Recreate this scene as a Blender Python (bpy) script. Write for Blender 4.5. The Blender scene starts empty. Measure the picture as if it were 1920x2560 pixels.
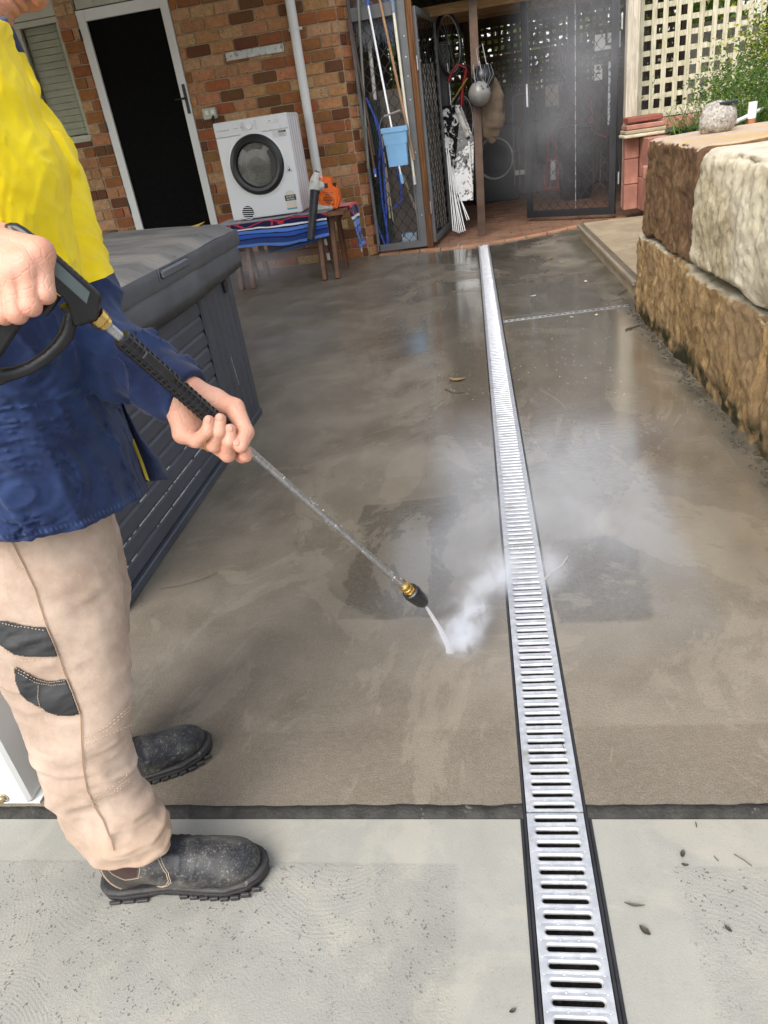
import bpy, bmesh, math, random
import numpy as np
from mathutils import Vector, Matrix
from mathutils.bvhtree import BVHTree
S = bpy.context.scene; COL = S.collection
rnd = random.Random(7); R_ = math.radians
# ------------------------------------------------ camera
CAMH = 1.24; FPX = 1771.0
def nrm(v):
    v = np.array(v, float); return v/np.linalg.norm(v)
_Y = nrm([207, -1000, FPX]); _Z = -nrm([490, 3238, FPX]); _Z = nrm(_Z-_Y*_Z.dot(_Y)); _X = np.cross(_Y, _Z)
RM = np.stack([_X, _Y, _Z])            # camera (right, down, forward) -> world
CAMP = np.array([0, 0, CAMH])
cd = bpy.data.cameras.new('camera'); cam = bpy.data.objects.new('camera', cd); COL.objects.link(cam); S.camera = cam
cd.sensor_fit = 'VERTICAL'; cd.sensor_height = 32.0; cd.lens = FPX/2560*32; cd.clip_start = .02; cd.clip_end = 500
_a, _b, _c = RM@[1, 0, 0], RM@[0, -1, 0], RM@[0, 0, -1]
cam.matrix_world = Matrix(((_a[0], _b[0], _c[0], 0), (_a[1], _b[1], _c[1], 0), (_a[2], _b[2], _c[2], CAMH), (0, 0, 0, 1)))
# ------------------------------------------------ light
SUN_EL, SUN_AZ = R_(48), R_(205)       # azimuth clockwise from +Y : from behind the camera, left
w = bpy.data.worlds.new('World'); S.world = w; w.use_nodes = True
nt = w.node_tree; nt.nodes.clear()
sky = nt.nodes.new('ShaderNodeTexSky'); sky.sky_type = 'NISHITA'; sky.sun_disc = False
sky.sun_elevation = SUN_EL; sky.sun_rotation = SUN_AZ; sky.dust_density = 3; sky.air_density = 1.2
hs = nt.nodes.new('ShaderNodeHueSaturation'); hs.inputs['Saturation'].default_value = .38
bg = nt.nodes.new('ShaderNodeBackground'); bg.inputs[1].default_value = .15
wo = nt.nodes.new('ShaderNodeOutputWorld')
nt.links.new(sky.outputs[0], hs.inputs['Color']); nt.links.new(hs.outputs[0], bg.inputs[0]); nt.links.new(bg.outputs[0], wo.inputs[0])
sl = bpy.data.lights.new('sun', 'SUN'); sl.energy = 1.15; sl.angle = R_(50); sl.color = (1, .965, .91)
so = bpy.data.objects.new('sun', sl); COL.objects.link(so)
sd = Vector((math.sin(SUN_AZ)*math.cos(SUN_EL), math.cos(SUN_AZ)*math.cos(SUN_EL), math.sin(SUN_EL)))
so.rotation_euler = sd.to_track_quat('Z', 'Y').to_euler(); so.location = sd*20
S.view_settings.view_transform = 'Standard'; S.view_settings.look = 'None'; S.view_settings.exposure = 1.08; S.view_settings.gamma = 1
S.cycles.max_bounces = 8; S.cycles.volume_bounces = 4; S.cycles.volume_step_rate = 1.0; S.cycles.use_denoising = True
# ------------------------------------------------ measuring helpers (photo pixel -> place in the yard)
def rayd(u, v): return RM@nrm([u-960, v-1280, FPX])
def G(u, v, z=0.):
    d = rayd(u, v); return CAMP+d*(z-CAMH)/d[2]
def PY(u, v, y):
    d = rayd(u, v); return CAMP+d*y/d[1]
def PX(u, v, x):
    d = rayd(u, v); return CAMP+d*x/d[0]
def CP(u, v, d): return CAMP+RM@(np.array([u-960, v-1280, FPX])/FPX*d)
# ------------------------------------------------ numpy noise
def _h(i, j, k, s):
    n = (i*374761393+j*668265263+k*2147483647+s*1274126177) & 0xffffffff
    n = ((n ^ (n >> 13))*1274126177) & 0xffffffff
    return ((n ^ (n >> 16)) & 0xffff)/32767.5-1
def vn(P, f=1., s=0):
    P = np.asarray(P, float)*f; I = np.floor(P).astype(np.int64); F = P-I; F = F*F*(3-2*F); r = 0
    for a in (0, 1):
        for b in (0, 1):
            for c in (0, 1):
                wt = (F[..., 0] if a else 1-F[..., 0])*(F[..., 1] if b else 1-F[..., 1])*(F[..., 2] if c else 1-F[..., 2])
                r = r+wt*_h(I[..., 0]+a, I[..., 1]+b, I[..., 2]+c, s)
    return r
def fbm(P, f=1., o=4, s=0): return sum(vn(P, f*2**i, s+i*17)/2**i for i in range(o))
# ------------------------------------------------ signed-distance modelling
def cap(P, a, b, ra, rb=None, sc=None):
    rb = ra if rb is None else rb; a = np.array(a, float); b = np.array(b, float); ba = b-a
    q = P-a; t = np.clip((q@ba)/(ba@ba+1e-12), 0, 1)
    return np.linalg.norm(q-t[..., None]*ba, axis=-1)-(ra+t*(rb-ra))
def ell(P, c, r, M=None):
    q = P-np.array(c, float)
    if M is not None: q = q@np.array(M)
    r = np.array(r, float); k = np.linalg.norm(q/r, axis=-1); return (k-1)*r.min()*.5+(k-1)*.5*np.linalg.norm(q, axis=-1)/np.maximum(k, 1e-3)
def smin(a, b, k):
    h = np.clip(.5+.5*(b-a)/k, 0, 1); return b*(1-h)+a*h-k*h*(1-h)
def smax(a, b, k): return -smin(-a, -b, k)
def snet(fn, lo, hi, h):
    lo = np.array(lo, float); n = np.ceil((np.array(hi)-lo)/h).astype(int)+1
    ax = [lo[i]+h*np.arange(n[i]) for i in range(3)]
    F = np.empty(n, np.float32)
    for i0 in range(0, n[0], 16):
        g = np.stack(np.meshgrid(ax[0][i0:i0+16], ax[1], ax[2], indexing='ij'), -1)
        F[i0:i0+16] = fn(g)
    s = F < 0; cells = np.zeros(n-1, int)
    for a in (0, 1):
        for b in (0, 1):
            for c in (0, 1): cells += s[a:n[0]-1+a, b:n[1]-1+b, c:n[2]-1+c]
    act = np.argwhere((cells > 0) & (cells < 8)); idx = -np.ones(n-1, int); idx[tuple(act.T)] = np.arange(len(act))
    acc = np.zeros((len(act), 3)); cnt = np.zeros(len(act)); cr = [np.array((a, b, c)) for a in (0, 1) for b in (0, 1) for c in (0, 1)]
    for p in cr:
        for k in range(3):
            if p[k]: continue
            q = p.copy(); q[k] = 1
            f0 = F[tuple((act+p).T)]; f1 = F[tuple((act+q).T)]; m = (f0 < 0) != (f1 < 0)
            t = np.where(m, f0/np.where(m, f0-f1, 1), 0)
            acc += np.where(m[:, None], p+(q-p)*t[:, None], 0); cnt += m
    V = lo+h*(act+acc/cnt[:, None]); faces = []
    for k in range(3):
        u, v = (k+1) % 3, (k+2) % 3
        sl0 = [slice(None)]*3; sl1 = [slice(None)]*3; sl0[k] = slice(0, -1); sl1[k] = slice(1, None)
        ch = s[tuple(sl0)] != s[tuple(sl1)]; e = np.argwhere(ch)
        ok = (e[:, u] > 0) & (e[:, v] > 0) & (e[:, u] < n[u]-1) & (e[:, v] < n[v]-1); e = e[ok]
        def ci(du, dv):
            c = e.copy(); c[:, u] += du; c[:, v] += dv; return idx[tuple(c.T)]
        q = np.stack([ci(-1, -1), ci(0, -1), ci(0, 0), ci(-1, 0)], 1)
        ins = s[tuple(e.T)]; q[~ins] = q[~ins][:, ::-1]; faces.append(q)
    return V, np.concatenate(faces)
# ------------------------------------------------ mesh builder, world coordinates in, tagged objects out
ORG = {}
def tag(o, label=None, cat=None, group=None, kind=None):
    if label: o['label'] = label
    if cat: o['category'] = cat
    if group: o['group'] = group
    if kind: o['kind'] = kind
    return o
def thing(name, label, cat, loc, group=None):
    o = bpy.data.objects.new(name, None); COL.objects.link(o); o.location = Vector([float(x) for x in loc]); o.empty_display_size = .1
    ORG[o] = np.array(loc, float); return tag(o, label, cat, group)
class MB:
    def __init__(s): s.v = []; s.f = []; s.m = []; s.sm = []; s.col = None
    def add(s, V, F, m=0, smooth=False):
        b = len(s.v); s.v += [tuple(map(float, p)) for p in V]; s.f += [tuple(int(i)+b for i in f) for f in F]
        s.m += [m]*len(F); s.sm += [smooth]*len(F); return b
    def box(s, lo, hi, m=0, M=None, bev=0.0):
        x0, y0, z0 = lo; x1, y1, z1 = hi
        if bev > 0:
            b = bev; V = []
            for sx in (0, 1):
                for sy in (0, 1):
                    for sz in (0, 1):
                        X, Y, Z = (x0, x1)[sx], (y0, y1)[sy], (z0, z1)[sz]; dx, dy, dz = b*(1-2*sx), b*(1-2*sy), b*(1-2*sz)
                        V += [(X, Y+dy, Z+dz), (X+dx, Y, Z+dz), (X+dx, Y+dy, Z)]
            c = lambda a, b_, d, k: (a*4+b_*2+d)*3+k
            F = [[c(0, 0, 0, 0), c(0, 0, 1, 0), c(0, 1, 1, 0), c(0, 1, 0, 0)], [c(1, 0, 0, 0), c(1, 1, 0, 0), c(1, 1, 1, 0), c(1, 0, 1, 0)],
                 [c(0, 0, 0, 1), c(1, 0, 0, 1), c(1, 0, 1, 1), c(0, 0, 1, 1)], [c(0, 1, 0, 1), c(0, 1, 1, 1), c(1, 1, 1, 1), c(1, 1, 0, 1)],
                 [c(0, 0, 0, 2), c(0, 1, 0, 2), c(1, 1, 0, 2), c(1, 0, 0, 2)], [c(0, 0, 1, 2), c(1, 0, 1, 2), c(1, 1, 1, 2), c(0, 1, 1, 2)]]
            for a in (0, 1):
                for d in (0, 1):
                    F += [[c(a, d, 0, 0), c(a, d, 1, 0), c(a, d, 1, 1), c(a, d, 0, 1)], [c(a, 0, d, 0), c(a, 0, d, 2), c(a, 1, d, 2), c(a, 1, d, 0)], [c(0, a, d, 1), c(0, a, d, 2), c(1, a, d, 2), c(1, a, d, 1)]]
                    for e in (0, 1): F += [[c(a, d, e, 0), c(a, d, e, 1), c(a, d, e, 2)]]
        else:
            V = [(x, y, z) for x in (x0, x1) for y in (y0, y1) for z in (z0, z1)]
            F = [[0, 1, 3, 2], [4, 6, 7, 5], [0, 4, 5, 1], [2, 3, 7, 6], [0, 2, 6, 4], [1, 5, 7, 3]]
        if M is not None: V = [tuple(M@Vector(p)) for p in V]
        s.add(V, F, m); return s
    def beam(s, a, b, wx, wz, m=0, up=(0, 0, 1), bev=0):
        a = Vector([float(x) for x in a]); b = Vector([float(x) for x in b]); d = (b-a); L = d.length; d.normalize(); up = Vector(up)
        if abs(d.dot(up)) > .98: up = Vector((0, 1, 0))
        x = d.cross(up).normalized(); z = x.cross(d)
        M = Matrix(((x.x, d.x, z.x, a.x), (x.y, d.y, z.y, a.y), (x.z, d.z, z.z, a.z), (0, 0, 0, 1)))
        return s.box((-wx/2, 0, -wz/2), (wx/2, L, wz/2), m, M, bev)
    def tube(s, pts, r, m=0, n=10, caps=True, closed=False):
        P = [Vector([float(x) for x in p]) for p in pts]; k = len(P); rr = r if hasattr(r, '__len__') else [r]*k; V = []; up = None
        for i in range(k):
            if closed: t = (P[(i+1) % k]-P[i-1])
            else: t = P[min(i+1, k-1)]-P[max(i-1, 0)]
            t.normalize()
            if up is None: up = t.orthogonal().normalized()
            up = (up-t*up.dot(t)); up = up.normalized() if up.length > 1e-6 else t.orthogonal().normalized(); w_ = t.cross(up)
            V += [P[i]+(up*math.cos(a)+w_*math.sin(a))*rr[i] for a in [2*math.pi*j/n for j in range(n)]]
        F = []; kk = k if closed else k-1
        for i in range(kk):
            for j in range(n):
                a, b = i*n+j, i*n+(j+1) % n; c = ((i+1) % k)*n; F.append((a, b, c+(j+1) % n, c+j))
        s.add(V, F, m, True)
        if caps and not closed: s.add(V[:n], [tuple(range(n))[::-1]], m); s.add(V[-n:], [tuple(range(n))], m)
        return s
    def lathe(s, prof, c, axis, m=0, n=32, ms=None):
        ax = Vector([float(x) for x in axis]).normalized(); u = ax.orthogonal().normalized(); w_ = ax.cross(u); c = Vector([float(x) for x in c]); V = []
        for (r, t) in prof: V += [c+ax*t+(u*math.cos(a)+w_*math.sin(a))*r for a in [2*math.pi*j/n for j in range(n)]]
        for i in range(len(prof)-1):
            F = [(i*n+j, i*n+(j+1) % n, (i+1)*n+(j+1) % n, (i+1)*n+j) for j in range(n)]
            V2 = V[i*n:(i+2)*n]; s.add(V2, [tuple(q-i*n for q in f) for f in F], m if ms is None else ms[i], True)
        return s
    def prism(s, poly, org, ex, ey, th, m=0):     # polygon in plane (ex, ey), thickness vector th
        o = np.array(org, float); ex = np.array(ex, float); ey = np.array(ey, float); th = np.array(th, float); n = len(poly)
        A = [o+ex*p[0]+ey*p[1] for p in poly]; B = [p+th for p in A]
        s.add(A+B, [tuple(range(n))[::-1], tuple(range(n, 2*n))]+[(i, (i+1) % n, (i+1) % n+n, i+n) for i in range(n)], m); return s
    def ellipsoid(s, c, r, m=0, M=None, nu=20, nv=12, disp=None):
        V = []
        for i in range(nv+1):
            t = math.pi*i/nv
            for j in range(nu):
                a = 2*math.pi*j/nu; p = Vector((math.sin(t)*math.cos(a), math.sin(t)*math.sin(a), math.cos(t)))
                k = 1+(disp(p) if disp else 0); q = Vector((p.x*r[0]*k, p.y*r[1]*k, p.z*r[2]*k)); V.append((M@q if M else q)+Vector([float(x) for x in c]))
        s.add(V, [(i*nu+j, (i+1)*nu+j, (i+1)*nu+(j+1) % nu, i*nu+(j+1) % nu) for i in range(nv) for j in range(nu)], m, True); return s
    def build(s, name, mats, parent=None, org=None, fix=True, autosm=None):
        me = bpy.data.meshes.new(name); V = np.array(s.v, float)
        if parent is not None: o0 = ORG[parent]
        elif org is not None: o0 = np.array(org, float)
        else: o0 = np.array([V[:, 0].mean(), V[:, 1].mean(), V[:, 2].min()])
        me.from_pydata((V-o0).tolist(), [], s.f)
        mats = mats if isinstance(mats, (list, tuple)) else [mats]
        for m_ in mats: me.materials.append(m_)
        me.polygons.foreach_set('material_index', s.m); me.polygons.foreach_set('use_smooth', s.sm)
        if s.col is not None:
            ca = me.color_attributes.new('tint', 'FLOAT_COLOR', 'POINT'); ca.data.foreach_set('color', np.array(s.col, np.float32).ravel())
        if fix:
            bm = bmesh.new(); bm.from_mesh(me); bmesh.ops.recalc_face_normals(bm, faces=bm.faces); bm.to_mesh(me); bm.free()
        me.update(); o = bpy.data.objects.new(name, me); COL.objects.link(o); ORG[o] = o0
        if parent is not None: o.parent = parent
        else: o.location = Vector(o0.tolist())
        return o
def arr(name, V, F, mats, parent=None, smooth=True, col=None, org=None):
    b = MB(); b.v = [tuple(p) for p in np.asarray(V).tolist()]; b.f = [tuple(f) for f in np.asarray(F).tolist()]; b.m = [0]*len(b.f); b.sm = [smooth]*len(b.f); b.col = col
    return b.build(name, mats, parent, org, fix=False)
def copy_tree(o, parent=None):
    c = o.copy(); COL.objects.link(c); c.parent = parent; ORG[c] = ORG[o]
    for ch in [x for x in KIDS.get(o, [])]: copy_tree(ch, c)
    return c
KIDS = {}
def index_kids():
    KIDS.clear()
    for o in COL.objects:
        if o.parent: KIDS.setdefault(o.parent, []).append(o)
def text_mesh(b, txt, size, org, ex, ey, m=0, off=.0004, align='LEFT'):
    cu = bpy.data.curves.new('t', 'FONT'); cu.body = txt; cu.size = size; cu.align_x = align
    ob = bpy.data.objects.new('t', cu); COL.objects.link(ob); dg = bpy.context.evaluated_depsgraph_get(); dg.update()
    me = ob.evaluated_get(dg).to_mesh(); n = np.cross(ex, ey); o = np.array(org, float)+n*off
    V = [o+np.array(ex)*v.co.x+np.array(ey)*v.co.y for v in me.vertices]; F = [tuple(p.vertices) for p in me.polygons]
    if F: b.add(V, F, m)
    ob.evaluated_get(dg).to_mesh_clear(); bpy.data.objects.remove(ob); bpy.data.curves.remove(cu)
# ------------------------------------------------ materials
class NT:
    def __init__(s, name):
        s.mat = bpy.data.materials.new(name); s.mat.use_nodes = True; s.t = s.mat.node_tree; s.t.nodes.clear()
        s.out = s.t.nodes.new('ShaderNodeOutputMaterial'); s.b = s.t.nodes.new('ShaderNodeBsdfPrincipled'); s.t.links.new(s.b.outputs[0], s.out.inputs[0])
        s.tc = s.t.nodes.new('ShaderNodeTexCoord').outputs['Object']
    def n(s, typ, **kw):
        nd = s.t.nodes.new('ShaderNode'+typ)
        for k, v in kw.items(): setattr(nd, k, v)
        return nd
    def L(s, a, b): s.t.links.new(a, b)
    def setv(s, inp, v):
        if isinstance(v, bpy.types.NodeSocket): s.L(v, inp)
        else: inp.default_value = v if not (isinstance(v, tuple) and len(v) == 3 and inp.type == 'RGBA') else (*v, 1)
    def geo(s): return s.n('NewGeometry').outputs['Position']
    def noise(s, scale, detail=4, rough=.55, vec=None, dist=0.):
        nd = s.n('TexNoise'); nd.inputs['Scale'].default_value = scale; nd.inputs['Detail'].default_value = detail; nd.inputs['Roughness'].default_value = rough; nd.inputs['Distortion'].default_value = dist
        s.L(vec or s.tc, nd.inputs['Vector']); return nd.outputs['Fac']
    def vor(s, scale, feat='F1', vec=None, rand=1, out='Distance'):
        nd = s.n('TexVoronoi', feature=feat); nd.inputs['Scale'].default_value = scale; nd.inputs['Randomness'].default_value = rand; s.L(vec or s.tc, nd.inputs['Vector']); return nd.outputs[out]
    def mapv(s, sc=(1, 1, 1), rot=(0, 0, 0), vec=None, loc=(0, 0, 0)):
        nd = s.n('Mapping'); nd.inputs['Scale'].default_value = sc; nd.inputs['Rotation'].default_value = rot; nd.inputs['Location'].default_value = loc; s.L(vec or s.tc, nd.inputs['Vector']); return nd.outputs[0]
    def ramp(s, f, a, b, c0=0., c1=1.):
        nd = s.n('MapRange'); nd.interpolation_type = 'SMOOTHSTEP'; s.L(f, nd.inputs[0]) ; nd.inputs[1].default_value = a; nd.inputs[2].default_value = b; nd.inputs[3].default_value = c0; nd.inputs[4].default_value = c1; return nd.outputs[0]
    def math(s, op, a, b=0., c=None):
        nd = s.n('Math', operation=op); s.setv(nd.inputs[0], a); s.setv(nd.inputs[1], b)
        if c is not None: s.setv(nd.inputs[2], c)
        return nd.outputs[0]
    def mix(s, f, a, b, mode='MIX'):
        nd = s.n('Mix', data_type='RGBA', blend_type=mode); s.setv(nd.inputs[0], f); s.setv(nd.inputs[6], a); s.setv(nd.inputs[7], b); return nd.outputs[2]
    def bump(s, h, strength=.3, dist=.002, prev=None):
        nd = s.n('Bump'); nd.inputs['Strength'].default_value = strength; nd.inputs['Distance'].default_value = dist; s.L(h, nd.inputs['Height'])
        if prev is not None: s.L(prev, nd.inputs['Normal'])
        s.L(nd.outputs[0], s.b.inputs['Normal']); return nd.outputs[0]
    def sep(s, vec): nd = s.n('SeparateXYZ'); s.L(vec, nd.inputs[0]); return nd.outputs
    def P(s, **kw):
        mp = dict(col='Base Color', rough='Roughness', metal='Metallic', spec='Specular IOR Level', coat='Coat Weight', coatr='Coat Roughness', cn='Coat Normal', sheen='Sheen Weight', sss='Subsurface Weight', alpha='Alpha', trans='Transmission Weight', ior='IOR')
        for k, v in kw.items(): s.setv(s.b.inputs[mp[k]], v)
        return s.mat
def mat(name, col, rough=.6, metal=0., var=.15, vs=6., bump=.0, bs=80., spec=.5, coat=0., dirt=None, sheen=0., bd=.002, col2=None):
    t = NT(name); f = t.noise(vs, 5); dark = tuple(c*(1-var) for c in col) if col2 is None else col2; c = t.mix(t.ramp(f, .3, .7), dark, tuple(min(1, c*(1+var*.6)) for c in col))
    if dirt:
        dc, ds, lo, hi = dirt; c = t.mix(t.ramp(t.noise(ds, 6, .7), lo, hi), c, dc)
    t.P(col=c, rough=rough, metal=metal, spec=spec, coat=coat, sheen=sheen)
    if bump: t.bump(t.noise(bs, 4), bump, bd)
    if rough > .15: t.P(rough=t.ramp(t.noise(vs*3, 3), .2, .8, rough*.85, min(1, rough*1.12)))
    return t.mat
def lin(r, g, b): return tuple(((c/255+.055)/1.055)**2.4 if c > 10 else c/255/12.92 for c in (r, g, b))
# ================================================ materials of the setting
def concrete_wet():
    t = NT('wet_concrete'); p = t.geo(); X, Y, Z = t.sep(p)
    big = t.noise(.8, 4, .6, p, .6); mid = t.noise(3.5, 5, .6, p); fine = t.noise(60, 4, .7, p)
    sw = t.mapv((1, .9, 1), vec=p)
    wob = t.n('VectorMath', operation='ADD'); t.L(sw, wob.inputs[0]); nz = t.n('TexNoise'); nz.inputs['Scale'].default_value = 3; t.L(p, nz.inputs['Vector'])
    sc = t.n('VectorMath', operation='SCALE'); t.L(nz.outputs['Color'], sc.inputs[0]); sc.inputs['Scale'].default_value = .12; t.L(sc.outputs[0], wob.inputs[1])
    ring = t.math('SINE', t.math('MULTIPLY', t.vor(2.3, vec=wob.outputs[0]), 190.))
    rmask = t.ramp(t.noise(2.2, 3, .5, p), .4, .66)
    # lighter worn cement against darker brown water-stained areas
    c = t.mix(t.ramp(big, .34, .66), (.120, .097, .068), (.205, .173, .130))
    c = t.mix(t.ramp(mid, .35, .7, 0, .6), c, (.27, .235, .185))
    def boxm(x0, x1, y0, y1, s=.03, wob_=.14):
        nx = t.math('ADD', X, t.math('MULTIPLY', t.math('SUBTRACT', mid, .5), wob_)); ny = t.math('ADD', Y, t.math('MULTIPLY', t.math('SUBTRACT', big, .5), wob_*1.5))
        a = t.math('MULTIPLY', t.ramp(nx, x0-s, x0+s), t.ramp(nx, x1-s, x1+s, 1, 0)); b = t.math('MULTIPLY', t.ramp(ny, y0-s, y0+s), t.ramp(ny, y1-s, y1+s, 1, 0)); return t.math('MULTIPLY', a, b)
    patch = t.math('MAXIMUM', boxm(-.47, -.14, 1.62, 2.35, .006, .22), boxm(.17, .40, 1.58, 2.0, .012, .2))
    patch = t.math('MAXIMUM', patch, t.math('MULTIPLY', boxm(-.6, .9, 4.9, 7.6, .5, .5), .6))
    c = t.mix(t.math('MULTIPLY', patch, .68), c, (.055, .047, .034))
    edge = t.ramp(Y, 1.185, 1.2, 1, 0); c = t.mix(t.math('MULTIPLY', edge, .6), c, (.135, .108, .078))
    dry = boxm(-.95, -.2, 1.2, 1.5, .25, .5)
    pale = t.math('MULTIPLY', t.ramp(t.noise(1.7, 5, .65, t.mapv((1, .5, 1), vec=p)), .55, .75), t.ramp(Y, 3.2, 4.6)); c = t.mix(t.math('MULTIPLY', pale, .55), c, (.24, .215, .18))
    st = t.ramp(t.vor(9, vec=p, out='Distance'), .0, .055, 1, 0); c = t.mix(t.math('MULTIPLY', st, .35), c, (.05, .042, .032))
    mossx = t.ramp(X, .84, .93); c = t.mix(t.math('MULTIPLY', mossx, t.ramp(mid, .3, .6)), c, (.05, .046, .028))
    c = t.mix(t.ramp(fine, .35, .75, 0, .3), c, (.26, .235, .2)); wh = t.ramp(t.vor(38, vec=p), .02, .05, 1, 0); wh = t.math('MULTIPLY', wh, t.ramp(t.noise(5, 2, .5, p), .55, .7)); c = t.mix(t.math('MULTIPLY', wh, .6), c, (.5, .48, .42))
    wet = t.math('MULTIPLY', t.ramp(t.noise(1.15, 5, .62, t.mapv((1, .8, 1), vec=p, loc=(3.1, .4, 0)), .8), .36, .58), t.ramp(Y, 1.15, 1.9)); wet = t.math('MAXIMUM', wet, t.math('MULTIPLY', t.ramp(X, -.42, -.12), t.math('MULTIPLY', t.ramp(Y, 1.45, 1.9), t.ramp(Y, 6.8, 5.0, 0, 1)))); wet = t.math('MULTIPLY', wet, t.math('MULTIPLY', t.ramp(X, .80, .93, 1, .35), t.ramp(X, -.75, -.30, .55, 1)))
    rough = t.ramp(wet, 0, 1, .5, .12)
    c = t.mix(t.math('MULTIPLY', wet, .35), c, (.07, .06, .045))
    g2 = t.noise(330, 3, .7, p); c = t.mix(t.ramp(g2, .5, .72, 0, .5), c, (.34, .30, .24)); c = t.mix(t.ramp(g2, .48, .3, 0, .55), c, (.045, .037, .027)); sm_ = t.ramp(t.noise(2.6, 6, .7, t.mapv((1, .6, 1), vec=p), 1.2), .52, .56); c = t.mix(t.math('MULTIPLY', sm_, .3), c, (.30, .26, .20)); t.P(col=c, rough=rough, spec=t.ramp(wet, 0, 1, .45, .8))
    grit = t.noise(170, 3, .6, p); rip = t.noise(34, 3, .55, t.mapv((.6, 1.7, 1), vec=p), .4)
    h = t.math('ADD', t.math('MULTIPLY', t.math('MULTIPLY', ring, rmask), t.ramp(wet, 0, 1, .10, .02)), t.math('ADD', t.math('MULTIPLY', grit, t.ramp(wet, 0, 1, 1.5, .2)), t.math('MULTIPLY', rip, .55)))
    t.bump(h, .55, .0022)
    cb = t.n('Bump'); cb.inputs['Strength'].default_value = .35; cb.inputs['Distance'].default_value = .0016; t.L(t.math('ADD', t.noise(26, 4, .6, t.mapv((.55, 1.8, 1), vec=p), .6), t.math('MULTIPLY', grit, .15)), cb.inputs['Height']); t.L(cb.outputs[0], t.b.inputs['Coat Normal'])
    t.P(coat=t.math('MULTIPLY', wet, t.ramp(X, -.55, -.15, .12, 1)), coatr=.06); t.b.inputs['Coat IOR'].default_value = 1.75; return t.mat
def concrete_dry():
    t = NT('dry_concrete'); p = t.geo(); X, Y, Z = t.sep(p)
    big = t.noise(1.6, 5, .6, p); mid = t.noise(9, 5, .65, p)
    c = t.mix(t.ramp(big, .35, .65), (.235, .23, .205), (.30, .295, .265)); c = t.mix(t.ramp(mid, .4, .75, 0, .5), c, (.36, .34, .30))
    Y0_ = Y; Y = t.math('ADD', Y, t.math('MULTIPLY', t.math('SUBTRACT', mid, .5), .012)); X = t.math('ADD', X, t.math('MULTIPLY', t.math('SUBTRACT', mid, .5), .03)); band = t.math('MAXIMUM', t.ramp(Y, .843, .857), t.math('MAXIMUM', t.math('MULTIPLY', t.ramp(X, -.125, -.105), t.ramp(X, .03, .04, 1, 0)), t.math('MULTIPLY', t.ramp(X, .12, .13), t.ramp(X, .265, .30, 1, 0))))
    c = t.mix(t.math('MULTIPLY', band, .22), c, (.35, .34, .30))
    m = t.math('MULTIPLY', t.math('SUBTRACT', 1.0, t.math('MULTIPLY', band, .85)), t.ramp(t.noise(2.6, 3, .5, p), .34, .5))
    sp = t.math('MAXIMUM', t.ramp(t.vor(95, vec=p), .16, .27, 1, 0), t.ramp(t.vor(150, vec=p), .18, .30, 1, 0)); keep = t.ramp(t.noise(40, 2, .5, p), .50, .58)
    sp = t.math('MULTIPLY', sp, keep); c = t.mix(t.math('MULTIPLY', t.math('MULTIPLY', sp, m), .85), c, (.10, .095, .085))
    ty = t.ramp(t.noise(22, 5, .75, p), .58, .72); c = t.mix(t.math('MULTIPLY', ty, .3), c, (.21, .2, .17)); g3 = t.noise(380, 3, .75, p); c = t.mix(t.math('MULTIPLY', t.ramp(g3, .55, .68), t.ramp(band, 0, 1, .55, .3)), c, (.13, .125, .11)); c = t.mix(t.ramp(g3, .42, .28, 0, .5), c, (.50, .49, .44)); bl = t.ramp(t.noise(3.4, 6, .72, p, 1.0), .5, .62); c = t.mix(t.math('MULTIPLY', bl, .28), c, (.42, .385, .31))
    w2 = t.ramp(t.noise(5, 4, .6, p), .56, .62); c = t.mix(t.math('MULTIPLY', t.math('MULTIPLY', w2, t.ramp(Y, .86, .93)), .25), c, (.3, .27, .22))
    t.P(col=c, rough=.8, spec=.35)
    sc = t.n('VectorMath', operation='SCALE'); nz = t.n('TexNoise'); nz.inputs['Scale'].default_value = 3; t.L(p, nz.inputs['Vector']); t.L(nz.outputs['Color'], sc.inputs[0]); sc.inputs['Scale'].default_value = .1
    ad = t.n('VectorMath', operation='ADD'); t.L(p, ad.inputs[0]); t.L(sc.outputs[0], ad.inputs[1])
    ring = t.math('SINE', t.math('MULTIPLY', t.vor(3.1, vec=ad.outputs[0]), 260.)); rm = t.math('MULTIPLY', t.ramp(t.noise(3, 2, .5, p), .42, .6), t.math('SUBTRACT', 1.0, band))
    h = t.math('ADD', t.math('MULTIPLY', t.math('MULTIPLY', ring, rm), .14), t.math('MULTIPLY', t.noise(210, 4, .7, p), t.ramp(band, 0, 1, 2.2, .6))); h = t.math('SUBTRACT', h, t.math('MULTIPLY', sp, m))
    t.bump(h, .6, .0014); return t.mat
M_wet = concrete_wet(); M_dry = concrete_dry()
M_joint = mat('joint_filler', (.035, .033, .028), .8, var=.4, vs=30, bump=.8, bs=140, bd=.004, dirt=((.2, .19, .16), 25, .62, .7))
M_galv = None
def galv():
    t = NT('galvanised_steel'); c = t.mix(t.ramp(t.noise(40, 4, .6), .35, .7), (.58, .585, .60), (.74, .745, .76)); c = t.mix(t.math('MULTIPLY', t.ramp(t.noise(7, 6, .7, t.geo()), .56, .7), .6), c, (.33, .30, .24))
    t.P(col=c, metal=.72, rough=t.ramp(t.noise(18, 4), .3, .7, .34, .5)); t.bump(t.noise(300, 2), .12, .0006); return t.mat
M_galv = galv()
M_blk = mat('black_plastic', (.018, .018, .021), .42, var=.3, vs=25, bump=.2, bs=200, dirt=((.09, .085, .07), 30, .58, .8))
M_chan = mat('channel_mud_and_shade', (.02, .017, .012), .7, var=.5, vs=40, bump=.8, bs=60, bd=.01, dirt=((.12, .07, .04), 38, .6, .7))
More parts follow.
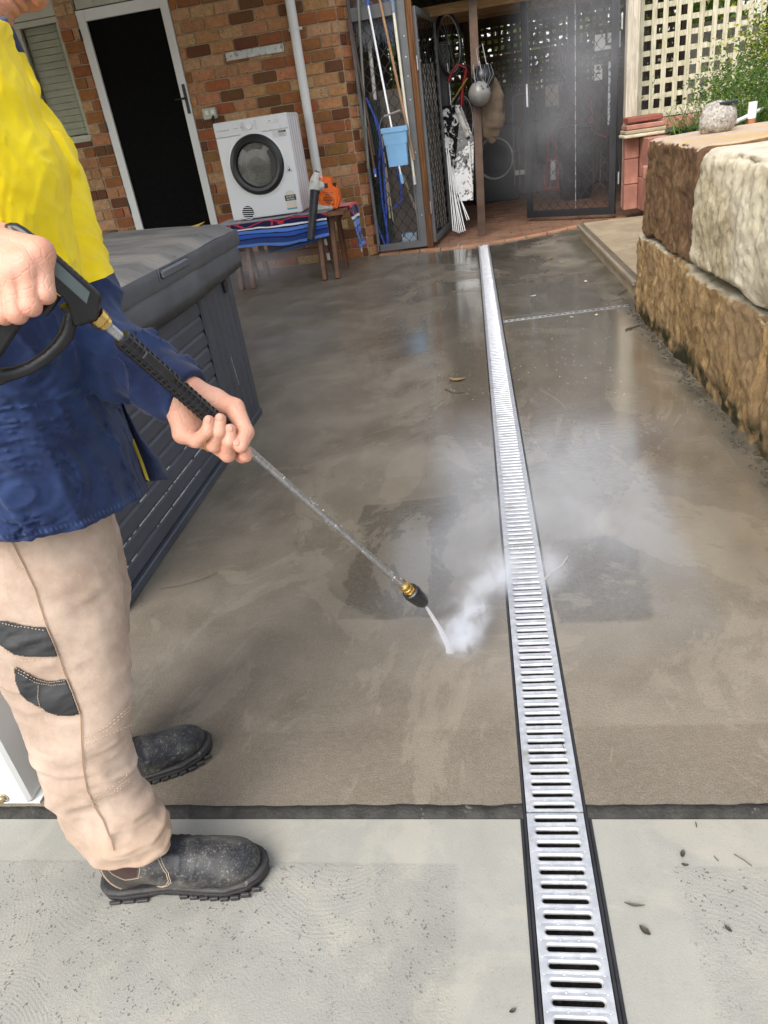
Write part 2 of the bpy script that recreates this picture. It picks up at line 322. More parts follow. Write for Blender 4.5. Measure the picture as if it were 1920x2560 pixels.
def brickmat():
    t = NT('clay_brick'); at = t.n('Attribute', attribute_name='tint'); p = t.geo(); col = at.outputs['Color']
    f = t.noise(22, 5, .65, p); c = t.mix(t.ramp(f, .3, .75), t.mix(.4, col, (.08, .025, .012)), col)
    sp = t.ramp(t.vor(34, vec=p), .14, .24, 1, 0); keep = t.ramp(t.noise(11, 3, .6, p), .48, .56); al = at.outputs['Alpha']
    c = t.mix(t.math('MULTIPLY', t.math('MULTIPLY', sp, keep), t.math('MULTIPLY', al, .9)), c, (.025, .014, .01))
    sp2 = t.math('MULTIPLY', t.ramp(t.vor(120, vec=p), .15, .3, 1, 0), t.ramp(t.noise(30, 2, .5, p), .5, .6)); c = t.mix(t.math('MULTIPLY', sp2, .55), c, (.05, .022, .014))
    t.P(col=c, rough=.75, spec=.3); t.bump(t.noise(110, 4, .7, p), .7, .003); return t.mat
M_brick = brickmat()
M_mort = mat('mortar', (.40, .32, .22), .9, var=.25, vs=12, bump=.7, bs=90, bd=.003)
M_cream = mat('cream_paint', (.50, .50, .40), .45, var=.06, vs=3, dirt=((.3, .28, .2), 5, .62, .8))
M_white = mat('white_paint', (.78, .79, .77), .38, var=.05, vs=3, dirt=((.5, .48, .42), 4, .64, .8))
M_void = mat('black_screen_and_shade', (.006, .006, .006), .9, var=.2, vs=20, spec=.08)  # door screen; also paints the shade in window, vent and blower tube
M_roof = mat('roof_sheet', (.10, .09, .075), .7, var=.3, vs=3)
M_soffit = mat('soffit_board', (.42, .41, .36), .7, var=.1)
M_dwood = mat('dark_timber', (.095, .055, .035), .7, var=.45, vs=5, bump=.4, bs=30)
M_paver = mat('clay_paver', (.24, .125, .075), .75, var=.4, vs=3, bump=.5, bs=60, dirt=((.10, .08, .05), 3, .5, .75))
M_grey = mat('charcoal_powder_coat', (.135, .137, .14), .5, var=.12, vs=8)
M_black = mat('black_powder_coat', (.012, .013, .016), .38, var=.3, vs=9, dirt=((.12, .12, .12), 60, .7, .76))
def timber(name, c0, c1, sc=(14, 14, 1.2), bump=.5):
    t = NT(name); v = t.mapv(sc); f = t.noise(3, 6, .65, v, 1.2); c = t.mix(t.ramp(f, .35, .65), c0, c1); c = t.mix(t.math('MULTIPLY', t.ramp(t.noise(4, 5), .5, .75), .4), c, tuple(x*.55 for x in c0))
    t.P(col=c, rough=.75, spec=.25); t.bump(f, bump, .003); return t.mat
M_gwood = timber('weathered_grey_timber', (.36, .31, .23), (.56, .50, .40))
M_lat = timber('treated_pine_lattice', (.36, .33, .22), (.58, .54, .40))
M_ywood = timber('pine_rafter', (.28, .16, .07), (.42, .27, .13), (1.2, 14, 14))
M_owood = timber('oregon_post', (.05, .016, .006), (.21, .095, .035), (34, 34, .5))
def sandstone(name, stops, streak, bd=.012):
    t = NT(name); p = t.geo(); v = t.mapv((6, 6, 3.0), vec=p) if streak else p
    f = t.noise(1.6 if streak else 5, 7, .68, v, .6); g = t.noise(26, 6, .7, t.mapv((1, 1, .6), vec=p) if streak else p); b = t.noise(2.2, 3, .5, p)
    nd = t.n('ValToRGB'); t.L(t.math('ADD', t.math('MULTIPLY', f, .4), t.math('MULTIPLY', t.math('ADD', t.math('MULTIPLY', g, .5), t.math('MULTIPLY', t.noise(75, 4, .75, t.mapv((1, 1, .45), vec=p)), .5)), .6)), nd.inputs[0]); cr = nd.color_ramp
    while len(cr.elements) < len(stops): cr.elements.new(.5)
    for e, (q, c) in zip(cr.elements, stops): e.position = q; e.color = (*c, 1)
    c = t.mix(t.ramp(b, .45, .62, 0, .75), nd.outputs[0], streak if streak else stops[-1][1])
    nz = t.n('NewGeometry').outputs['Normal']; up = t.sep(nz)[2]
    t.P(col=c, rough=.9, spec=.2); h = t.math('ADD', t.math('MULTIPLY', f, .7), t.math('ADD', g, t.math('MULTIPLY', t.noise(130, 4, .75, p), .5))); t.bump(h, .9, bd); return t, c, up, p
t, c, up, p = sandstone('ochre_sandstone', [(.3, (.035, .02, .009)), (.44, (.19, .12, .055)), (.55, (.37, .245, .115)), (.7, (.54, .40, .23))], (.25, .17, .095))
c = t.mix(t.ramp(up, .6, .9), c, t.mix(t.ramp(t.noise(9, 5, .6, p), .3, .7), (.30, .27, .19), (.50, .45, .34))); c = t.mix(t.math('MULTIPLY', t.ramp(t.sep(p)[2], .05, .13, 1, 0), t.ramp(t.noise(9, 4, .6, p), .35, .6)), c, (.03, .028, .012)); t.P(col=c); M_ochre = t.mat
t, c, up, p = sandstone('brown_sandstone', [(.3, (.03, .018, .010)), (.46, (.125, .072, .036)), (.58, (.22, .135, .070)), (.75, (.38, .26, .15))], (.13, .072, .042))
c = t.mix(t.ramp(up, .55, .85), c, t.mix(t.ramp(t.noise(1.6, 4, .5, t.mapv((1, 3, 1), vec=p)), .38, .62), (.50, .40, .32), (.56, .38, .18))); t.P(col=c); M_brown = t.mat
t, c, up, p = sandstone('pale_sandstone', [(.3, (.12, .09, .05)), (.45, (.33, .27, .17)), (.55, (.52, .44, .30)), (.7, (.68, .61, .47))], None, .009)
moss = t.math('MULTIPLY', t.ramp(t.noise(3.2, 4, .6, p), .5, .62), t.ramp(up, .5, .8, 1, .1)); c = t.mix(t.math('MULTIPLY', moss, .25), c, (.25, .23, .12))
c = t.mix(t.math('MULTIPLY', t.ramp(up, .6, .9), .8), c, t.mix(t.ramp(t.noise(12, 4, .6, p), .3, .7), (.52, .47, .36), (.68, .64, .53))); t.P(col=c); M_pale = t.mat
M_redpaint = mat('faded_red_paint', (.36, .155, .11), .8, var=.22, vs=7, bump=.5, bs=50, dirt=((.5, .36, .28), 9, .58, .72))
M_green = []
for i, c_ in enumerate([(.05, .12, .02), (.10, .20, .035), (.20, .27, .04), (.035, .075, .02), (.42, .42, .05)]):
    t = NT('leaf_green'); c = t.mix(t.ramp(t.noise(9, 3, .5, t.geo()), .3, .7), tuple(x*.6 for x in c_), c_); t.P(col=c, rough=.5, spec=.3, sss=0); tr = t.n('BsdfTranslucent'); t.L(c, tr.inputs[0]); ms = t.n('MixShader'); ms.inputs[0].default_value = .35
    t.L(t.b.outputs[0], ms.inputs[1]); t.L(tr.outputs[0], ms.inputs[2]); t.L(ms.outputs[0], t.out.inputs[0]); M_green.append(t.mat)

# ================================================ ground
def struct(o, kind='structure'): o['kind'] = kind; return o
b = MB(); b.box((-70, -40, -.35), (70, 90, -.30)); struct(b.build('ground', mat('bare_soil', (.12, .10, .07), .95, bump=.5, bs=3)))
DX0, DX1 = .018, .144
def slab(name, rects, m, z0=-.29, z1=0.):
    b = MB()
    for (x0, x1, y0, y1) in rects: b.box((x0, y0, z0), (x1, y1, z1))
    return struct(b.build(name, m, org=(0, 0, 0)))
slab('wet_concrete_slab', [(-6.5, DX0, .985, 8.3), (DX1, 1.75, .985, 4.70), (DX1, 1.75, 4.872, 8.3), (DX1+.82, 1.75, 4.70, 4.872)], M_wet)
slab('dry_concrete_path', [(-6.5, DX0-.006, -4, .951), (DX1+.006, 6, -4, .951)], M_dry)
b = MB(); ys = .951
for x0, x1 in ((-6.5, DX0), (DX1, 2.5)):
    n = int((x1-x0)/.012); V = []; F = []
    for i in range(n+1):
        x = x0+(x1-x0)*i/n; q = np.array([x, 1.0, 0]); a = vn(q, 22, 3)*.003; z = vn(q, 60, 5)*.0018
        V += [(x, .946, -.28), (x, .9505+a*.3, -.006+z), (x, .958+a*.3, -.001+z*1.3), (x, .971+a, .0025+z*1.6), (x, .984+a, .0012+z), (x, .9865+a, -.012)]
    for i in range(n):
        for j in range(5): F.append((i*6+j, i*6+j+1, i*6+j+7, i*6+j+6))
    b.add(V, F, 0, True)
struct(b.build('expansion_joint', M_joint, org=(0, 0, 0)))
# recess for the cross drain
t_y0, t_y1 = 4.70, 4.872
def cdy(x): return 4.752+(x-DX1)*.083
b = MB()
for side in (0, 1):
    V = []; n = 20
    for i in range(n+1):
        x = DX1+.82*i/n; yy = cdy(x)-.004 if side == 0 else cdy(x)+.040; V += [(x, (t_y0-.002) if side == 0 else yy, -.001), (x, yy if side == 0 else t_y1+.002, -.001), (x, (t_y0-.002) if side == 0 else yy, -.28), (x, yy if side == 0 else t_y1+.002, -.28)]
    F = [(4*i, 4*i+1, 4*i+5, 4*i+4) for i in range(n)]+[(4*i+(1 if side == 0 else 0), 4*i+(3 if side == 0 else 2), 4*i+4+(3 if side == 0 else 2), 4*i+4+(1 if side == 0 else 0)) for i in range(n)]
    b.add(V, F)
struct(b.build('slab_infill', M_wet, org=(0, 0, 0)))
th = thing('cross_drain', 'narrow zigzag metal drain strip running from long grate to the sandstone', 'drain', (.5, 4.8, -.02))
b = MB(); ang = math.atan(.083)
for k in (0, 1):
    yo = .0015 if k == 0 else .0345; b.beam((DX1+.002, cdy(DX1)+yo, .0), (DX1+.815, cdy(DX1+.815)+yo, .001), .0045, .003)
b.build('edge_rail', M_galv, th)
b = MB()
for i in range(22):
    x = DX1+.02+i*.0365; y = cdy(x)+.018; b.lathe([(.0, .003), (.005, .002), (.008, -.003)], (x, y-.008, 0), (0, 0, 1), n=8); b.beam((x-.002, y-.015, -.004), (x+.008, y+.015, -.004), .006, .006)
b.build('zigzag_bar', M_galv, th)
b = MB(); b.box((DX1, 4.745, -.05), (DX1+.82, 4.86, -.022))
for yo in (-.0015, .0375): b.beam((DX1+.002, cdy(DX1)+yo, -.012), (DX1+.815, cdy(DX1+.815)+yo, -.012), .004, .022)  # dark liners added so the slot between the rails reads as shade
b.build('drain_channel', M_chan, th)
# long drain : channel, black edge, galvanised grate panels one metre each
th = thing('drain_channel', 'long black plastic drain channel running down the slab under the grates', 'drain channel', (.081, 4, -.13))
for sgn, x in ((-1, DX0), (1, DX1)):
    b = MB(); xi = x-sgn*.0065; b.box((min(x, xi), -1.5, -.13), (max(x, xi), 7.84, .0015), bev=.0012); xo = x+sgn*.006
    b.box((min(x, xo)+.0002, -1.5, -.12), (max(x, xo)-.0002, .9505, .0028), bev=.001); b.build('channel_edge', M_blk, th)
b = MB(); n = 260; V = []; F = []
for i in range(n+1):
    for j in range(7):
        x = DX0+.006+(DX1-DX0-.012)*j/6; y = -1.5+9.34*i/n; V.append((x, y, -.085+abs(j-3)*.012+fbm(np.array([x, y, 0]), 25)*.008))
F = [(i*7+j, i*7+j+1, i*7+j+8, i*7+j+7) for i in range(n) for j in range(6)]; b.add(V, F, 0, True); b.build('channel_bed', M_chan, th)
PITCH = .0278; NS = 36; GW = .1105
def grate_mesh():
    b = MB(); hw = GW/2; L = NS*PITCH
    for s_ in range(NS):
        y0 = s_*PITCH; yc = y0+PITCH/2; sw = .0405; sr = .0052; K = 24; rings = []
        for (dr, z) in ((.0052, .0006), (.0036, .0010), (.0018, .0002), (0, -.0022), (-.0004, -.0052)):
            ring = []
            for k in range(K):
                a = 2*math.pi*k/K; cx = (sw-sr)*(1 if math.cos(a) >= 0 else -1); ring.append((cx+math.cos(a)*(sr+dr), yc+math.sin(a)*(sr+dr)*1.0, z))
            rings.append(ring)
        V = [p for r in rings for p in r]; F = [(i*K+k, i*K+(k+1) % K, (i+1)*K+(k+1) % K, (i+1)*K+k) for i in range(4) for k in range(K)]; b.add(V, F, 0, True)
        # plate from cell border to outer ring
        out = []
        for k in range(K):
            q = k % 12; q = q if q <= 6 else 12-q; sx_ = 1 if math.cos(2*math.pi*k/K) >= 0 else -1; sy_ = 1 if k <= 12 else -1; rx_ = rings[0][6 if sx_ > 0 else 18][0]
            rx_ = abs(rings[0][6][0])
            if q <= 3: out.append((sx_*hw, yc+sy_*PITCH/2*q/3, 0))
            else: out.append((sx_*(hw+(rx_-hw)*(q-3)/3), yc+sy_*PITCH/2, 0))
        out[6] = (rings[0][6][0], yc+PITCH/2, 0); out[18] = (rings[0][18][0], yc-PITCH/2, 0)
        V = [(x, y, 0.) for x, y, z in out]+rings[0]; b.add(V, [(k, (k+1) % K, K+(k+1) % K, K+k) for k in range(K)])
        for dx in (-.049, -.017, .014, .047):
            V = [(dx, y0, .0016)]+[(dx+.0019*math.cos(q*math.pi/3), y0+.0019*math.sin(q*math.pi/3), .0002) for q in range(6)]; b.add(V, [(0, 1+q, 1+(q+1) % 6) for q in range(6)], 0, True)
    b.box((-hw, -.0005, -.013), (-hw+.0015, L+.0, -.0008)); b.box((hw-.0015, -.0005, -.013), (hw, L, -.0008))
    b.box((-hw+.002, .0004, -.013), (hw-.002, .0022, -.0009)); b.box((-hw+.002, L-.0022, -.013), (hw-.002, L-.0004, -.0009))
    return b
g0 = grate_mesh().build('metal_grate', M_galv, org=(0, 0, 0)); GC = (DX0+DX1)/2
gl = ['lowest metal drain grate at the bottom edge between the two dry concrete slabs', 'metal drain grate just beyond the dark joint, beside where the water jet lands', 'metal drain grate crossed by the white spray mist and a pale bent straw',
      'metal drain grate in the mid slab, next one short of the cross drain', 'metal drain grate that the narrow cross drain touches', 'metal drain grate just beyond the narrow cross drain', 'metal drain grate second from the brick threshold', 'farthest metal drain grate meeting the brick threshold', 'spare']
for i in range(9):
    o = g0 if i == 0 else copy_tree(g0); o.location = (GC+rnd.uniform(-.0006, .0006), .967-1.0012*(1-i)+.0005, .002+rnd.uniform(-.0004, .0003)); tag(o, gl[i], 'drain grate', 'metal grates along the channel drain')
    o.scale = (1, .9965, 1)
o.scale = (1, (7.84-o.location.y)/1.0008, 1) if o.location.y < 7.8 else (1, .01, 1)
if o.location.y > 7.6: bpy.data.objects.remove(o)

# ================================================ brick house
def brickwall(b, x0, x1, z0, z1, org, ex, ey, depth=.012, cw=.245, ch=.103, gap=.0095, seed=0, bond=True, hdr=False):
    """bricks as single pillowed faces standing proud of the mortar; ex, ey unit vectors, normal = ex x ey reversed to outside"""
    r = random.Random(seed); org = np.array(org, float); ex = np.array(ex, float); ey = np.array(ey, float); nn = np.cross(ex, ey)
    row = int(math.floor(z0/ch))
    while row*ch < z1:
        za, zb = max(row*ch, z0)+gap/2, min(row*ch+ch, z1)-gap/2; off = (row % 2)*cw/2; k = int(math.floor((x0-off)/cw))
        if zb-za > .012:
            while off+k*cw < x1:
                xa, xb = max(off+k*cw, x0)+gap/2, min(off+k*cw+cw, x1)-gap/2
                if xb-xa > .02:
                    u = r.random(); al = .25
                    if u < .34: c = (.38+r.uniform(-.07, .07), .145+r.uniform(-.03, .03), .050)
                    elif u < .46: c = (.17, .060+r.uniform(0, .02), .030)
                    elif u < .82: c = (.54+r.uniform(-.06, .06), .275+r.uniform(-.03, .03), .125); al = 1
                    else: c = (.60, .37+r.uniform(-.03, .03), .19); al = 1
                    rr = .012; ring0 = []; ring1 = []; ring2 = []; d = depth+r.uniform(-.002, .002); jx = r.uniform(-.0015, .0015)
                    for (cx, cz, q) in ((xb-rr, zb-rr, 0), (xa+rr, zb-rr, 1), (xa+rr, za+rr, 2), (xb-rr, za+rr, 3)):
                        for s_ in range(4):
                            a = (q+s_/3)*math.pi/2
                            for ring, dd, h in ((ring0, 0, -.006), (ring1, -.001, d*.6), (ring2, -.005, d)):
                                wv = r.uniform(-.0009, .0009); p_ = org+ex*(cx+math.cos(a)*(rr+dd)+jx+wv)+ey*(cz+math.sin(a)*(rr+dd)+wv)+nn*h; ring.append(p_)
                    n = len(ring0); V = ring0+ring1+ring2; F = [(i, (i+1) % n, n+(i+1) % n, n+i) for i in range(n)]+[(n+i, n+(i+1) % n, 2*n+(i+1) % n, 2*n+i) for i in range(n)]+[tuple(range(2*n, 3*n))]
                    b.add(V, F, 0); b.col += [(*c, al)]*len(V)
                k += 1
        row += 1
WY = 8.1
house = thing('brick_house', 'speckled orange and brown brick house wall with white door at the back', 'house', (-3, WY, 0))
b = MB(); b.col = []
ex, ez = (1, 0, 0), (0, 0, 1)
for (x0, x1, z0, z1, sd_) in ((-2.765, -1.16, 0, 2.95, 1), (-3.93, -3.72, 0, 2.95, 2), (-6.4, -3.93, 0, 1.50, 3)):
    brickwall(b, x0, x1, z0, z1, (0, WY, 0), ex, ez, seed=sd_)
s2 = 1/math.sqrt(2); brickwall(b, 0, .175, 0, 2.95, (-1.158, WY, 0), (s2*.9, s2*1.1, 0), ez, seed=5, cw=.175)
nb = len(b.v)
b.box((-2.765, WY+.001, 0), (-1.16, WY+.16, 2.95), 1); b.box((-3.93, WY+.001, 0), (-3.72, WY+.16, 2.95), 1); b.box((-6.4, WY+.001, 0), (-3.93, WY+.16, 1.5), 1)
b.prism([(0, 0), (0, 2.95), (.13, 2.95), (.13, 0)], (-1.159, WY+.003, 0), (s2*.9, s2*1.1, 0), ez, (-.1, .12, 0), 1)
b.box((-6.4, WY+.16, 0), (-1.10, WY+.19, 2.95), 1)
b.col += [(.4, .3, .2, 0)]*(len(b.v)-nb); b.build('brick_wall', [M_brick, M_mort], house)
b = MB(); b.box((-6.4, WY+.02, 2.605), (-3.935, WY+.1, 2.95)); b.box((-3.712, WY+.02, 2.615), (-2.768, WY+.1, 2.95)); b.build('fascia_panel', M_cream, house)
# window
wn = MB()
for (x0, x1, z0, z1) in ((-6.3, -3.935, 1.515, 1.56), (-6.3, -3.935, 2.55, 2.602), (-4.42, -4.36, 1.56, 2.55), (-3.965, -3.935, 1.56, 2.55)): wn.box((x0, WY+.035, z0), (x1, WY+.085, z1), bev=.004)
wn.box((-6.3, WY-.01, 1.50), (-3.935, WY+.04, 1.515)); wf = wn.build('window', M_cream, house)
b = MB()
for i in range(16): z = 1.575+i*.061; b.box((-4.35, WY+.10, z), (-3.97, WY+.104, z+.056), M=Matrix.Translation((0, 0, 0)))
b.box((-4.02, WY+.097, 1.57), (-4.018, WY+.099, 2.54)); b.build('blind', mat('blind_slats', (.52, .48, .36), .6, var=.1), wf)
b = MB(); b.box((-4.355, WY+.06, 1.56), (-3.968, WY+.063, 2.55)); b.box((-6.3, WY+.06, 1.56), (-4.425, WY+.063, 2.55))
t = NT('window_glass'); t.P(col=(.9, .95, .93), rough=.05, trans=1., ior=1.1); M_glass = t.mat; b.build('pane', M_glass, wf)
b = MB(); b.box((-6.3, WY+.105, 1.56), (-4.425, WY+.11, 2.55)); b.build('room_shade_sheet', M_void, wf)  # black sheet painted as the shade of the room behind the pane
# security door
dr = MB()
for (x0, x1, z0, z1) in ((-3.712, -3.628, .30, 2.60), (-2.852, -2.768, .30, 2.60), (-3.628, -2.852, 2.505, 2.60), (-3.628, -2.852, .30, .50)): dr.box((x0, WY-.02, z0), (x1, WY+.03, z1), bev=.004)
d_ = dr.build('door', M_white, house)
b = MB(); b.box((-3.63, WY+.004, .5), (-2.85, WY+.008, 2.506)); b.build('screen_mesh', M_void, d_)
b = MB(); b.box((-2.815, WY-.032, 1.60), (-2.785, WY-.02, 1.86), bev=.003); b.tube([(-2.80, WY-.03, 1.735), (-2.80, WY-.065, 1.735), (-2.815, WY-.07, 1.735), (-2.90, WY-.07, 1.735)], .008); b.build('handle', M_blk, d_)
for z in (.75, 1.55, 2.35):
    b = MB(); b.box((-3.727, WY-.03, z), (-3.711, WY-.012, z+.10), bev=.002); b.build('hinge', M_blk, d_)
b = MB(); b.box((-3.79, WY-.35, 0), (-2.7, WY-.015, .28), bev=.01); b.build('door_step', mat('step_concrete', (.22, .2, .17), .85, bump=.4), house)
# eaves, gable roof
b = MB(); b.box((-7, 7.55, 2.96), (-.75, 8.29, 3.0)); b.build('soffit', M_soffit, house)
b = MB(); b.add([(-7, 7.5, 2.98), (-.7, 7.5, 2.98), (-.7, 12.5, 4.9), (-7, 12.5, 4.9), (-7, 7.5, 3.1), (-.7, 7.5, 3.1), (-.7, 12.5, 5.02), (-7, 12.5, 5.02)], [(0, 1, 2, 3), (4, 7, 6, 5), (0, 4, 5, 1), (1, 5, 6, 2), (2, 6, 7, 3), (3, 7, 4, 0)])
b.add([(-1.12, 8.3, 2.98), (-1.12, 12.5, 4.9), (-1.12, 12.5, 0), (-1.12, 8.3, 0)], [(0, 1, 2, 3)]); b.build('roof', M_roof, house)
th = thing('patio_roof', 'flat patio roof over the spa corner', 'roof', (-3.5, 4.5, 2.86)); b = MB(); b.box((-6.8, 1.0, 2.86), (-1.12, 7.54, 2.92))
for i in range(7): b.box((-6.8, 1.05+i*1.02, 2.74), (-1.14, 1.1+i*1.02, 2.859))
b.build('roof_sheet', M_soffit, th)
for x, y in ((-1.19, .985), (-6.6, .985)):
    pass
# white post at the left edge
th = thing('white_post', 'square white steel post bolted down at the joint behind the legs', 'post', (-1.14, 1.03, 0))
b = MB(); b.box((-1.195, .985, .006), (-1.075, 1.09, 2.859), bev=.008); b.build('post_tube', M_white, th)
b = MB(); b.box((-1.23, .992, .001), (-1.06, 1.10, .0058)); b.build('foot_plate', M_white, th)
b = MB(); b.lathe([(0, .012), (.007, .012), (.0085, .009), (.0085, 0)], (-1.135, .985, .03), (0, -1, 0), n=6); b.lathe([(.013, .0025), (.013, 0)], (-1.135, .985, .03), (0, -1, 0), n=16); b.build('bolt', mat('rusty_bolt', (.42, .33, .2), .45, .7, var=.4, vs=90), th)
# downpipe
th = thing('downpipe', 'white round downpipe running down the brick wall beside the dryer', 'downpipe', (-1.57, 8.04, 0)); b = MB(); b.tube([(-1.573, 8.035, .03), (-1.573, 8.035, 2.95)], .046, n=24); b.build('pipe', M_white, th)
b = MB()
for z in (.35, 2.15):
    b = MB(); b.lathe([(.0475, -.015), (.049, -.013), (.049, .013), (.0475, .015)], (-1.573, 8.035, z), (0, 0, 1), n=24); b.box((-1.64, 8.075, z-.012), (-1.505, 8.088, z+.012)); b.build('bracket', M_white, th)
# metal strip and power point
b = MB(); b.box((-2.30, 8.062, 1.985), (-1.71, 8.084, 2.055), bev=.002); o = b.build('wall_strip', mat('galvanised_strip', (.5, .52, .52), .4, .5, dirt=((.25, .24, .22), 30, .55, .6))); tag(o, 'thin grey metal strip fixed across the bricks above the dryer', 'metal strip')
th = thing('power_point', 'cream double power point on the bricks at dryer top left', 'power point', (-2.57, 8.08, 1.5)); b = MB(); b.box((-2.65, 8.03, 1.52), (-2.51, 8.085, 1.62), bev=.005); b.build('housing', M_cream, th)
for x in (-2.62, -2.56):
    b = MB(); b.box((x, 8.024, 1.56), (x+.035, 8.031, 1.60), bev=.002); b.build('switch', M_white, th)
b = MB(); b.tube([(-2.545, 8.035, 1.54), (-2.545, 7.99, 1.52), (-2.54, 7.98, 1.45), (-2.53, 8.0, 1.3)], .012); b.build('plug_cord', M_blk, th)
# white folding bracket on the wall by the shirt pocket
th = thing('wall_bracket', 'white metal folding bracket hanging on the bricks under the window', 'bracket', (-4.0, 8.0, 1.2)); b = MB()
A_, B_, C_ = PY(190, 405, 8.02), PY(222, 472, 8.0), PY(172, 455, 7.95)
b.beam(A_, B_, .03, .012); b.beam(B_, C_, .03, .012); b.beam(A_+[-.08, 0, 0], C_+[0, 0, -.02], .02, .012); b.build('bracket_arm', M_white, th)
# ================================================ shed, screens, lattices
def grille(b, org, ex, ey, W, H, dw=.075, dh=.12, t=.0045, seed=0, m=0):
    """expanded diamond grille: wavy strands clipped to the W x H opening, in plane ex, ey"""
    org = np.array(org, float); ex = np.array(ex, float); ey = np.array(ey, float); nn = np.cross(ex, ey)
    nx = int(math.ceil(W/dw)); ny = int(math.ceil(H/dh))
    for i in range(nx+1):
        for s_ in (0, 1):
            pts = []
            for j in range(2*ny+1):
                y = j*dh/2
                if y > H+1e-6: break
                x = i*dw+(dw*s_+(dw/2-.001 if not s_ else -dw/2+.001)*(j % 2))
                x = min(max(x, 0), W); pts.append((x, y))
            V = []; F = []; k = 0; q = []
            for (x, y), (x2, y2) in zip(pts[:-1], pts[1:]):
                for f in (0, .18, .5, .82): q.append((x+(x2-x)*(3*f*f-2*f**3), y+(y2-y)*f))
            q.append(pts[-1])
            for (x, y) in q:
                p = org+ex*x+ey*y; V += [p-ex*t-nn*t*.5, p+ex*t-nn*t*.5, p+ex*t+nn*t*.5, p-ex*t+nn*t*.5]
            for k in range(len(q)-1):
                a = 4*k; F += [(a, a+1, a+5, a+4), (a+1, a+2, a+6, a+5), (a+2, a+3, a+7, a+6), (a+3, a, a+4, a+7)]
            b.add(V, F, m)
def lattice(b, org, ex, ey, W, H, pitch, ws, th=.009, pitchy=None, wy=None, seed=0):
    org = np.array(org, float); ex = np.array(ex, float); ey = np.array(ey, float); nn = np.cross(ex, ey); r = random.Random(seed); py = pitchy or pitch; wy = wy or ws
    i = 0
    while i*pitch < W:
        x = i*pitch; j = r.uniform(-.003, .003); b.prism([(x+j, 0), (x+ws+j, 0), (x+ws+j*2, H), (x+j*2, H)], org, ex, ey, nn*th); i += 1
    i = 0
    while i*py < H:
        z = i*py; j = r.uniform(-.003, .003); b.prism([(0, z+j), (W, z+j*2), (W, z+wy+j*2), (0, z+wy+j)], org-nn*(th+.0012), ex, ey, nn*th); i += 1
# threshold and shed floor
thr = [(-1.045, 8.053), (-.616, 8.0), (-.376, 7.93), (.023, 7.885), (.466, 8.03), (.9, 8.2), (1.15, 8.36), (1.9, 8.6)]
def thy(x):
    for (a, b_), (c_, d_) in zip(thr[:-1], thr[1:]):
        if a <= x <= c_: return b_+(d_-b_)*(x-a)/(c_-a)
    return thr[0][1]
b = MB(); x = -1.045
while x < 1.85:
    x2 = x+.226; ya, yb = thy(x), thy(min(x2, 1.89)); z = .012+rnd.uniform(-.003, .003)
    V = [(x, ya, -.05), (x2-.008, yb, -.05), (x2-.008, yb+.1, -.05), (x, ya+.1, -.05), (x+.003, ya+.004, z), (x2-.011, yb+.004, z), (x2-.011, yb+.096, z), (x+.003, ya+.096, z)]
    b.add(V, [(4, 5, 6, 7), (0, 1, 5, 4), (1, 2, 6, 5), (2, 3, 7, 6), (3, 0, 4, 7)]); x = x2
o = b.build('threshold_bricks', mat('pink_clay_edge', (.42, .21, .12), .75, var=.3, vs=5, bump=.5, bs=60), org=(0, 0, 0)); struct(o)
b = MB(); y = 8.0; r_ = 0
while y < 12.6:
    x = -1.1+(r_ % 2)*.11-.11
    while x < 3.2:
        if y > thy(min(max(x, -1.04), 1.88))+.10:
            z = rnd.uniform(-.002, .003); b.box((x, y, -.04), (x+.222, y+.108, .004+z), bev=.004)
        x += .23
    y += .115; r_ += 1
o = b.build('shed_paving', M_paver, org=(0, 0, 0)); struct(o)
b = MB(); b.box((-1.2, 8.05, -.06), (3.4, 12.7, -.006)); struct(b.build('shed_sand_bed', mat('paver_sand', (.13, .11, .08), .95), org=(0, 0, 0)))
# shed frame
shed = thing('garden_shed', 'dark open shed with lattice walls and paved floor behind the mesh doors', 'shed', (.3, 10.4, 0))
b = MB()
for x, y in ((.075, 12.42), (1.55, 12.42), (3.1, 12.42), (3.1, 8.9)):
    b = MB(); b.box((x-.05, y-.05, 0), (x+.05, y+.05, 2.4), bev=.003); b.build('post', M_dwood, shed)
b = MB(); b.beam((-1.05, 8.33, 2.33), (3.15, 8.6, 2.33), .05, .16); b.build('header_beam', M_dwood, shed); b = MB(); b.box((-1.05, 12.44, 2.26), (3.2, 12.5, 2.4)); b.build('wall_plate', M_dwood, shed); b = MB(); b.box((-1.0, 12.44, 1.28), (3.1, 12.5, 1.36)); b.build('mid_rail', M_dwood, shed)
b = MB()
for y in (8.95, 10.0, 11.1): b.beam((-1.05, y, 2.19+(y-8.9)*.05), (3.1, y, 2.19+(y-8.9)*.05), .045, .09)
b.build('rafter', M_ywood, shed)
b = MB(); n = 90; V = []; F = []
for i in range(n+1):
    x = -1.09+4.4*i/n; z = .012*math.sin(i*2.2); V += [(x, 8.42, 2.44+z), (x, 12.75, 2.6+z)]
b.add(V, [(2*i, 2*i+1, 2*i+3, 2*i+2) for i in range(n)]); b.build('roof', M_roof, shed)
b = MB()
lattice(b, (-.98, 12.43, 1.36), (1, 0, 0), (0, 0, 1), .99, .92, .092, .042, seed=1); lattice(b, (.14, 12.43, 1.92), (1, 0, 0), (0, 0, 1), 1.35, .36, .092, .042, seed=2)
lattice(b, (.14, 12.47, 1.36), (1, 0, 0), (0, 0, 1), 1.35, .53, .078, .034, seed=3); lattice(b, (1.62, 12.43, 1.36), (1, 0, 0), (0, 0, 1), 1.45, .92, .092, .042, seed=4)
b.box((.14, 12.455, 1.85), (1.5, 12.47, 1.90)); b.build('lattice_wall', M_dwood, shed)
b = MB(); 
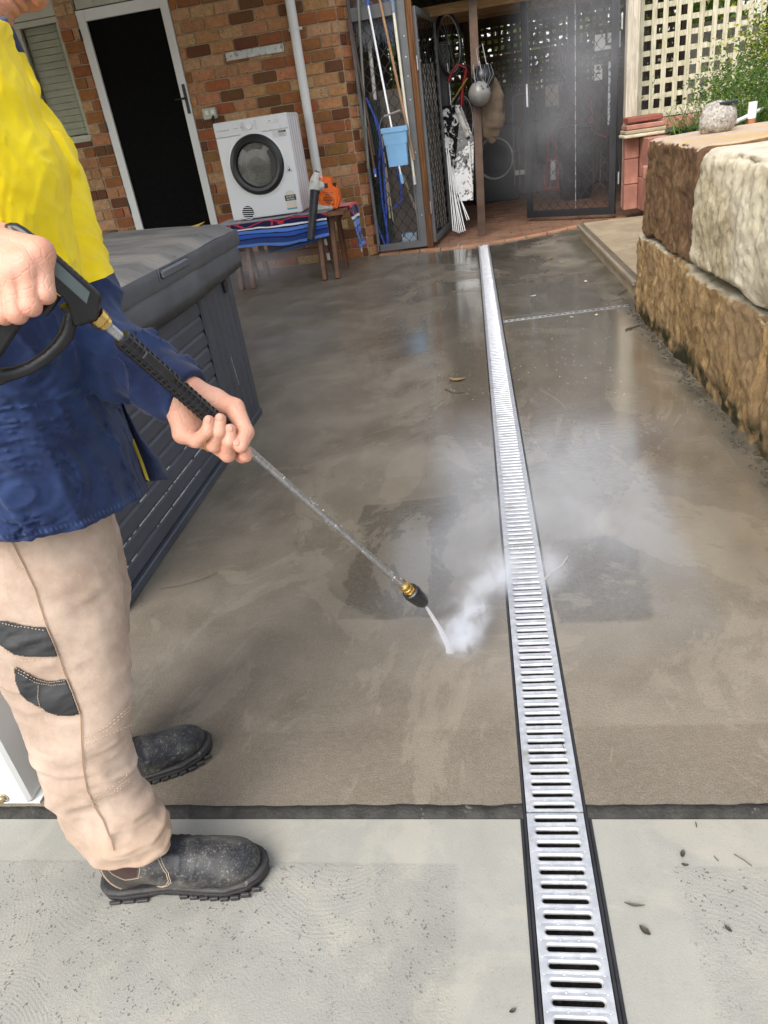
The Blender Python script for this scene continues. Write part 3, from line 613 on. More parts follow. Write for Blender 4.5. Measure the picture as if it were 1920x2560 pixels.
for i in range(44): b.box((-1.05+i*.095, 12.46, 0), (-1.05+i*.095+.089, 12.485, 1.28), bev=.003)
for i in range(24): b.box((3.14, 8.9+i*.15, 0), (3.16, 8.9+i*.15+.14, 1.1 if i > 2 else 2.3))
b.box((-1.115, 8.31, 0), (-1.10, 12.5, 2.4)); b.build('board_wall', M_dwood, shed)
th = thing('shed_post', 'dark timber post with helmets and sack hung on it', 'post', (.09, 8.56, 0)); b = MB(); b.beam((.078, 8.56, .004), (.13, 8.6, 2.33), .085, .085, bev=.004); b.build('post_timber', M_dwood, th)
# fixed screen panel beside the brick corner
sp = thing('mesh_screen', 'fixed grey framed diamond mesh screen beside the brick corner', 'screen', (-.78, 8.14, 0))
b = MB(); y0, y1 = 8.12, 8.16
b.box((-.588, y0, .03), (-.512, y1, 2.34), bev=.003); b.box((-1.045, y0, .03), (-.588, y1, .10), bev=.003); b.box((-1.045, y0, 2.13), (-.588, y1, 2.24), bev=.003); b.box((-1.06, y0, .03), (-1.03, y1, 2.34), bev=.003)
b.box((-.604, y0-.001, .10), (-.589, y1-.004, 2.13)); b.build('frame', M_grey, sp)
b = MB(); grille(b, (-1.03, 8.14, .1), (1, 0, 0), (0, 0, 1), .43, 2.03, .108, .14, .0042); b.build('grille', M_black, sp)
b = MB()
for z in (.35, .95, 1.42, 1.62, 1.78, 1.95):
    b = MB(); b.lathe([(0, .004), (.006, .002), (.007, 0)], (-.545, y0, z), (0, -1, 0), n=8); b.build('screw', M_galv, sp)
th = thing('timber_post', 'reddish brown grained timber post between mesh screen and open door', 'post', (-.48, 8.15, 0)); b = MB(); b.box((-.510, 8.105, .002), (-.448, 8.20, 2.36), bev=.003); b.build('post_timber', M_owood, th)
def swing_door(root, hinge, tip, z0, z1, fw, m, dw, dh, t, back=None):
    h_ = np.array([*hinge, 0.]); e = np.array([*tip, 0.])-h_; W = np.linalg.norm(e); e /= W; up = np.array((0, 0, 1.)); nn = np.cross(e, up)
    b = MB()
    for (x0, x1, a, c_) in ((0, fw, z0, z1), (W-fw, W, z0, z1), (fw, W-fw, z0, z0+fw), (fw, W-fw, z1-fw, z1)): b.prism([(x0+.001, a), (x1-.001, a), (x1-.001, c_), (x0+.001, c_)], h_-nn*.016, e, up, nn*.032)
    for (x0, x1, a, c_) in ((fw, W-fw, z0+fw, z0+fw+.012), (fw, W-fw, z1-fw-.012, z1-fw), (fw, fw+.012, z0+fw+.012, z1-fw-.012), (W-fw-.012, W-fw, z0+fw+.012, z1-fw-.012)): b.prism([(x0+.0005, a), (x1-.0005, a), (x1-.0005, c_), (x0+.0005, c_)], h_-nn*.009, e, up, nn*.018)
    b.build('frame', m, root)
    b = MB(); grille(b, h_+e*fw+up*(z0+fw), e, (0, 0, 1), W-2*fw, z1-z0-2*fw, dw, dh, t); b.build('grille', M_black, root); return h_, e, W, nn
th = thing('open_mesh_door', 'grey framed mesh door swung inward beside the timber post', 'door', (-.36, 8.7, 0))
h_, e, W, nn = swing_door(th, (-.435, 8.16), (-.285, 9.25), .055, 2.18, .05, M_grey, .16, .115, .005)
for z in (.35, 1.66):
    b = MB(); b.tube([(-.445, 8.135, z), (-.445, 8.135, z+.12)], .008); b.build('hinge', M_galv, th)
th = thing('black_mesh_door', 'black diamond mesh security door half open on the right with mist behind', 'door', (1.1, 8.9, 0))
h_, e, W, nn = swing_door(th, (1.535, 8.62), (.632, 9.2), .05, 2.33, .062, M_black, .112, .135, .004)
b = MB(); b.prism([(.47, .12), (.476, .12), (.476, 2.25), (.47, 2.25)], h_+nn*.02, e, (0, 0, 1), nn*.006); b.build('centre_wire', M_galv, th)
b = MB()
for z in (.35, 1.75): b.tube([(1.56, 8.6, z), (1.56, 8.6, z+.12)], .009)
b.build('hinge', M_galv, th)
b = MB(); b.box((.655, 9.15, 1.2), (.675, 9.165, 1.42), bev=.002); b.build('lock_plate', M_galv, th)
# right side posts and lattice screen
th = thing('grey_post', 'weathered grey timber post at the right side of the shed opening', 'post', (1.65, 8.5, 0)); b = MB(); b.box((1.585, 8.45, .12), (1.70, 8.57, 2.6), bev=.004); b.build('post_timber', M_gwood, th)
ls = thing('lattice_screen', 'pale treated pine lattice screen above the garden bed at top right', 'lattice screen', (2.7, 8.66, .9))
b = MB(); lattice(b, (1.735, 8.66, .975), (1, 0, 0), (0, 0, 1), 2.6, 1.12, .113, .047, pitchy=.128, wy=.047, seed=8); lattice(b, (1.76, 8.63, 2.0), (1, 0, 0), (0, 0, 1), 2.6, .6, .113, .05, pitchy=.06, wy=.045, seed=9); b.build('slat_panel', M_lat, ls)
b = MB(); b.box((1.705, 8.63, .93), (4.4, 8.68, .973), bev=.003); b.build('bottom_rail', M_gwood, ls)
# neighbouring wall seen through the lattice and fence behind
th = thing('cream_fence', 'cream sheet fence standing behind the pale lattice', 'fence', (3.5, 9.6, 0)); b = MB(); x = 2.42
while x < 6: b.box((x, 9.6, 0), (x+.19, 9.62, 1.75), bev=.004); b.box((x+.19, 9.595, 0), (x+.24, 9.61, 1.75), bev=.003); x += .24
b.build('fence_sheet', mat('fence_paint', (.55, .53, .44), .6, var=.08), th)
# ledge with ribbed nosing
M_ledge = mat('sandy_concrete', (.33, .26, .17), .85, var=.2, vs=5, bump=.6, bs=120, dirt=((.16, .12, .08), 7, .6, .75))
le = thing('concrete_ledge', 'sandy concrete step with ribbed nosing between sandstone and door', 'step', (1.4, 6.5, 0))
b = MB(); b.box((1.075, 5.0, -.05), (1.72, 7.78, .118), bev=.008); b.box((1.034, 5.0, -.05), (1.0745, 7.74, .075)); b.build('step_slab', M_ledge, le)
b = MB(); b.box((1.012, 5.0, .077), (1.073, 7.76, .121), bev=.010); b.build('nosing', mat('nosing_concrete', (.25, .20, .14), .8, bump=.7, bs=150), le)
b = MB()
for i in range(4): b.box((1.032+i*.0105, 5.0, .1211), (1.036+i*.0105, 7.75, .1238), bev=.001)
b.build('grip_rib', M_blk, le)
# sandstone blocks
def rock(name, label, lo, hi, m, seed, face_amp=.02, res=.0125, rad=.03, cut=None, tilt=None, group='sandstone blocks of the retaining wall'):
    lo = np.array(lo, float); hi = np.array(hi, float); n = np.maximum(2, np.ceil((hi-lo)/res).astype(int)); n = np.minimum(n, [40, 190, 44]); V = []; F = []
    idx = {}
    def vid(i, j, k):
        if (i, j, k) not in idx: idx[(i, j, k)] = len(V); V.append((i/n[0], j/n[1], k/n[2]))
        return idx[(i, j, k)]
    for i in range(n[0]):
        for j in range(n[1]): F += [(vid(i, j, 0), vid(i, j+1, 0), vid(i+1, j+1, 0), vid(i+1, j, 0)), (vid(i, j, n[2]), vid(i+1, j, n[2]), vid(i+1, j+1, n[2]), vid(i, j+1, n[2]))]
        for k in range(n[2]): F += [(vid(i, 0, k), vid(i+1, 0, k), vid(i+1, 0, k+1), vid(i, 0, k+1)), (vid(i, n[1], k), vid(i, n[1], k+1), vid(i+1, n[1], k+1), vid(i+1, n[1], k))]
    for j in range(n[1]):
        for k in range(n[2]): F += [(vid(0, j, k), vid(0, j, k+1), vid(0, j+1, k+1), vid(0, j+1, k)), (vid(n[0], j, k), vid(n[0], j+1, k), vid(n[0], j+1, k+1), vid(n[0], j, k+1))]
    U = np.array(V); P_ = lo+U*(hi-lo)
    c = np.clip(P_, lo+rad, hi-rad); d = P_-c; L = np.linalg.norm(d, axis=1, keepdims=True); P_ = np.where(L > 1e-9, c+d/np.maximum(L, 1e-9)*rad, P_)
    fx = (U[:, 0] < .001)[:, None]; nsv = np.array([1, .7, 1.0])
    q = P_*[1, 1, 1.05]; q = q+.03*vn(P_, 6, seed+20)[:, None]
    disp = (fbm(q, 2.6, 2, seed)*.7+(.5-np.abs(vn(q, 8, seed+3)))*.45+fbm(q, 18, 2, seed+4)*.28+fbm(P_, 48, 2, seed+5)*.30)*face_amp
    chip = np.clip(fbm(P_, 7, 3, seed+9)-.25, 0, 1)*face_amp*1.6
    P_[:, 0] += np.where(U[:, 0] < .02, disp+chip*.5, 0)
    P_[:, 2] += np.where(U[:, 2] > .98, fbm(P_, 3, 3, seed+5)*.006, 0)+np.where((U[:, 2] > .97) & (U[:, 0] < .05), -np.abs(fbm(P_, 9, 4, seed+4))*.012, 0)
    P_[:, 2] += np.where((U[:, 2] < .03) & (U[:, 0] < .1), np.clip(fbm(P_*[0, 1, 0], 4, 3, seed+6), -1, 1)*.018, 0)
    P_[:, 1] += np.where((U[:, 1] < .01) | (U[:, 1] > .99), fbm(P_, 6, 4, seed+7)*.012, 0)
    if tilt is not None: P_ = tilt(P_, U)
    o = arr(name, P_, F, m, smooth=True); return tag(o, label, 'sandstone block', group)
def t1(P, U): P[:, 2] -= np.where(U[:, 2] > .5, 0, 0); return P
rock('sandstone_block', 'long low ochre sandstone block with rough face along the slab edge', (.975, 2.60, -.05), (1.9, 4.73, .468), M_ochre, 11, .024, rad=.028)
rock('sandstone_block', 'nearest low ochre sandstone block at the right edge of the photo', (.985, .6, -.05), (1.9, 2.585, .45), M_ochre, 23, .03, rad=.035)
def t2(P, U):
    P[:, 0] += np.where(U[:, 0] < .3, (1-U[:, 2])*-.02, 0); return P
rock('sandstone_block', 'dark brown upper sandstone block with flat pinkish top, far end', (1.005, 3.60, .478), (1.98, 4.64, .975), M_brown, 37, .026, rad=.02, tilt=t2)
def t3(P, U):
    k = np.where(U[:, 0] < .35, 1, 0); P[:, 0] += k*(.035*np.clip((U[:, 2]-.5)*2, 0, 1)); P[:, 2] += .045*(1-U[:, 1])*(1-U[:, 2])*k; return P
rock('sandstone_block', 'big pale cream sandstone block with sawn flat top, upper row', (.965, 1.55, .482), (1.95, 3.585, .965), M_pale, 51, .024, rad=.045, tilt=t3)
for q, (y, z, s_) in enumerate(((4.62, .2, 1),)):
    pass
# garden bed behind the stones
b = MB(); V = []; F = []; n = 50
for i in range(n+1):
    for j in range(n+1): x = 1.9+2.9*i/n; y = 1.5+7.1*j/n; V.append((x, y, .86+fbm(np.array([x, y, 0]), 2)*.05))
b.add(V, [(i*(n+1)+j, (i+1)*(n+1)+j, (i+1)*(n+1)+j+1, i*(n+1)+j+1) for i in range(n) for j in range(n)], 0, True); b.box((1.93, 4.7, 0), (4.8, 8.58, .80)); struct(b.build('garden_soil', mat('garden_soil', (.06, .045, .03), .95, var=.4, bump=1, bs=30, bd=.02), org=(0, 0, 0)))
# red painted block wall and pavers
bk = [((1.565, 8.30, .12), (1.70, 8.43, .36)), ((1.565, 8.30, .366), (1.70, 8.43, .60)), ((1.565, 8.30, .606), (1.70, 8.43, .80))]
gl = ['lowest pink painted block standing on the ledge beside the black door', 'middle pink painted block of the stack beside the black door', 'top pink painted block of the stack beside the black door']
for (lo, hi), l in zip(bk, gl):
    b = MB(); b.box(lo, hi, bev=.004); o = b.build('concrete_block', M_redpaint); tag(o, l, 'block', 'pink painted blocks')
b = MB(); b.box((1.705, 7.9, .12), (1.92, 8.44, .42), bev=.006); tag(b.build('concrete_block', M_redpaint), 'lower reddish block with a broken corner behind the brown sandstone', 'block', 'pink painted blocks')
b = MB(); b.box((1.71, 7.92, .426), (1.92, 8.44, .79), bev=.006); b.box((1.65, 7.80, .44), (1.77, 7.91, .56), bev=.012); tag(b.build('concrete_block', M_redpaint), 'upper reddish block with a knob of brick sticking out by the sandstone', 'block', 'pink painted blocks')
for i, (l, z, h, m) in enumerate((('thin crumbly sandstone paver lowest in the little stack by the door', .80, .03, M_pale), ('grey brown paver second from the bottom of the little stack', .832, .035, M_ledge), ('red brick paver third up in the little stack', .87, .045, M_redpaint), ('dark red capping paver on top of the little stack', .93, .05, mat('deep_red_paint', (.24, .07, .045), .8, bump=.9, bs=40, bd=.006)))):
    V0 = (1.52+i*.012, 8.12+.01*i, z); b = MB(); b.box(V0, (1.52+i*.012+.42-.03*i, 8.42, z+h), bev=.008); tag(b.build('paver', m), l, 'paver', 'pavers stacked beside the black door')
b = MB()
for i in range(3): b.box((1.93+i*.33, 8.44, .55), (2.255+i*.33, 8.56, .925), bev=.005)
tag(b.build('block_wall', M_redpaint), 'low pink painted block wall under the pale lattice', 'wall')
# rock solar light
th = thing('rock_light', 'grey rock shaped solar light on the brown sandstone top', 'solar light', (1.72, 4.45, .97))
c_ = PY(1793, 318, 4.35); M_spk = mat('speckled_rock', (.36, .33, .29), .8, var=.4, vs=60, bump=.9, bs=70, bd=.006, dirt=((.08, .07, .06), 90, .55, .62))
def rk(p): return fbm(np.array([p.x, p.y, p.z])*1.0, 1.7, 4, 4)*.16-.0
b = MB(); b.ellipsoid((c_[0], c_[1], .985+.055), (.088, .08, .085), M=Matrix.Rotation(R_(28), 3, 'Y'), nu=32, nv=20, disp=rk); b.build('rock_shell', M_spk, th)
b = MB(); b.box((c_[0]-.01, c_[1]-.05, 0), (c_[0]+.08, c_[1]+.045, .012), M=Matrix.Translation((.0, 0, 1.102))@Matrix.Rotation(R_(0), 4, 'Y'), bev=.004); b.build('solar_panel', mat('solar_glass', (.02, .025, .04), .15), th)
# plants
def leaves(b, pts, size, asp, r, mi, droop=.3):
    for p in pts:
        d = nrm([r.gauss(0, 1), r.gauss(0, 1), r.gauss(.2, .8)]); s_ = nrm(np.cross(d, [r.gauss(0, 1), r.gauss(0, 1), r.gauss(0, 1)])); L = size*r.uniform(.6, 1.3); w_ = L*asp; n2 = np.cross(d, s_)*L*.12
        m = mi[r.randrange(len(mi))]; b.add([p, p+d*L*.5+s_*w_/2+n2, p+d*L, p+d*L*.5-s_*w_/2+n2], [(0, 1, 2, 3)], m)
r = random.Random(3)
def blade(b, p, d, L, w_, m, sag=.5, n=5):
    d = nrm(d); s_ = nrm(np.cross(d, (0, 0, 1.01))); V = []
    for i in range(n+1):
        t_ = i/n; q = np.array(p)+d*L*t_+np.array([0, 0, -sag*L*t_*t_]); ww = w_*(1-t_**2*.95)/2; V += [q-s_*ww, q+s_*ww]
    b.add(V, [(2*i, 2*i+1, 2*i+3, 2*i+2) for i in range(n)], m, True)
FC = PY(1860, 262, 5.7); th = thing('grassy_fern', 'feathery green grass clump spilling toward the rock light', 'plant', (FC[0], 5.7, .88))
b = MB()
for i in range(1500):
    c0 = np.array([r.gauss(FC[0]+.12, .20), r.gauss(5.9, .3), .9]); a = r.uniform(0, 2*math.pi); dd = np.array([math.cos(a)-.35, math.sin(a)*.8, r.uniform(.5, 1.8)]); blade(b, c0, dd, r.uniform(.25, .55), r.uniform(.003, .007), r.choice([0, 1, 1, 2]), r.uniform(.3, .8))
for i in range(260):
    c0 = np.array([r.gauss(FC[0]+.15, .20), r.gauss(5.9, .25), 1.0+abs(r.gauss(0, .14))]); leaves(b, [c0+np.array([r.gauss(0, .05) for _ in range(3)]) for _ in range(16)], .03, .3, r, [0, 1, 2])
b.build('foliage', M_green, th)
th = thing('long_leaf_grass', 'tall arching light green blades at the right edge behind the sandstone', 'plant', (2.6, 4.4, .88)); b = MB()
for i in range(260):
    c0 = np.array([r.uniform(2.05, 2.9), r.uniform(4.0, 5.6), .9]); a = r.uniform(0, 6.28); blade(b, c0, (math.cos(a), math.sin(a), r.uniform(.8, 2.5)), r.uniform(.15, .42), r.uniform(.004, .010), r.choice([1, 2, 2, 0]), r.uniform(.3, .9))
for i in range(150):
    c0 = np.array([r.uniform(2.0, 2.9), r.uniform(3.8, 5.6), .93+r.random()*.1]); leaves(b, [c0+np.array([r.gauss(0, .03) for _ in range(3)]) for _ in range(8)], .018, .7, r, [1, 2])
b.build('foliage', M_green, th)
th = thing('yellow_green_shrub', 'yellow green small leafed shrub in front of the lattice at right', 'shrub', (3.1, 7.3, .88)); b = MB()
SC_ = PY(1885, 170, 6.8); cs = [np.array([r.gauss(SC_[0]+.15, .22), r.gauss(6.9, .25), r.uniform(1.05, 1.8)]) for _ in range(80)]; cs = [c0 for c0 in cs if c0[2]-1.15 < (c0[0]-SC_[0]+.35)*1.2]
for c0 in cs:
    b.tube([(3.1, 7.3, .88), (c0+np.array([3.1, 7.3, .88]))/2+[r.gauss(0, .04), 0, .05], c0], [.009, .006, .002], 5, 5); leaves(b, [c0+np.array([r.gauss(0, .075) for _ in range(3)]) for _ in range(60)], .034, .5, r, [1, 2, 4, 4] if c0[2] > 1.35 else [0, 1, 2])
b.build('foliage', M_green+[M_dwood], th)
th = thing('overhanging_branch', 'leafy green branch tip hanging in at the top right corner', 'branch', (2.6, 6.0, 2.1)); b = MB()
b.tube([(3.4, 6.3, 2.4), (2.9, 6.1, 2.05), (2.45, 6.0, 1.93)], [.01, .006, .002], 5, 6)
for i in range(50):
    t_ = r.random(); c0 = np.array([3.2-t_*.8, 6.15-.15*t_, 2.22-.3*t_]); leaves(b, [c0+np.array([r.gauss(0, .05) for _ in range(3)])], .075, .35, r, [1, 2])
b.build('foliage', M_green+[M_dwood], th)
p0, p1, p2 = G(1805, 318, 1.0), G(1850, 300, 1.0), G(1925, 262, 1.0)
b = MB(); b.tube([p0, p1, p2, p2+(p2-p1)*3], .012, n=10); tag(b.build('garden_pipe', M_white), 'thin white pipe lying behind the rock light', 'pipe')
b = MB(); q = PY(1880, 285, 4.9); b.tube([(q[0], q[1], .86), (q[0], q[1], .99)], .022, 0, 14); b.tube([(q[0], q[1], .99), (q[0], q[1], 1.075)], .024, 1, 14); tag(b.build('marker_peg', [mat('terracotta', (.5, .17, .07), .8), M_white]), 'white topped terracotta peg among the right hand plants', 'peg')
b = MB(); b.box((1.98, 4.75, .87), (2.5, 5.0, .99), bev=.01); tag(b.build('planter_box', M_blk), 'black plastic planter trough behind the rock light', 'planter')
# foliage behind the shed
b = MB(); r = random.Random(5)
for i in range(7800):
    c0 = np.array([r.uniform(-1.8, 4.5), r.uniform(13.0, 14.6), r.uniform(.4, 3.35)]); leaves(b, [c0], .19, .6, r, [1, 2, 2, 4, 0])
for i in range(60): x = r.uniform(-1.8, 4.5); b.tube([(x, 13.8, 0), (x+r.gauss(0, .2), 13.8, 3.1)], [.03, .01], 5, 5)
o = b.build('hedge', M_green+[M_dwood], org=(0, 13.5, 0)); tag(o, 'bright green hedge behind the lattice back wall of the shed', 'hedge')
th = thing('back_fence', 'pale grey fence behind the hedge at the far end', 'fence', (1, 15.4, 0)); b = MB()
for i in range(60): b.box((-5+i*.2, 15.4, 0), (-5+i*.2+.18, 15.43, 1.8))
b.build('fence_board', mat('fence_grey', (.5, .5, .46), .8), th)
# ================================================ spa
M_spa = mat('slate_grey_plastic', (.066, .073, .092), .45, var=.15, vs=3, bump=.15, bs=300, dirt=((.12, .12, .12), 60, .70, .76))
M_vinyl = mat('grey_vinyl', (.10, .106, .12), .42, var=.2, vs=4, bump=.35, bs=180)
def vinyltop():
    t = NT('weathered_vinyl_top'); p = t.geo(); c = t.mix(t.ramp(t.noise(2.5, 5, .6, t.mapv((1, 3, 1), vec=p)), .35, .65), (.14, .137, .132), (.27, .245, .22)); c = t.mix(t.math('MULTIPLY', t.ramp(t.noise(9, 5, .7, t.mapv((.5, 2, 1), vec=p), 1.), .58, .62), .5), c, (.03, .03, .03))
    c = t.mix(t.ramp(t.noise(16, 5, .7, t.mapv((.6, 2, 1), vec=p)), .70, .715), c, (.5, .48, .44)); t.P(col=c, rough=.55); t.bump(t.noise(14, 5, .6, p), .3, .006); return t.mat
M_top = vinyltop()
spa = thing('spa', 'dark grey slatted outdoor spa with weathered vinyl cover at left', 'spa', (-2.2, 2.55, 0))
SX = -1.17; SY0, SY1 = 1.70, 3.42
b = MB(); b.box((-3.25, SY0+.02, .03), (SX-.035, SY1-.03, .80)); b.box((-3.27, SY0, .0), (SX+.004, SY1+.01, .035), bev=.004); b.box((-3.26, SY1-.029, .035), (SX-.004, SY1-.002, .80)); b.build('shell', M_spa, spa)
b = MB(); sp_ = .066; z = .042
prof = [(0, .0), (.003, .008), (.008, .010), (.050, .007), (.058, .0015), (.066, .0)]
while z < .70:
    V = []
    for zz, xx in prof: V += [(SX-.018+xx, SY0+.10, z+zz), (SX-.018+xx, 2.955, z+zz)]
    b.add(V, [(2*i, 2*i+1, 2*i+3, 2*i+2) for i in range(len(prof)-1)]); b.add([V[2*i+1] for i in range(len(prof))], [tuple(range(len(prof)))]); z += sp_
b.box((SX-.034, SY0+.08, .036), (SX-.0175, 2.96, .80)); b.build('side_panel', M_spa, spa)
def corner_post(name, ya, yb):
    b = MB(); n = 6; w_ = (yb-ya)/n; pts = []
    for i in range(n):
        y = ya+i*w_; pts += [(y+.001, -.012), (y+.007, 0), (y+w_-.007, 0), (y+w_-.001, -.012)]
    V = []
    for y, x in pts: V += [(SX+x, y, .036), (SX+x, y, .80)]
    b.add(V, [(2*i, 2*i+1, 2*i+3, 2*i+2) for i in range(len(pts)-1)]); b.build(name, M_spa, spa)
corner_post('corner_panel', 2.965, 3.42); corner_post('corner_panel', SY0, SY0+.09)
b = MB(); r = random.Random(9)
for zz, p_ in ((.174, .95), (.108, .8), (.24, .35), (.30, .15)):
    y = 1.75
    while y < 2.93:
        L = r.uniform(.01, .09)
        if r.random() < p_: b.box((SX-.007, y, zz-.0012-r.random()*.002), (SX-.0048, y+L, zz+.0008+r.random()*.002))
        y += L+r.uniform(.002, .03)
for i in range(5): y = 3.1+i*.002; b.box((SX-.001, 3.17+i*.004, .36-i*.03), (SX+.0012, 3.173+i*.004, .385-i*.03))
b.build('chipped_edge', mat('bare_scuffed_plastic', (.5, .51, .52), .7, var=.4, vs=60), spa)['kind'] = 'stuff'
# cover : folded slab with sagging skirt
def cov(u): return .935+.05*(1-abs(2*u-1))      # along x : ridge in the middle
b = MB(); nx, ny = 40, 50; V = []; F = []; x0, x1, y0, y1 = -3.32, -1.105, SY0-.06, SY1+.05
for i in range(nx+1):
    for j in range(ny+1):
        x = x0+(x1-x0)*i/nx; y = y0+(y1-y0)*j/ny; u = i/nx; e = min(i, nx-i, )/nx*(x1-x0); e2 = min(j, ny-j)/ny*(y1-y0); rd = .03; z = cov(u)+fbm(np.array([x, y, 0]), 2.6, 3)*.007
        for q in (e, e2):
            if q < rd: z -= rd-math.sqrt(max(0, rd*rd-(rd-q)**2))
        V.append((x, y, z))
b.add(V, [(i*(ny+1)+j, (i+1)*(ny+1)+j, (i+1)*(ny+1)+j+1, i*(ny+1)+j+1) for i in range(nx) for j in range(ny)], 0, True)
for (A, B) in (((x1, y0), (x1, y1)), ((x1, y1), (x0, y1)), ((x0, y0), (x1, y0))):
    n = 40; V = []
    for i in range(n+1):
        x = A[0]+(B[0]-A[0])*i/n; y = A[1]+(B[1]-A[1])*i/n; u = (x-x0)/(x1-x0); w_ = .004*fbm(np.array([x, y, 0]), 5, 2); ox, oy = (1, 0) if A[0] == B[0] else (0, 1 if A[1] > 2.5 else -1)
        for zz, o_ in ((cov(u)-.03, 0), (cov(u)-.045, .004), (cov(u)-.085, .003), (cov(u)-.10, -.006)): V.append((x+ox*(o_+w_), y+oy*(o_+w_), zz))
    b.add(V, [(4*i+k, 4*i+4+k, 4*i+5+k, 4*i+1+k) for i in range(n) for k in range(3)], 1, True)
cv = b.build('cover', [M_top, M_vinyl], spa)
b = MB()
for (A, B, o1, o2) in (((x1-.012, y0+.01), (x1-.012, y1-.012), 1, 0), ((x1-.012, y1-.012), (x0, y1-.012), 0, 1)):
    n = 60; V = []
    for i in range(n+1):
        t_ = i/n; x = A[0]+(B[0]-A[0])*t_; y = A[1]+(B[1]-A[1])*t_; u = (x-x0)/(x1-x0); sag = .020*math.sin(t_*math.pi*2.2+.6); f_ = .006*fbm(np.array([x*1., y, 1]), 6, 3)
        for k, (zz, oo) in enumerate(((cov(u)-.098, -.006), (cov(u)-.112, .001), (cov(u)-.16, .005), (cov(u)-.205+sag*.5, .004), (.752+sag, .001), (.749+sag, -.004))): V.append((x+o1*(oo+f_), y+o2*(oo+f_), zz))
    b.add(V, [(6*i+k, 6*i+6+k, 6*i+7+k, 6*i+1+k) for i in range(n) for k in range(5)], 0, True)
b.build('skirt', M_vinyl, spa)
b = MB(); b.box((x1+.004, 2.48, .868), (x1+.020, 2.74, .898), bev=.006); b.tube([(x1+.006, 2.47, .86), (x1+.008, 2.47, .905), (x1+.006, 2.76, .90), (x1+.008, 2.76, .865)], .002); b.build('handle', M_vinyl, cv)
b = MB(); b.box((SX+.001, 3.27, .655), (SX+.016, 3.30, .71), bev=.004); b.box((SX+.001, 3.305, .675), (SX+.013, 3.325, .70), bev=.003); b.tube([(SX+.012, 3.29, .70), (SX+.018, 3.28, .76), (SX+.03, 3.27, .80)], .004); b.build('clip', M_blk, spa)
def litter(name, label, cat, pts, col, th_=.002):
    b = MB(); n = len(pts); c = np.mean(pts, 0); V = [p for p in pts]+[c+[0, 0, .006]]; b.add(V, [(i, (i+1) % n, n) for i in range(n)]); return tag(b.build(name, mat(name+'_leaf', col, .7)), label, cat)
q = np.array([-1.26, 3.40, cov(.93)-.002]); litter('dry_leaf', 'curled yellow brown dead leaf on the corner of the spa cover', 'leaf', [q+[-.03, -.01, .008], q+[0, -.012, .002], q+[.035, .004, .02], q+[.01, .016, .0]], (.35, .24, .04))
# ================================================ dryer
DY = 7.12; c4 = [PY(532, 308, DY), PY(716, 281, DY), PY(757, 533, DY), PY(583, 556, DY)]
x0 = (c4[0][0]+c4[3][0])/2; x1 = (c4[1][0]+c4[2][0])/2; zt = (c4[0][2]+c4[1][2])/2; zb = (c4[2][2]+c4[3][2])/2
M_app = mat('appliance_white', (.80, .81, .82), .22, var=.02, vs=2, coat=.3); M_print = mat('grey_print', (.10, .10, .11), .5); M_app2 = mat('panel_white', (.76, .77, .78), .3, var=.02)
dry = thing('tumble_dryer', 'white front vented clothes dryer with black door standing on the bench', 'dryer', ((x0+x1)/2, DY+.25, zb))
b = MB(); b.box((x0, DY+.02, zb+.012), (x1, DY+.50, zt), bev=.008); b.box((x0+.002, DY+.001, zb+.012), (x1-.002, DY+.0195, zt-.125), bev=.006)
for k in range(4): b.box((x1+.0002, DY+.07+k*.10, zb+.03), (x1+.004, DY+.10+k*.10, zt-.03), bev=.0015)
for fx in (x0+.05, x1-.05):
    for fy in (DY+.06, DY+.44): b.lathe([(.02, 0), (.02, .015)], (fx, fy, zb), (0, 0, 1), n=12)
b.build('cabinet', M_app, dry)
EX, EZ = (1, 0, 0), (0, 0, 1); FY = DY
b = MB(); b.box((x0+.002, DY-.002, zt-.1225), (x1-.002, DY+.0195, zt-.004), bev=.005); cp_ = b.build('control_panel', M_app2, dry)
W_ = x1-x0; kx = x0+W_*.485; kz = zt-.062
b = MB(); b.lathe([(0, .024), (.026, .024), (.029, .02), (.0305, 0)], (kx, DY-.002, kz), (0, -1, 0), n=40); b.build('dial', M_app, cp_)
b = MB(); b.box((kx-.001, DY-.0268, kz+.008), (kx+.001, DY-.0262, kz+.024)); 
text_mesh(b, 'Westinghouse', .0165, (x0+.045, DY-.0022, kz-.012), EX, EZ); b.lathe([(.006, 0), (.0075, .0003)], (x0+.030, DY-.0022, kz-.006), (0, -1, 0), n=16)
text_mesh(b, 'Autodry', .012, (x0+.185, DY-.0022, kz-.008), EX, EZ); b.lathe([(.0135, .0), (.0145, .0004), (.0145, 0)], (x0+.268, DY-.0022, kz-.004), (0, -1, 0), n=24); text_mesh(b, '7kg', .010, (x0+.259, DY-.0022, kz-.008), EX, EZ)
for k in range(6):
    zz = kz+.032-k*.0125; b.box((kx-.052, DY-.0026, zz), (kx-.046, DY-.0021, zz+.003)); text_mesh(b, ('High', 'Normal', 'Cottons', 'Delicate', 'Easy', 'Airing')[k], .0082, (kx-.056, DY-.0022, zz-.001), EX, EZ, align='RIGHT')
    b.box((kx+.046, DY-.0026, zz), (kx+.050, DY-.0021, zz+.003)); text_mesh(b, ('200', '150', '120', '90', '60', '30')[k], .0082, (kx+.056, DY-.0022, zz-.001), EX, EZ)
b.box((kx+.185, DY-.0026, kz+.012), (kx+.20, DY-.0021, kz+.018)); b.lathe([(.0125, 0), (.0135, .0004), (.0135, 0)], (kx+.255, DY-.0022, kz+.008), (0, -1, 0), n=24); b.box((kx+.165, DY-.0024, kz-.002), (kx+.275, DY-.0021, kz-.001)); b.build('marking', M_print, cp_)
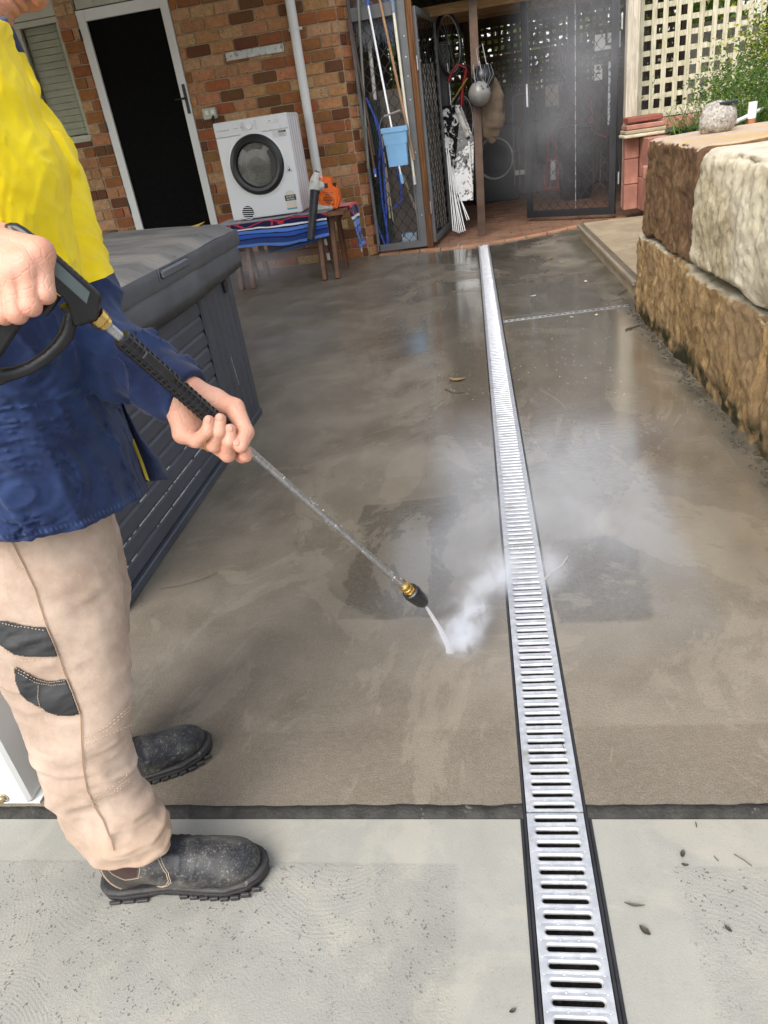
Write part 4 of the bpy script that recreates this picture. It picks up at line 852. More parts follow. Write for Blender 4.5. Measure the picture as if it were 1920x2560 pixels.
dc = ((c4[0][0]*0+PY(643, 410, DY)[0]), DY, PY(643, 412, DY)[2]); R1 = .255; M_door = mat('door_black', (.012, .012, .013), .32, var=.1)
b = MB(); b.lathe([(R1+.022, 0.0), (R1+.020, .004), (R1+.006, .006), (R1, .010), (R1-.004, .024), (R1-.012, .034), (R1-.035, .040), (R1-.062, .036), (R1-.070, .024), (R1-.074, .008)], dc, (0, -1, 0), n=72, ms=[1, 1, 1, 0, 0, 0, 0, 0, 0]); 
hx = dc[0]; V = []
for k in range(17):
    a = R_(-38+76*k/16); V += [(hx+math.cos(a)*.188, DY-.036, dc[2]+math.sin(a)*.188), (hx+max(.120, math.cos(a)*.138), DY-.034, dc[2]+math.sin(a)*.172)]
b.add(V, [(2*k, 2*k+1, 2*k+3, 2*k+2) for k in range(16)], 0, True); dd = b.build('door', [M_door, M_app], dry)
t = NT('smoked_glass'); t.P(col=(.25, .25, .22), rough=.03, spec=.8, alpha=.45); b = MB(); b.lathe([(0, .022), (.07, .021), (.13, .016), (R1-.072, .008)], dc, (0, -1, 0), n=48); b.build('glass', t.mat, dd)
b = MB(); b.lathe([(.183, .004), (.17, .001), (.12, .002), (0, .0021)], dc, (0, -1, 0), n=48)
r = random.Random(4)
for i in range(7):
    for j in range(22):
        a = -1.9+j*.15+(i % 2)*.07; rr = .07+i*.011; b.lathe([(0, .0045), (.0028, .004), (.0032, .0022)], (dc[0]+.02+math.cos(a)*rr, DY, dc[2]-.01+math.sin(a)*rr), (0, -1, 0), 1, n=6)
for rr, wv in ((.105, .004), (.128, .003)):
    b.tube([(dc[0]-.02+math.cos(a)*rr*.75, DY-.006, dc[2]+math.sin(a)*rr) for a in [R_(130+i*8) for i in range(20)]], wv*.6, 1, 6)
b.build('drum', [mat('drum_dark', (.05, .048, .042), .45, .3), mat('drum_bright', (.42, .40, .34), .35, .5)], dd)
vc = PY(620, 531, DY); b = MB(); b.lathe([(.066, 0), (.066, .004), (.060, .006), (.056, .003), (.056, .001), (0, .001)], (vc[0]+.002, DY+.001, vc[2]), (0, -1, 0), n=48, ms=[0, 0, 0, 0, 1])
for k in range(6):
    h = -.044+k*.0175; L = math.sqrt(max(0, .056**2-h*h)); a = R_(-9); b.beam((vc[0]-L, DY-.004, vc[2]+h+.006), (vc[0]+L, DY-.004, vc[2]+h-.006), .006, .006)
b.build('vent', [M_app, M_void], dry)  # black backing paints the shade behind the slats
b = MB(); sx = x1-.155; b.box((sx, DY-.0008, zt-.185), (sx+.128, DY+.0012, zt-.130), 0); b.box((sx+.056, DY-.0012, zt-.150), (sx+.124, DY-.0009, zt-.134), 1); text_mesh(b, 'INVERTER', .011, (sx+.06, DY-.0013, zt-.146), EX, EZ, 0)
for k in range(3): b.box((sx+.058, DY-.0012, zt-.160-k*.008), (sx+.10+k*.006, DY-.0009, zt-.158-k*.008), 2)
b.build('sticker', [mat('sticker_white', (.7, .7, .7), .5), M_blk, M_print], dry)
b = MB(); tx, tz = x1-.062, zb+.365
for (A, B) in (((-.026, 0), (.026, 0)), ((.026, 0), (0, .047)), ((0, .047), (-.026, 0))): b.beam((tx+A[0], DY-.0002, tz+A[1]), (tx+B[0], DY-.0002, tz+B[1]), .0012, .0026, up=(0, 1, 0))
b.prism([(-.010, .006), (.010, .006), (.011, .016), (.003, .030), (-.001, .022), (-.007, .018)], (tx, DY-.0002, tz), EX, EZ, (0, -.0008, 0)); b.build('warning_mark', M_blk, dry)
b = MB(); ex0, ez0 = x1-.145, zb+.045; b.prism([(0, 0), (.098, 0), (.098, .125), (.085, .155), (.05, .168), (.015, .155), (0, .125)], (ex0, DY+.0005, ez0), EX, EZ, (0, -.0008, 0), 0); b.box((ex0-.004, DY-.0012, ez0+.078), (ex0+.102, DY-.0005, ez0+.126), 1); b.box((ex0, DY-.0012, ez0+.002), (ex0+.098, DY-.0005, ez0+.014), 2)
text_mesh(b, 'ENERGY', .021, (ex0+.049, DY-.0013, ez0+.105), EX, EZ, 3, align='CENTER'); text_mesh(b, 'RATING', .021, (ex0+.049, DY-.0013, ez0+.084), EX, EZ, 3, align='CENTER')
b.build('energy_label', [mat('label_cream', (.68, .62, .52), .6), M_blk, mat('teal_strip', (.03, .32, .40), .5), mat('label_white', (.85, .85, .85), .5)], dry)
# ================================================ bench
M_bench = mat('brown_stained_timber', (.16, .075, .04), .6, var=.35, vs=6, bump=.3, bs=60)
be = thing('garden_bench', 'brown timber bench carrying the dryer and the leaf blower', 'bench', (-1.9, 7.3, 0)); BT = zb-.012
b = MB()
for k in range(4): b.box((-2.46, 6.97+k*.165, BT-.035), (-1.18, 6.97+k*.165+.158, BT), bev=.004)
b.build('seat', M_bench, be)
for x in (-2.30, -2.18, -1.46, -1.33):
    for sgn in (-1, 1):
        b = MB(); yt, yb_ = 7.29+sgn*.17, 7.29+sgn*.29; b.beam((x, yt, BT-.036), (x, yb_, .003), .04, .075, up=(0, 1, 0), bev=.004); b.build('leg', M_bench, be)
b = MB(); b.box((-2.34, 7.12, BT-.10), (-2.13, 7.55, BT-.0355)); b.box((-1.50, 7.12, BT-.10), (-1.29, 7.55, BT-.0355)); b.box((-2.2, 7.31, .2), (-1.45, 7.35, .27)); b.build('brace', M_bench, be)
# towels
def towelmat(name, axis='Z', phase=0.):
    t = NT(name); u = t.n('Attribute', attribute_name='tint').outputs['Color']; s_ = t.sep(u); nd = t.n('ValToRGB'); cr = nd.color_ramp; cr.interpolation = 'CONSTANT'
    nv, wh, bl, mb, rd = (.012, .015, .06), (.75, .75, .78), (.03, .10, .42), (.10, .22, .62), (.55, .03, .04)
    st = [(0, nv), (.45, nv), (.565, wh), (.60, nv), (.63, mb), (.70, nv), (.725, bl), (.80, nv), (.83, (.02, .05, .2)), (.93, mb)]
    while len(cr.elements) < len(st): cr.elements.new(.5)
    for e, (q, c) in zip(cr.elements, st): e.position = q; e.color = (*c, 1)
    t.L(s_[0], nd.inputs[0]); co = nd.outputs[0]; p = t.geo()
    vv = t.vor(4.2, vec=t.mapv((1, 1.6, 1.6), vec=p), feat='DISTANCE_TO_EDGE'); line = t.math('MULTIPLY', t.ramp(vv, .02, .035, 1, 0), t.ramp(s_[0], .545, .555, 1, 0)); co = t.mix(line, co, rd)
    blk_ = t.math('MULTIPLY', t.ramp(s_[1], .5, .51), t.ramp(s_[0], .44, .46, 1, 0)); co = t.mix(blk_, co, rd)
    t.P(col=co, rough=.9, sheen=.4, spec=.1); t.bump(t.noise(260, 3, .6, p), .6, .002); return t.mat
M_tow = towelmat('striped_towel')
def cloth(name, label, cat, pathf, nu, nv, mats, th_=.004):
    V = []; C_ = []
    for i in range(nu+1):
        for j in range(nv+1):
            p, c = pathf(i/nu, j/nv); V.append(p); C_.append((*c, 1))
    F = [(i*(nv+1)+j, (i+1)*(nv+1)+j, (i+1)*(nv+1)+j+1, i*(nv+1)+j+1) for i in range(nu) for j in range(nv)]
    o = arr(name, V, F, mats, col=C_, smooth=True); m = o.modifiers.new('solid', 'SOLIDIFY'); m.thickness = th_; m.offset = 0; return tag(o, label, cat)
def tw1(u, v):
    x = -2.56+1.22*u; f = fbm(np.array([x*1., v, 0]), 6, 3, 2)
    if v < .45: y = 7.60-(v/.45)*.64; z = BT+.006+max(0, f)*.010*(1 if v > .38 else .2); 
    else:
        d = (v-.45)/.55; hang = .225-.03*abs(math.sin(u*4.2+.3))+.05*math.exp(-((u-.05)/.1)**2); hang += .05*u*(1-u); y = 6.945-.018*math.sin(min(1, d*3)*1.57)-.012*fbm(np.array([x, 0, d*.3]), 9, 2, 6)*d; z = BT+.004-d*hang+.006*f
    if x < -2.47: z = min(z, BT-.02-(-2.47-x)*1.2+0*f)
    return (x, y, z), (v, .6 if u < .06 else 0, 0)
cloth('striped_towel', 'navy towel with red lines and blue white stripes draped under the dryer', 'towel', tw1, 90, 60, M_tow)
def tw2(u, v):
    a = .02*fbm(np.array([u*2, v, 3]), 3, 3); y = 7.60-u*.34; x = -1.160+a+.01*math.sin(u*9)+.03*v
    if v < .18: x = -1.36+(v/.18)*.20; z = BT+.010
    else: z = BT+.012-(v-.18)/.82*.40
    return (x, y, z), (.30+v*.68, 1. if v < .6 else 0, 0)
cloth('hanging_towel', 'red and blue striped towel hanging off the right bench end', 'towel', tw2, 30, 40, M_tow)
b = MB(); b.box((-1.135, 7.40, BT-.44), (-1.130, 7.45, BT-.392)); tag(b.build('white_tag', M_white), 'small white tag hanging under the towel at the bench end', 'tag')
def tw3(u, v):
    x = -2.15+.72*u; return (x, 7.62+.03*math.sin(u*7)+.02*v, BT-.05-v*(.36-.12*u)), (.5+v*.48, 0, 0)
cloth('lower_towel', 'dark blue striped cloth hanging behind the bench legs', 'towel', tw3, 30, 20, M_tow)
# ================================================ leaf blower
bl = thing('leaf_blower', 'orange and white petrol leaf blower with black tube on bench end', 'leaf blower', (-1.35, 7.2, BT))
M_or = mat('orange_plastic', (.85, .16, .015), .38, var=.08); M_lg = mat('light_grey_plastic', (.62, .61, .56), .45, var=.12, dirt=((.25, .23, .2), 20, .55, .7))
oc = PY(822, 487, 7.16)
b = MB(); b.prism([(-.085, -.11), (.07, -.12), (.105, -.05), (.10, .03), (.055, .085), (.05, .145), (-.03, .165), (-.075, .12), (-.10, .02)], oc+[0, .07, 0], EX, EZ, (0, -.13, 0)); b.prism([(-.07, -.095), (.06, -.105), (.088, -.045), (.085, .02), (.045, .07), (.04, .125), (-.025, .142), (-.06, .105), (-.082, .018)], oc+[0, -.06, 0], EX, EZ, (0, -.022, 0)); b.lathe([(.0, .012), (.055, .010), (.068, 0)], (oc[0], oc[1]-.082, oc[2]-.03), (0, -1, 0), n=28); b.build('engine_cover', M_or, bl)
b = MB()
for k in range(9):
    z = oc[2]-.075+k*.013; b.tube([(oc[0]-.05+.002*k, oc[1]-.0935+abs(k-4)*.003, z), (oc[0]+.0, oc[1]-.104+abs(k-4)*.003, z-.003), (oc[0]+.055, oc[1]-.092+abs(k-4)*.003, z-.01)], .003, n=5)
b.box((oc[0]-.035, oc[1]-.0835, oc[2]+.065), (oc[0]+.02, oc[1]-.0805, oc[2]+.105), bev=.001); b.build('cooling_slots', M_blk, bl)
a_ = PY(785, 475, 7.06); b = MB(); b.tube([PY(792, 432, 7.08), PY(788, 448, 7.06), PY(785, 470, 7.06), PY(786, 486, 7.06)], [.028, .042, .055, .05], n=20); b.tube([PY(788, 440, 7.1), PY(800, 446, 7.12), PY(806, 462, 7.12)], [.03, .034, .03], n=14); b.ellipsoid(PY(800, 465, 7.1), (.055, .05, .05)); b.build('fan_housing', M_lg, bl)
b = MB(); pts = [PY(787, 477, 6.95), PY(785, 500, 6.92), PY(781, 550, 6.87), PY(777, 600, 6.82)]; b.tube(pts, [.043, .040, .037, .034], n=24, caps=False); b.tube([np.array(pts[-1])+[0, 0, .004], pts[-1]], [.0355, .0355], n=24, caps=False); b.tube([pts[0]+[0, 0, .0], pts[0]+[0, 0, -.03]], [.046, .045], n=24); b.build('blower_tube', M_blk, bl)
b = MB(); b.add([tuple(np.array(pts[-1])+[.033*math.cos(i*.4), .033*math.sin(i*.4), .004]) for i in range(16)], [tuple(range(16))]); b.build('mouth_shade', M_void, bl)  # black disc paints the shade inside the open tube
b = MB(); b.tube([PY(794, 440, 7.08), PY(796, 431, 7.08), PY(790, 429, 7.08), PY(785, 434, 7.08)], .013, n=10); b.build('handle', M_blk, bl)
b = MB(); b.ellipsoid(PY(800, 446, 7.05), (.012, .01, .016)); b.build('trigger', M_or, bl)
b = MB(); q = PY(815, 528, 7.12); b.box((q[0]-.10, 7.07, BT+.008), (q[0]+.085, 7.20, BT+.07), bev=.02); b.box((q[0]+.02, 7.07, BT+.05), (q[0]+.07, 7.15, BT+.11), bev=.015); b.build('fuel_tank', M_lg, bl)
b = MB(); q = PY(836, 462, 7.14); b.tube([q, q+[.0, -.02, .012]], .013, n=10); b.tube([q+[0, 0, -.03], q+[.012, -.01, .0], q+[.02, 0, .02]], .005, n=6); b.build('pull_knob', M_blk, bl)
# ================================================ poles, mops, bucket
def pole(name, label, pts, y, rad, mats, secs=None, n=12, grp='poles leaning on the mesh screen'):
    th = thing(name, label, 'pole', PY(*pts[-1], y), grp); P_ = [PY(u, v, yy) for (u, v), yy in zip(pts, y if hasattr(y, '__len__') else [y]*len(pts))]
    return th, P_
def mkpole(name, label, p0, p1, y0, y1, rad, m, tip=None, top=None, cat='pole', grp='poles hung in front of the mesh screen'):
    A, B = PY(*p0, y0), PY(*p1, y1); th = thing(name, label, cat, B, grp); A2 = A+(A-B)*.12
    b = MB(); b.tube([A2, B], rad, n=12); b.build('shaft', m, th)
    if tip: d = (A-B)/np.linalg.norm(A-B); b = MB(); b.tube([B-d*.004, B+d*tip[0]], rad*1.35, n=12); b.build('end_grip', tip[1], th)
    if top: d = (A-B)/np.linalg.norm(A-B); b = MB(); b.tube([A+d*.12*np.linalg.norm(A-B), A-d*top[0]], [rad*1.6, rad*1.25], n=12); b.build('head_socket', top[1], th)
    return th
M_silver = mat('aluminium_tube', (.72, .73, .75), .25, .85, var=.05); M_bluep = mat('blue_plastic', (.04, .10, .35), .4); M_lblue = mat('light_blue_plastic', (.22, .45, .72), .45, var=.1); M_broom = mat('broom_handle_wood', (.40, .23, .12), .6, var=.2, vs=4)
mkpole('mop_pole', 'shiny silver mop pole with blue top crossing the light blue bucket', (919, 8), (1006, 458), 7.98, 7.9, .0125, M_silver, (.09, M_lblue), (.02, M_bluep))
mkpole('broom_pole', 'plain brown wooden broom pole right of the silver mop pole', (949, 0), (1035, 400), 8.05, 8.04, .013, M_broom)
mkpole('white_pole', 'cream white pole beside the grey screen stile', (983, 22), (1037, 460), 8.07, 8.05, .014, mat('cream_enamel', (.72, .69, .56), .4), (.08, M_galv), (.03, mat('mop_blue_grey', (.2, .26, .34), .9)))
mkpole('grey_pole', 'dull olive grey pole second from the bricks', (896, 12), (921, 420), 8.05, 8.03, .0125, mat('grey_enamel', (.21, .22, .19), .45), (.05, mat('olive_plastic', (.16, .18, .11), .5)))
mkpole('brown_pole', 'thin dark brown pole nearest the brick corner', (869, 12), (936, 388), 8.03, 8.02, .0105, mat('brown_enamel', (.09, .05, .035), .4))
mkpole('blue_tip_pole', 'short pole with blue sleeve and white tip low by the bricks', (921, 330), (938, 434), 8.0, 8.0, .012, mat('rust_brown', (.13, .07, .05), .6), (.05, mat('royal_blue', (.07, .12, .55), .4)))
b = MB(); q = PY(938, 434, 8.0); b.tube([q, q+[0, 0, -.03]], .010); tag(b.build('pole_tip', M_white), 'little white plug under the blue sleeve of the short pole', 'plug')
r = random.Random(12)
for k, (l, px_, py_, col) in enumerate((('left grey string mop head hanging behind the screen top', 905, 30, (.28, .28, .30)), ('blue grey string mop head hanging beside the cream pole', 975, 12, (.16, .21, .30)))):
    b = MB(); c0 = PY(px_, py_-25, 8.2 if k == 0 else 8.19)
    for i in range(170):
        x = r.gauss(0, .045); L = r.uniform(.2, .42); b.tube([c0+[x*.3, r.gauss(0, .01), .02], c0+[x, r.gauss(0, .01), -.08], c0+[x*1.5+r.gauss(0, .02), r.gauss(0, .012), -L*.7], c0+[x*1.4+r.gauss(0, .03), 0, -L]], .0022, n=4, caps=False)
    tag(b.build('string_mop', mat('mop_string', col, .9)), l, 'mop')
M_hose = mat('hose_blue', (.06, .12, .60), .35); th = thing('blue_hose', 'bright blue hose hanging in long loops behind the mesh by the bricks', 'hose', (-.95, 8.25, .1))
b = MB(); yy = 8.24
for pts in ([(915, 245), (935, 290), (950, 345), (948, 420), (955, 500), (972, 610)], [(918, 250), (945, 310), (958, 400), (965, 520), (968, 612)], [(912, 300), (914, 400), (925, 480), (945, 570), (962, 612)], [(990, 420), (1003, 470), (1004, 500), (985, 520)]): b.tube([PY(u, v, yy) for u, v in pts], .011, n=8)
b.build('hose_loop', M_hose, th)
th = thing('green_rope', 'dark green tangled netting rope hanging beside the blue hose', 'rope', (-.93, 8.28, .1)); b = MB()
for i in range(26):
    u0 = 918+r.uniform(0, 30); b.tube([PY(u0, 250+r.uniform(-10, 30), 8.28), PY(u0+r.uniform(0, 22), 350, 8.27), PY(u0+r.uniform(5, 35), 480, 8.28), PY(u0+r.uniform(15, 40), 600+r.uniform(-20, 12), 8.27)], .003, n=5)
b.build('strand', mat('dark_green_cord', (.012, .05, .035), .7), th)
for l, A, B, m_, rr in (('black sheathed pole standing behind the mesh screen', (925, 115), (952, 320), M_blk, .012), ('pale bamboo stake leaning low behind the mesh', (953, 330), (975, 545), M_gwood, .011), ('second pale stake leaning low behind the mesh', (962, 395), (983, 555), M_lat, .008), ('long pale pipe slanting across the bottom of the mesh screen', (1008, 440), (1045, 540), M_gwood, .014), ('white plastic pipe standing in the dark corner behind the screen', (918, 60), (938, 250), M_lg, .02)):
    b = MB(); b.tube([PY(*A, 8.27), PY(*B, 8.25)], rr, n=10); tag(b.build('garden_stake', m_), l, 'stake')
b = MB(); b.box((-1.0, 8.52, .0), (-.52, 8.60, 1.55), bev=.01); tag(b.build('cardboard_sheet', mat('taupe_board', (.20, .165, .14), .8, var=.2, vs=3)), 'tall taupe board standing behind the mesh screen', 'board')
b = MB(); q0, q1 = PY(1006, 603, 8.24), PY(1041, 575, 8.24); b.box((q0[0], 8.22, .02), (q1[0], 8.32, .17), bev=.008); tag(b.build('storage_tub', mat('pale_blue_tub', (.42, .52, .58), .5, dirt=((.12, .25, .45), 14, .5, .55))), 'small pale blue tub on the floor behind the mesh screen', 'tub')
bu = thing('mop_bucket', 'light blue tapered mop bucket hanging in front of the mesh screen', 'bucket', (-.72, 7.98, .9))
C0, C1, C2, C3 = PY(953, 325, 7.94), PY(1018, 309, 7.94), PY(1026, 410, 7.94), PY(978, 421, 7.94)
b = MB(); xa, xb = C0[0], C1[0]; zt_, zb_ = (C0[2]+C1[2])/2, C2[2]; xm = (xa+xb)/2; wt, wb = (xb-xa)/2, .10
P_ = []
for (hw, hd, z) in ((wt, .085, zt_), (wt, .085, zt_-.045), (wt-.012, .078, zt_-.046), (wt-.02, .074, zb_+.20), (wb+.002, .072, zb_+.19), (wb-.006, .06, zb_)):
    P_ += [(xm+sx_*hw+.012*(zt_-z), 7.955+sy_*hd, z) for sx_, sy_ in ((-1, -1), (-.8, -1.08), (.8, -1.08), (1, -1), (1, 1), (-1, 1))]
b.add(P_, [(6*i+k, 6*i+(k+1) % 6, 6*i+6+(k+1) % 6, 6*i+6+k) for i in range(5) for k in range(6)]+[tuple(range(30, 36))]); b.build('tub', M_lblue, bu)
b = MB(); b.tube([(xa-.01, 7.95, zt_-.08), (xa-.015, 7.94, zt_+.02), (xa+.02, 7.93, zt_+.09), (xa+.05, 7.93, zt_+.10), (xb-.05, 7.93, zt_+.13), (xb-.01, 7.94, zt_+.08), (xb+.01, 7.95, zt_-.06)], .004, n=6); b.tube([(xa+.045, 7.93, zt_+.10), (xb-.055, 7.93, zt_+.13)], .013, n=8); b.build('handle', mat('bucket_handle_grey', (.22, .21, .2), .6), bu)
# ================================================ things kept in the shed
M_gblack = None
def glare_wrap():
    t = NT('black_wrap_painted_glare'); p = t.geo(); f = t.noise(7, 7, .78, p, .5); m_ = t.ramp(f, .52, .56); lo = t.ramp(t.sep(p)[2], .95, .65); m2 = t.ramp(t.noise(5, 7, .8, p, .4), .46, .52); m_ = t.math('MAXIMUM', t.math('MULTIPLY', m_, .9), t.math('MULTIPLY', m2, lo))
    c = t.mix(m_, (.008, .008, .009), (.80, .80, .80)); t.P(col=c, rough=.25); t.bump(t.noise(9, 5, .6, p), .5, .01); return t.mat  # white glare on the plastic wrap is painted into the colour by noise
M_glare = glare_wrap()
sh = thing('wrapped_sheet', 'shiny black sheet with painted white glare, leaning inside the open door', 'sheet', (-.15, 9.1, 0))
b = MB(); q = [PY(1098, 265, 9.35), PY(1152, 262, 9.25), PY(1184, 345, 9.15), PY(1183, 500, 8.95), PY(1130, 505, 9.0)]; n_ = np.array([.0, .05, 0]); c_ = sum(q)/5
b.add(q+[p+n_ for p in q], [(0, 1, 2, 3, 4), (9, 8, 7, 6, 5)]+[(i, (i+1) % 5, (i+1) % 5+5, i+5) for i in range(5)]); b.build('panel', M_glare, sh)
b = MB(); e0, e1 = PY(1142, 270, 9.2), PY(1170, 342, 9.12); b.beam(e0, e1, .035, .04, bev=.004); b.beam(PY(1172, 355, 9.1), PY(1181, 482, 8.92), .016, .03); b.build('white_edge', mat('scuffed_white', (.7, .68, .62), .5, dirt=((.3, .25, .2), 12, .55, .7)), sh)
r = random.Random(21)
for i in range(9):
    u1 = 1133+i*5.0; b = MB(); b.tube([PY(1113+r.uniform(0, 9)+i*.8, 352+i*10+r.uniform(-8, 8), 9.0), PY(u1, 583-abs(i-3)*2-(i > 6)*24, 8.62+i*.01)], .0062, n=7); tag(b.build('white_rod', M_white), 'one of the thin white rods leaning in a bundle against the shiny black sheet', 'rod', 'white rods leaning in a bundle')
PB = {}
th = thing('bicycle', 'dark bicycle with red frame hung upright against the shed left side', 'bicycle', (-.15, 9.6, 1.0))
wc = PY(1123, 112, 9.5); wr = .30
def ringpts(c, r0, ax1, ax2, n=48): return [np.array(c)+np.array(ax1)*r0*math.cos(2*math.pi*i/n)+np.array(ax2)*r0*math.sin(2*math.pi*i/n) for i in range(n)]
a1 = nrm((.42, .9, 0)); a2 = (0, 0, 1)
def wheel(c, r0):
    b = MB(); b.tube(ringpts(c, r0, a1, a2), .022, n=8, closed=True); ty = b.build('wheel', M_blk, th)
    b = MB(); b.tube(ringpts(c, r0-.025, a1, a2), .007, n=6, closed=True); b.build('rim', M_galv, ty)
    b = MB()
    for i in range(18): a = i*math.pi/9; e = np.array(a1)*math.cos(a)+np.array(a2)*math.sin(a); b.tube([c, np.array(c)+e*(r0-.025)], .0014, n=3)
    b.build('spokes', M_galv, ty)
wheel(wc, .30); wheel(PY(1160, 300, 9.9), .28)
b = MB(); f = lambda u, v, y=9.4: PY(u, v, y)
for pts in ([f(1128, 185), f(1143, 160), f(1166, 170)], [f(1166, 170), f(1156, 220), f(1153, 265)], [f(1128, 185), f(1120, 205)]): b.tube(pts, .019, n=8)
b.build('frame', mat('red_bike_enamel', (.28, .012, .015), .3), th)
b = MB(); b.tube([f(1166, 168), f(1190, 178, 9.3), f(1205, 165, 9.2), f(1212, 150, 9.1)], .012, n=7); b.tube([f(1150, 150), f(1180, 172), f(1150, 180)], .009, n=6); b.tube([f(1123, 112), f(1135, 170)], .014, n=7); b.build('handlebar', M_blk, th)
b = MB(); b.tube([f(1130, 255), f(1168, 195, 9.3)], .008, n=6); tag(b.build('yellow_stick', mat('yellow_cane', (.45, .36, .07), .5)), 'thin yellow cane leaning by the red bicycle frame', 'stick')
th = thing('kayak_case', 'tall black plastic case standing behind the open mesh door', 'case', (-.3, 9.5, 0)); b = MB(); q0 = PY(1097, 260, 9.7); b.box((q0[0]-.05, 9.62, .0), (q0[0]+.16, 9.80, 2.02), bev=.05); b.build('shell', M_black, th)
b = MB(); b.beam((q0[0]+.145, 9.60, 1.2), (q0[0]+.14, 9.60, 1.75), .008, .008); b.build('catch_strip', M_galv, th)
# pale board behind the open door mesh
x0_, x1_ = PY(1046, 300, 9.52)[0], PY(1100, 300, 9.52)[0]; b = MB(); 
for i in range(5): b.box((x0_+i*.048, 9.50, .02), (x0_+i*.048+.042, 9.53, 1.78), bev=.006)
tag(b.build('ribbed_panel', mat('stone_grey_plastic', (.42, .40, .35), .6)), 'stone grey ribbed panel standing behind the open mesh door', 'panel')
# helmets and sack on the post
def helmet(name, label, c, R0, col, m):
    th = thing(name, label, 'helmet', c); b = MB(); V = []; nu, nv = 28, 12
    def shape(p): return .06*math.cos(2*math.atan2(p.y, p.x))
    b.ellipsoid(c, (R0*.92, R0, R0*.98), nu=30, nv=18, disp=lambda p: -.12*max(0, -p.z)-.02*math.cos(5*math.atan2(p.y, p.x))); b.build('shell', m, th)
    b = MB(); b.tube([np.array(c)+[-.04, -.05, R0*.9], np.array(c)+[-.05, -.03, R0+.13], np.array(c)+[.01, -.02, R0+.17], np.array(c)+[.04, -.04, R0*.9]], .005, n=5); b.build('strap', mat('strap_grey', (.25, .25, .25), .8), th)
    return th
t = NT('scuffed_helmet'); c = t.mix(t.ramp(t.noise(11, 3, .5), .60, .63), (.17, .165, .155), (.02, .02, .02)); t.P(col=c, rough=.3); M_helm = t.mat
hc = PY(1200, 236, 8.42); helmet('white_helmet', 'scuffed pale grey round helmet hanging on the shed post', hc, .125, None, M_helm)
hc2 = PY(1208, 196, 8.5); th = helmet('vented_helmet', 'dark vented bicycle helmet hanging above the pale one', hc2, .125, None, M_black)
b = MB()
for k in range(6): a = R_(-60+24*k); b.tube([hc2+[math.sin(a)*.05, -.13, -.07], hc2+[math.sin(a)*.12, -.118, .02], hc2+[math.sin(a)*.09, -.06, .11]], .007, n=6)
b.build('vent_rib', M_blk, th)
b = MB(); bc = PY(1226, 272, 8.62)
def sk(p): return fbm(np.array([p.x*.6, p.y*.6, p.z*3.2]), 2.2, 3, 5)*.10+(.10 if abs(p.z) > .3 else 0)
b.ellipsoid(bc, (.135, .09, .29), nu=36, nv=40, disp=sk); o = b.build('hessian_sack', mat('hessian_fabric', (.11, .078, .047), .9, var=.25, vs=12, bump=.8, bs=220)); tag(o, 'brown wrinkled hessian sack hanging beside the shed post', 'sack')
# round rimmed washer tub
th = thing('front_loader', 'old black machine with pale round rim standing in the shed', 'machine', (.4, 11.9, 0)); rc = PY(1238, 396, 11.6); b = MB(); b.box((rc[0]-.34, 11.64, .0), (rc[0]+.33, 12.2, rc[2]+.42), bev=.02); b.build('cabinet', mat('grimy_black', (.012, .012, .013), .5), th)
b = MB(); b.lathe([(.268, 0), (.275, .06), (.262, .07), (.255, .05), (.248, -.0)], rc, (-.25, -1, 0), n=48); b.build('door_rim', mat('dull_steel_rim', (.75, .75, .66), .4, .2), th)
b = MB(); b.lathe([(.25, .012), (.20, .02), (0, .03)], rc, (-.25, -1, 0), n=48); b.build('door_glass', M_blk, th)
th = thing('folding_trolley', 'thin grey tubular trolley frame standing in the mist', 'trolley', (.62, 11.6, 0)); b = MB(); f = lambda u, v, y=11.3: PY(u, v, y)
b.tube([f(1287, 462), f(1281, 300), f(1281, 245), f(1290, 237), f(1312, 233)], .011, n=8); b.tube([f(1300, 460), f(1296, 330), f(1308, 300)], .009, n=8); b.tube([f(1282, 380), f(1300, 375)], .009, n=6); b.build('tube_frame', M_grey, th)
b = MB(); q = f(1296, 432); b.box((q[0]-.05, q[1], q[2]-.03), (q[0]+.09, q[1]+.1, q[2]+.03), bev=.006); b.build('foot_pad', M_lg, th)
th = thing('red_trolley', 'red tubular hand trolley behind the black mesh door', 'hand trolley', (1.05, 11.6, 0)); b = MB(); f = lambda u, v, y=11.2: PY(u, v, y); M_redm = mat('red_tube_enamel', (.35, .02, .02), .4)
for pts in ([f(1366, 475), f(1369, 380), f(1375, 330), f(1385, 330), f(1392, 380), f(1395, 472)], [f(1372, 400), f(1392, 398)], [f(1360, 472), f(1400, 470)]): b.tube(pts, .018, n=8)
b.build('tube_frame', M_redm, th); b = MB(); b.tube([f(1475, 250), f(1480, 330), f(1515, 345)], .02, n=8); tag(b.build('red_bar', M_redm), 'bent red metal bar hanging behind the mesh door', 'bar')
b = MB(); b.box((f(1376, 430)[0], 11.15, .25), (f(1388, 430)[0], 11.2, .50)); b.build('toe_plate', M_silver, th)
th = thing('wheelie_bin', 'black bin standing in the mist behind the mesh door', 'bin', (1.4, 11.0, 0)); b = MB(); bx0, bx1 = PY(1398, 480, 10.9)[0], PY(1478, 480, 10.9)[0]
b.add([(bx0+.04, 10.7, .0), (bx1-.04, 10.7, .0), (bx1-.04, 11.2, 0), (bx0+.04, 11.2, 0), (bx0, 10.65, .86), (bx1, 10.65, .86), (bx1, 11.25, .86), (bx0, 11.25, .86)], [(0, 1, 5, 4), (1, 2, 6, 5), (2, 3, 7, 6), (3, 0, 4, 7), (0, 3, 2, 1)]); b.build('body', M_black, th)
b = MB(); b.box((bx0-.01, 10.62, .861), (bx1+.01, 11.27, .90), bev=.012); b.build('lid', M_black, th)
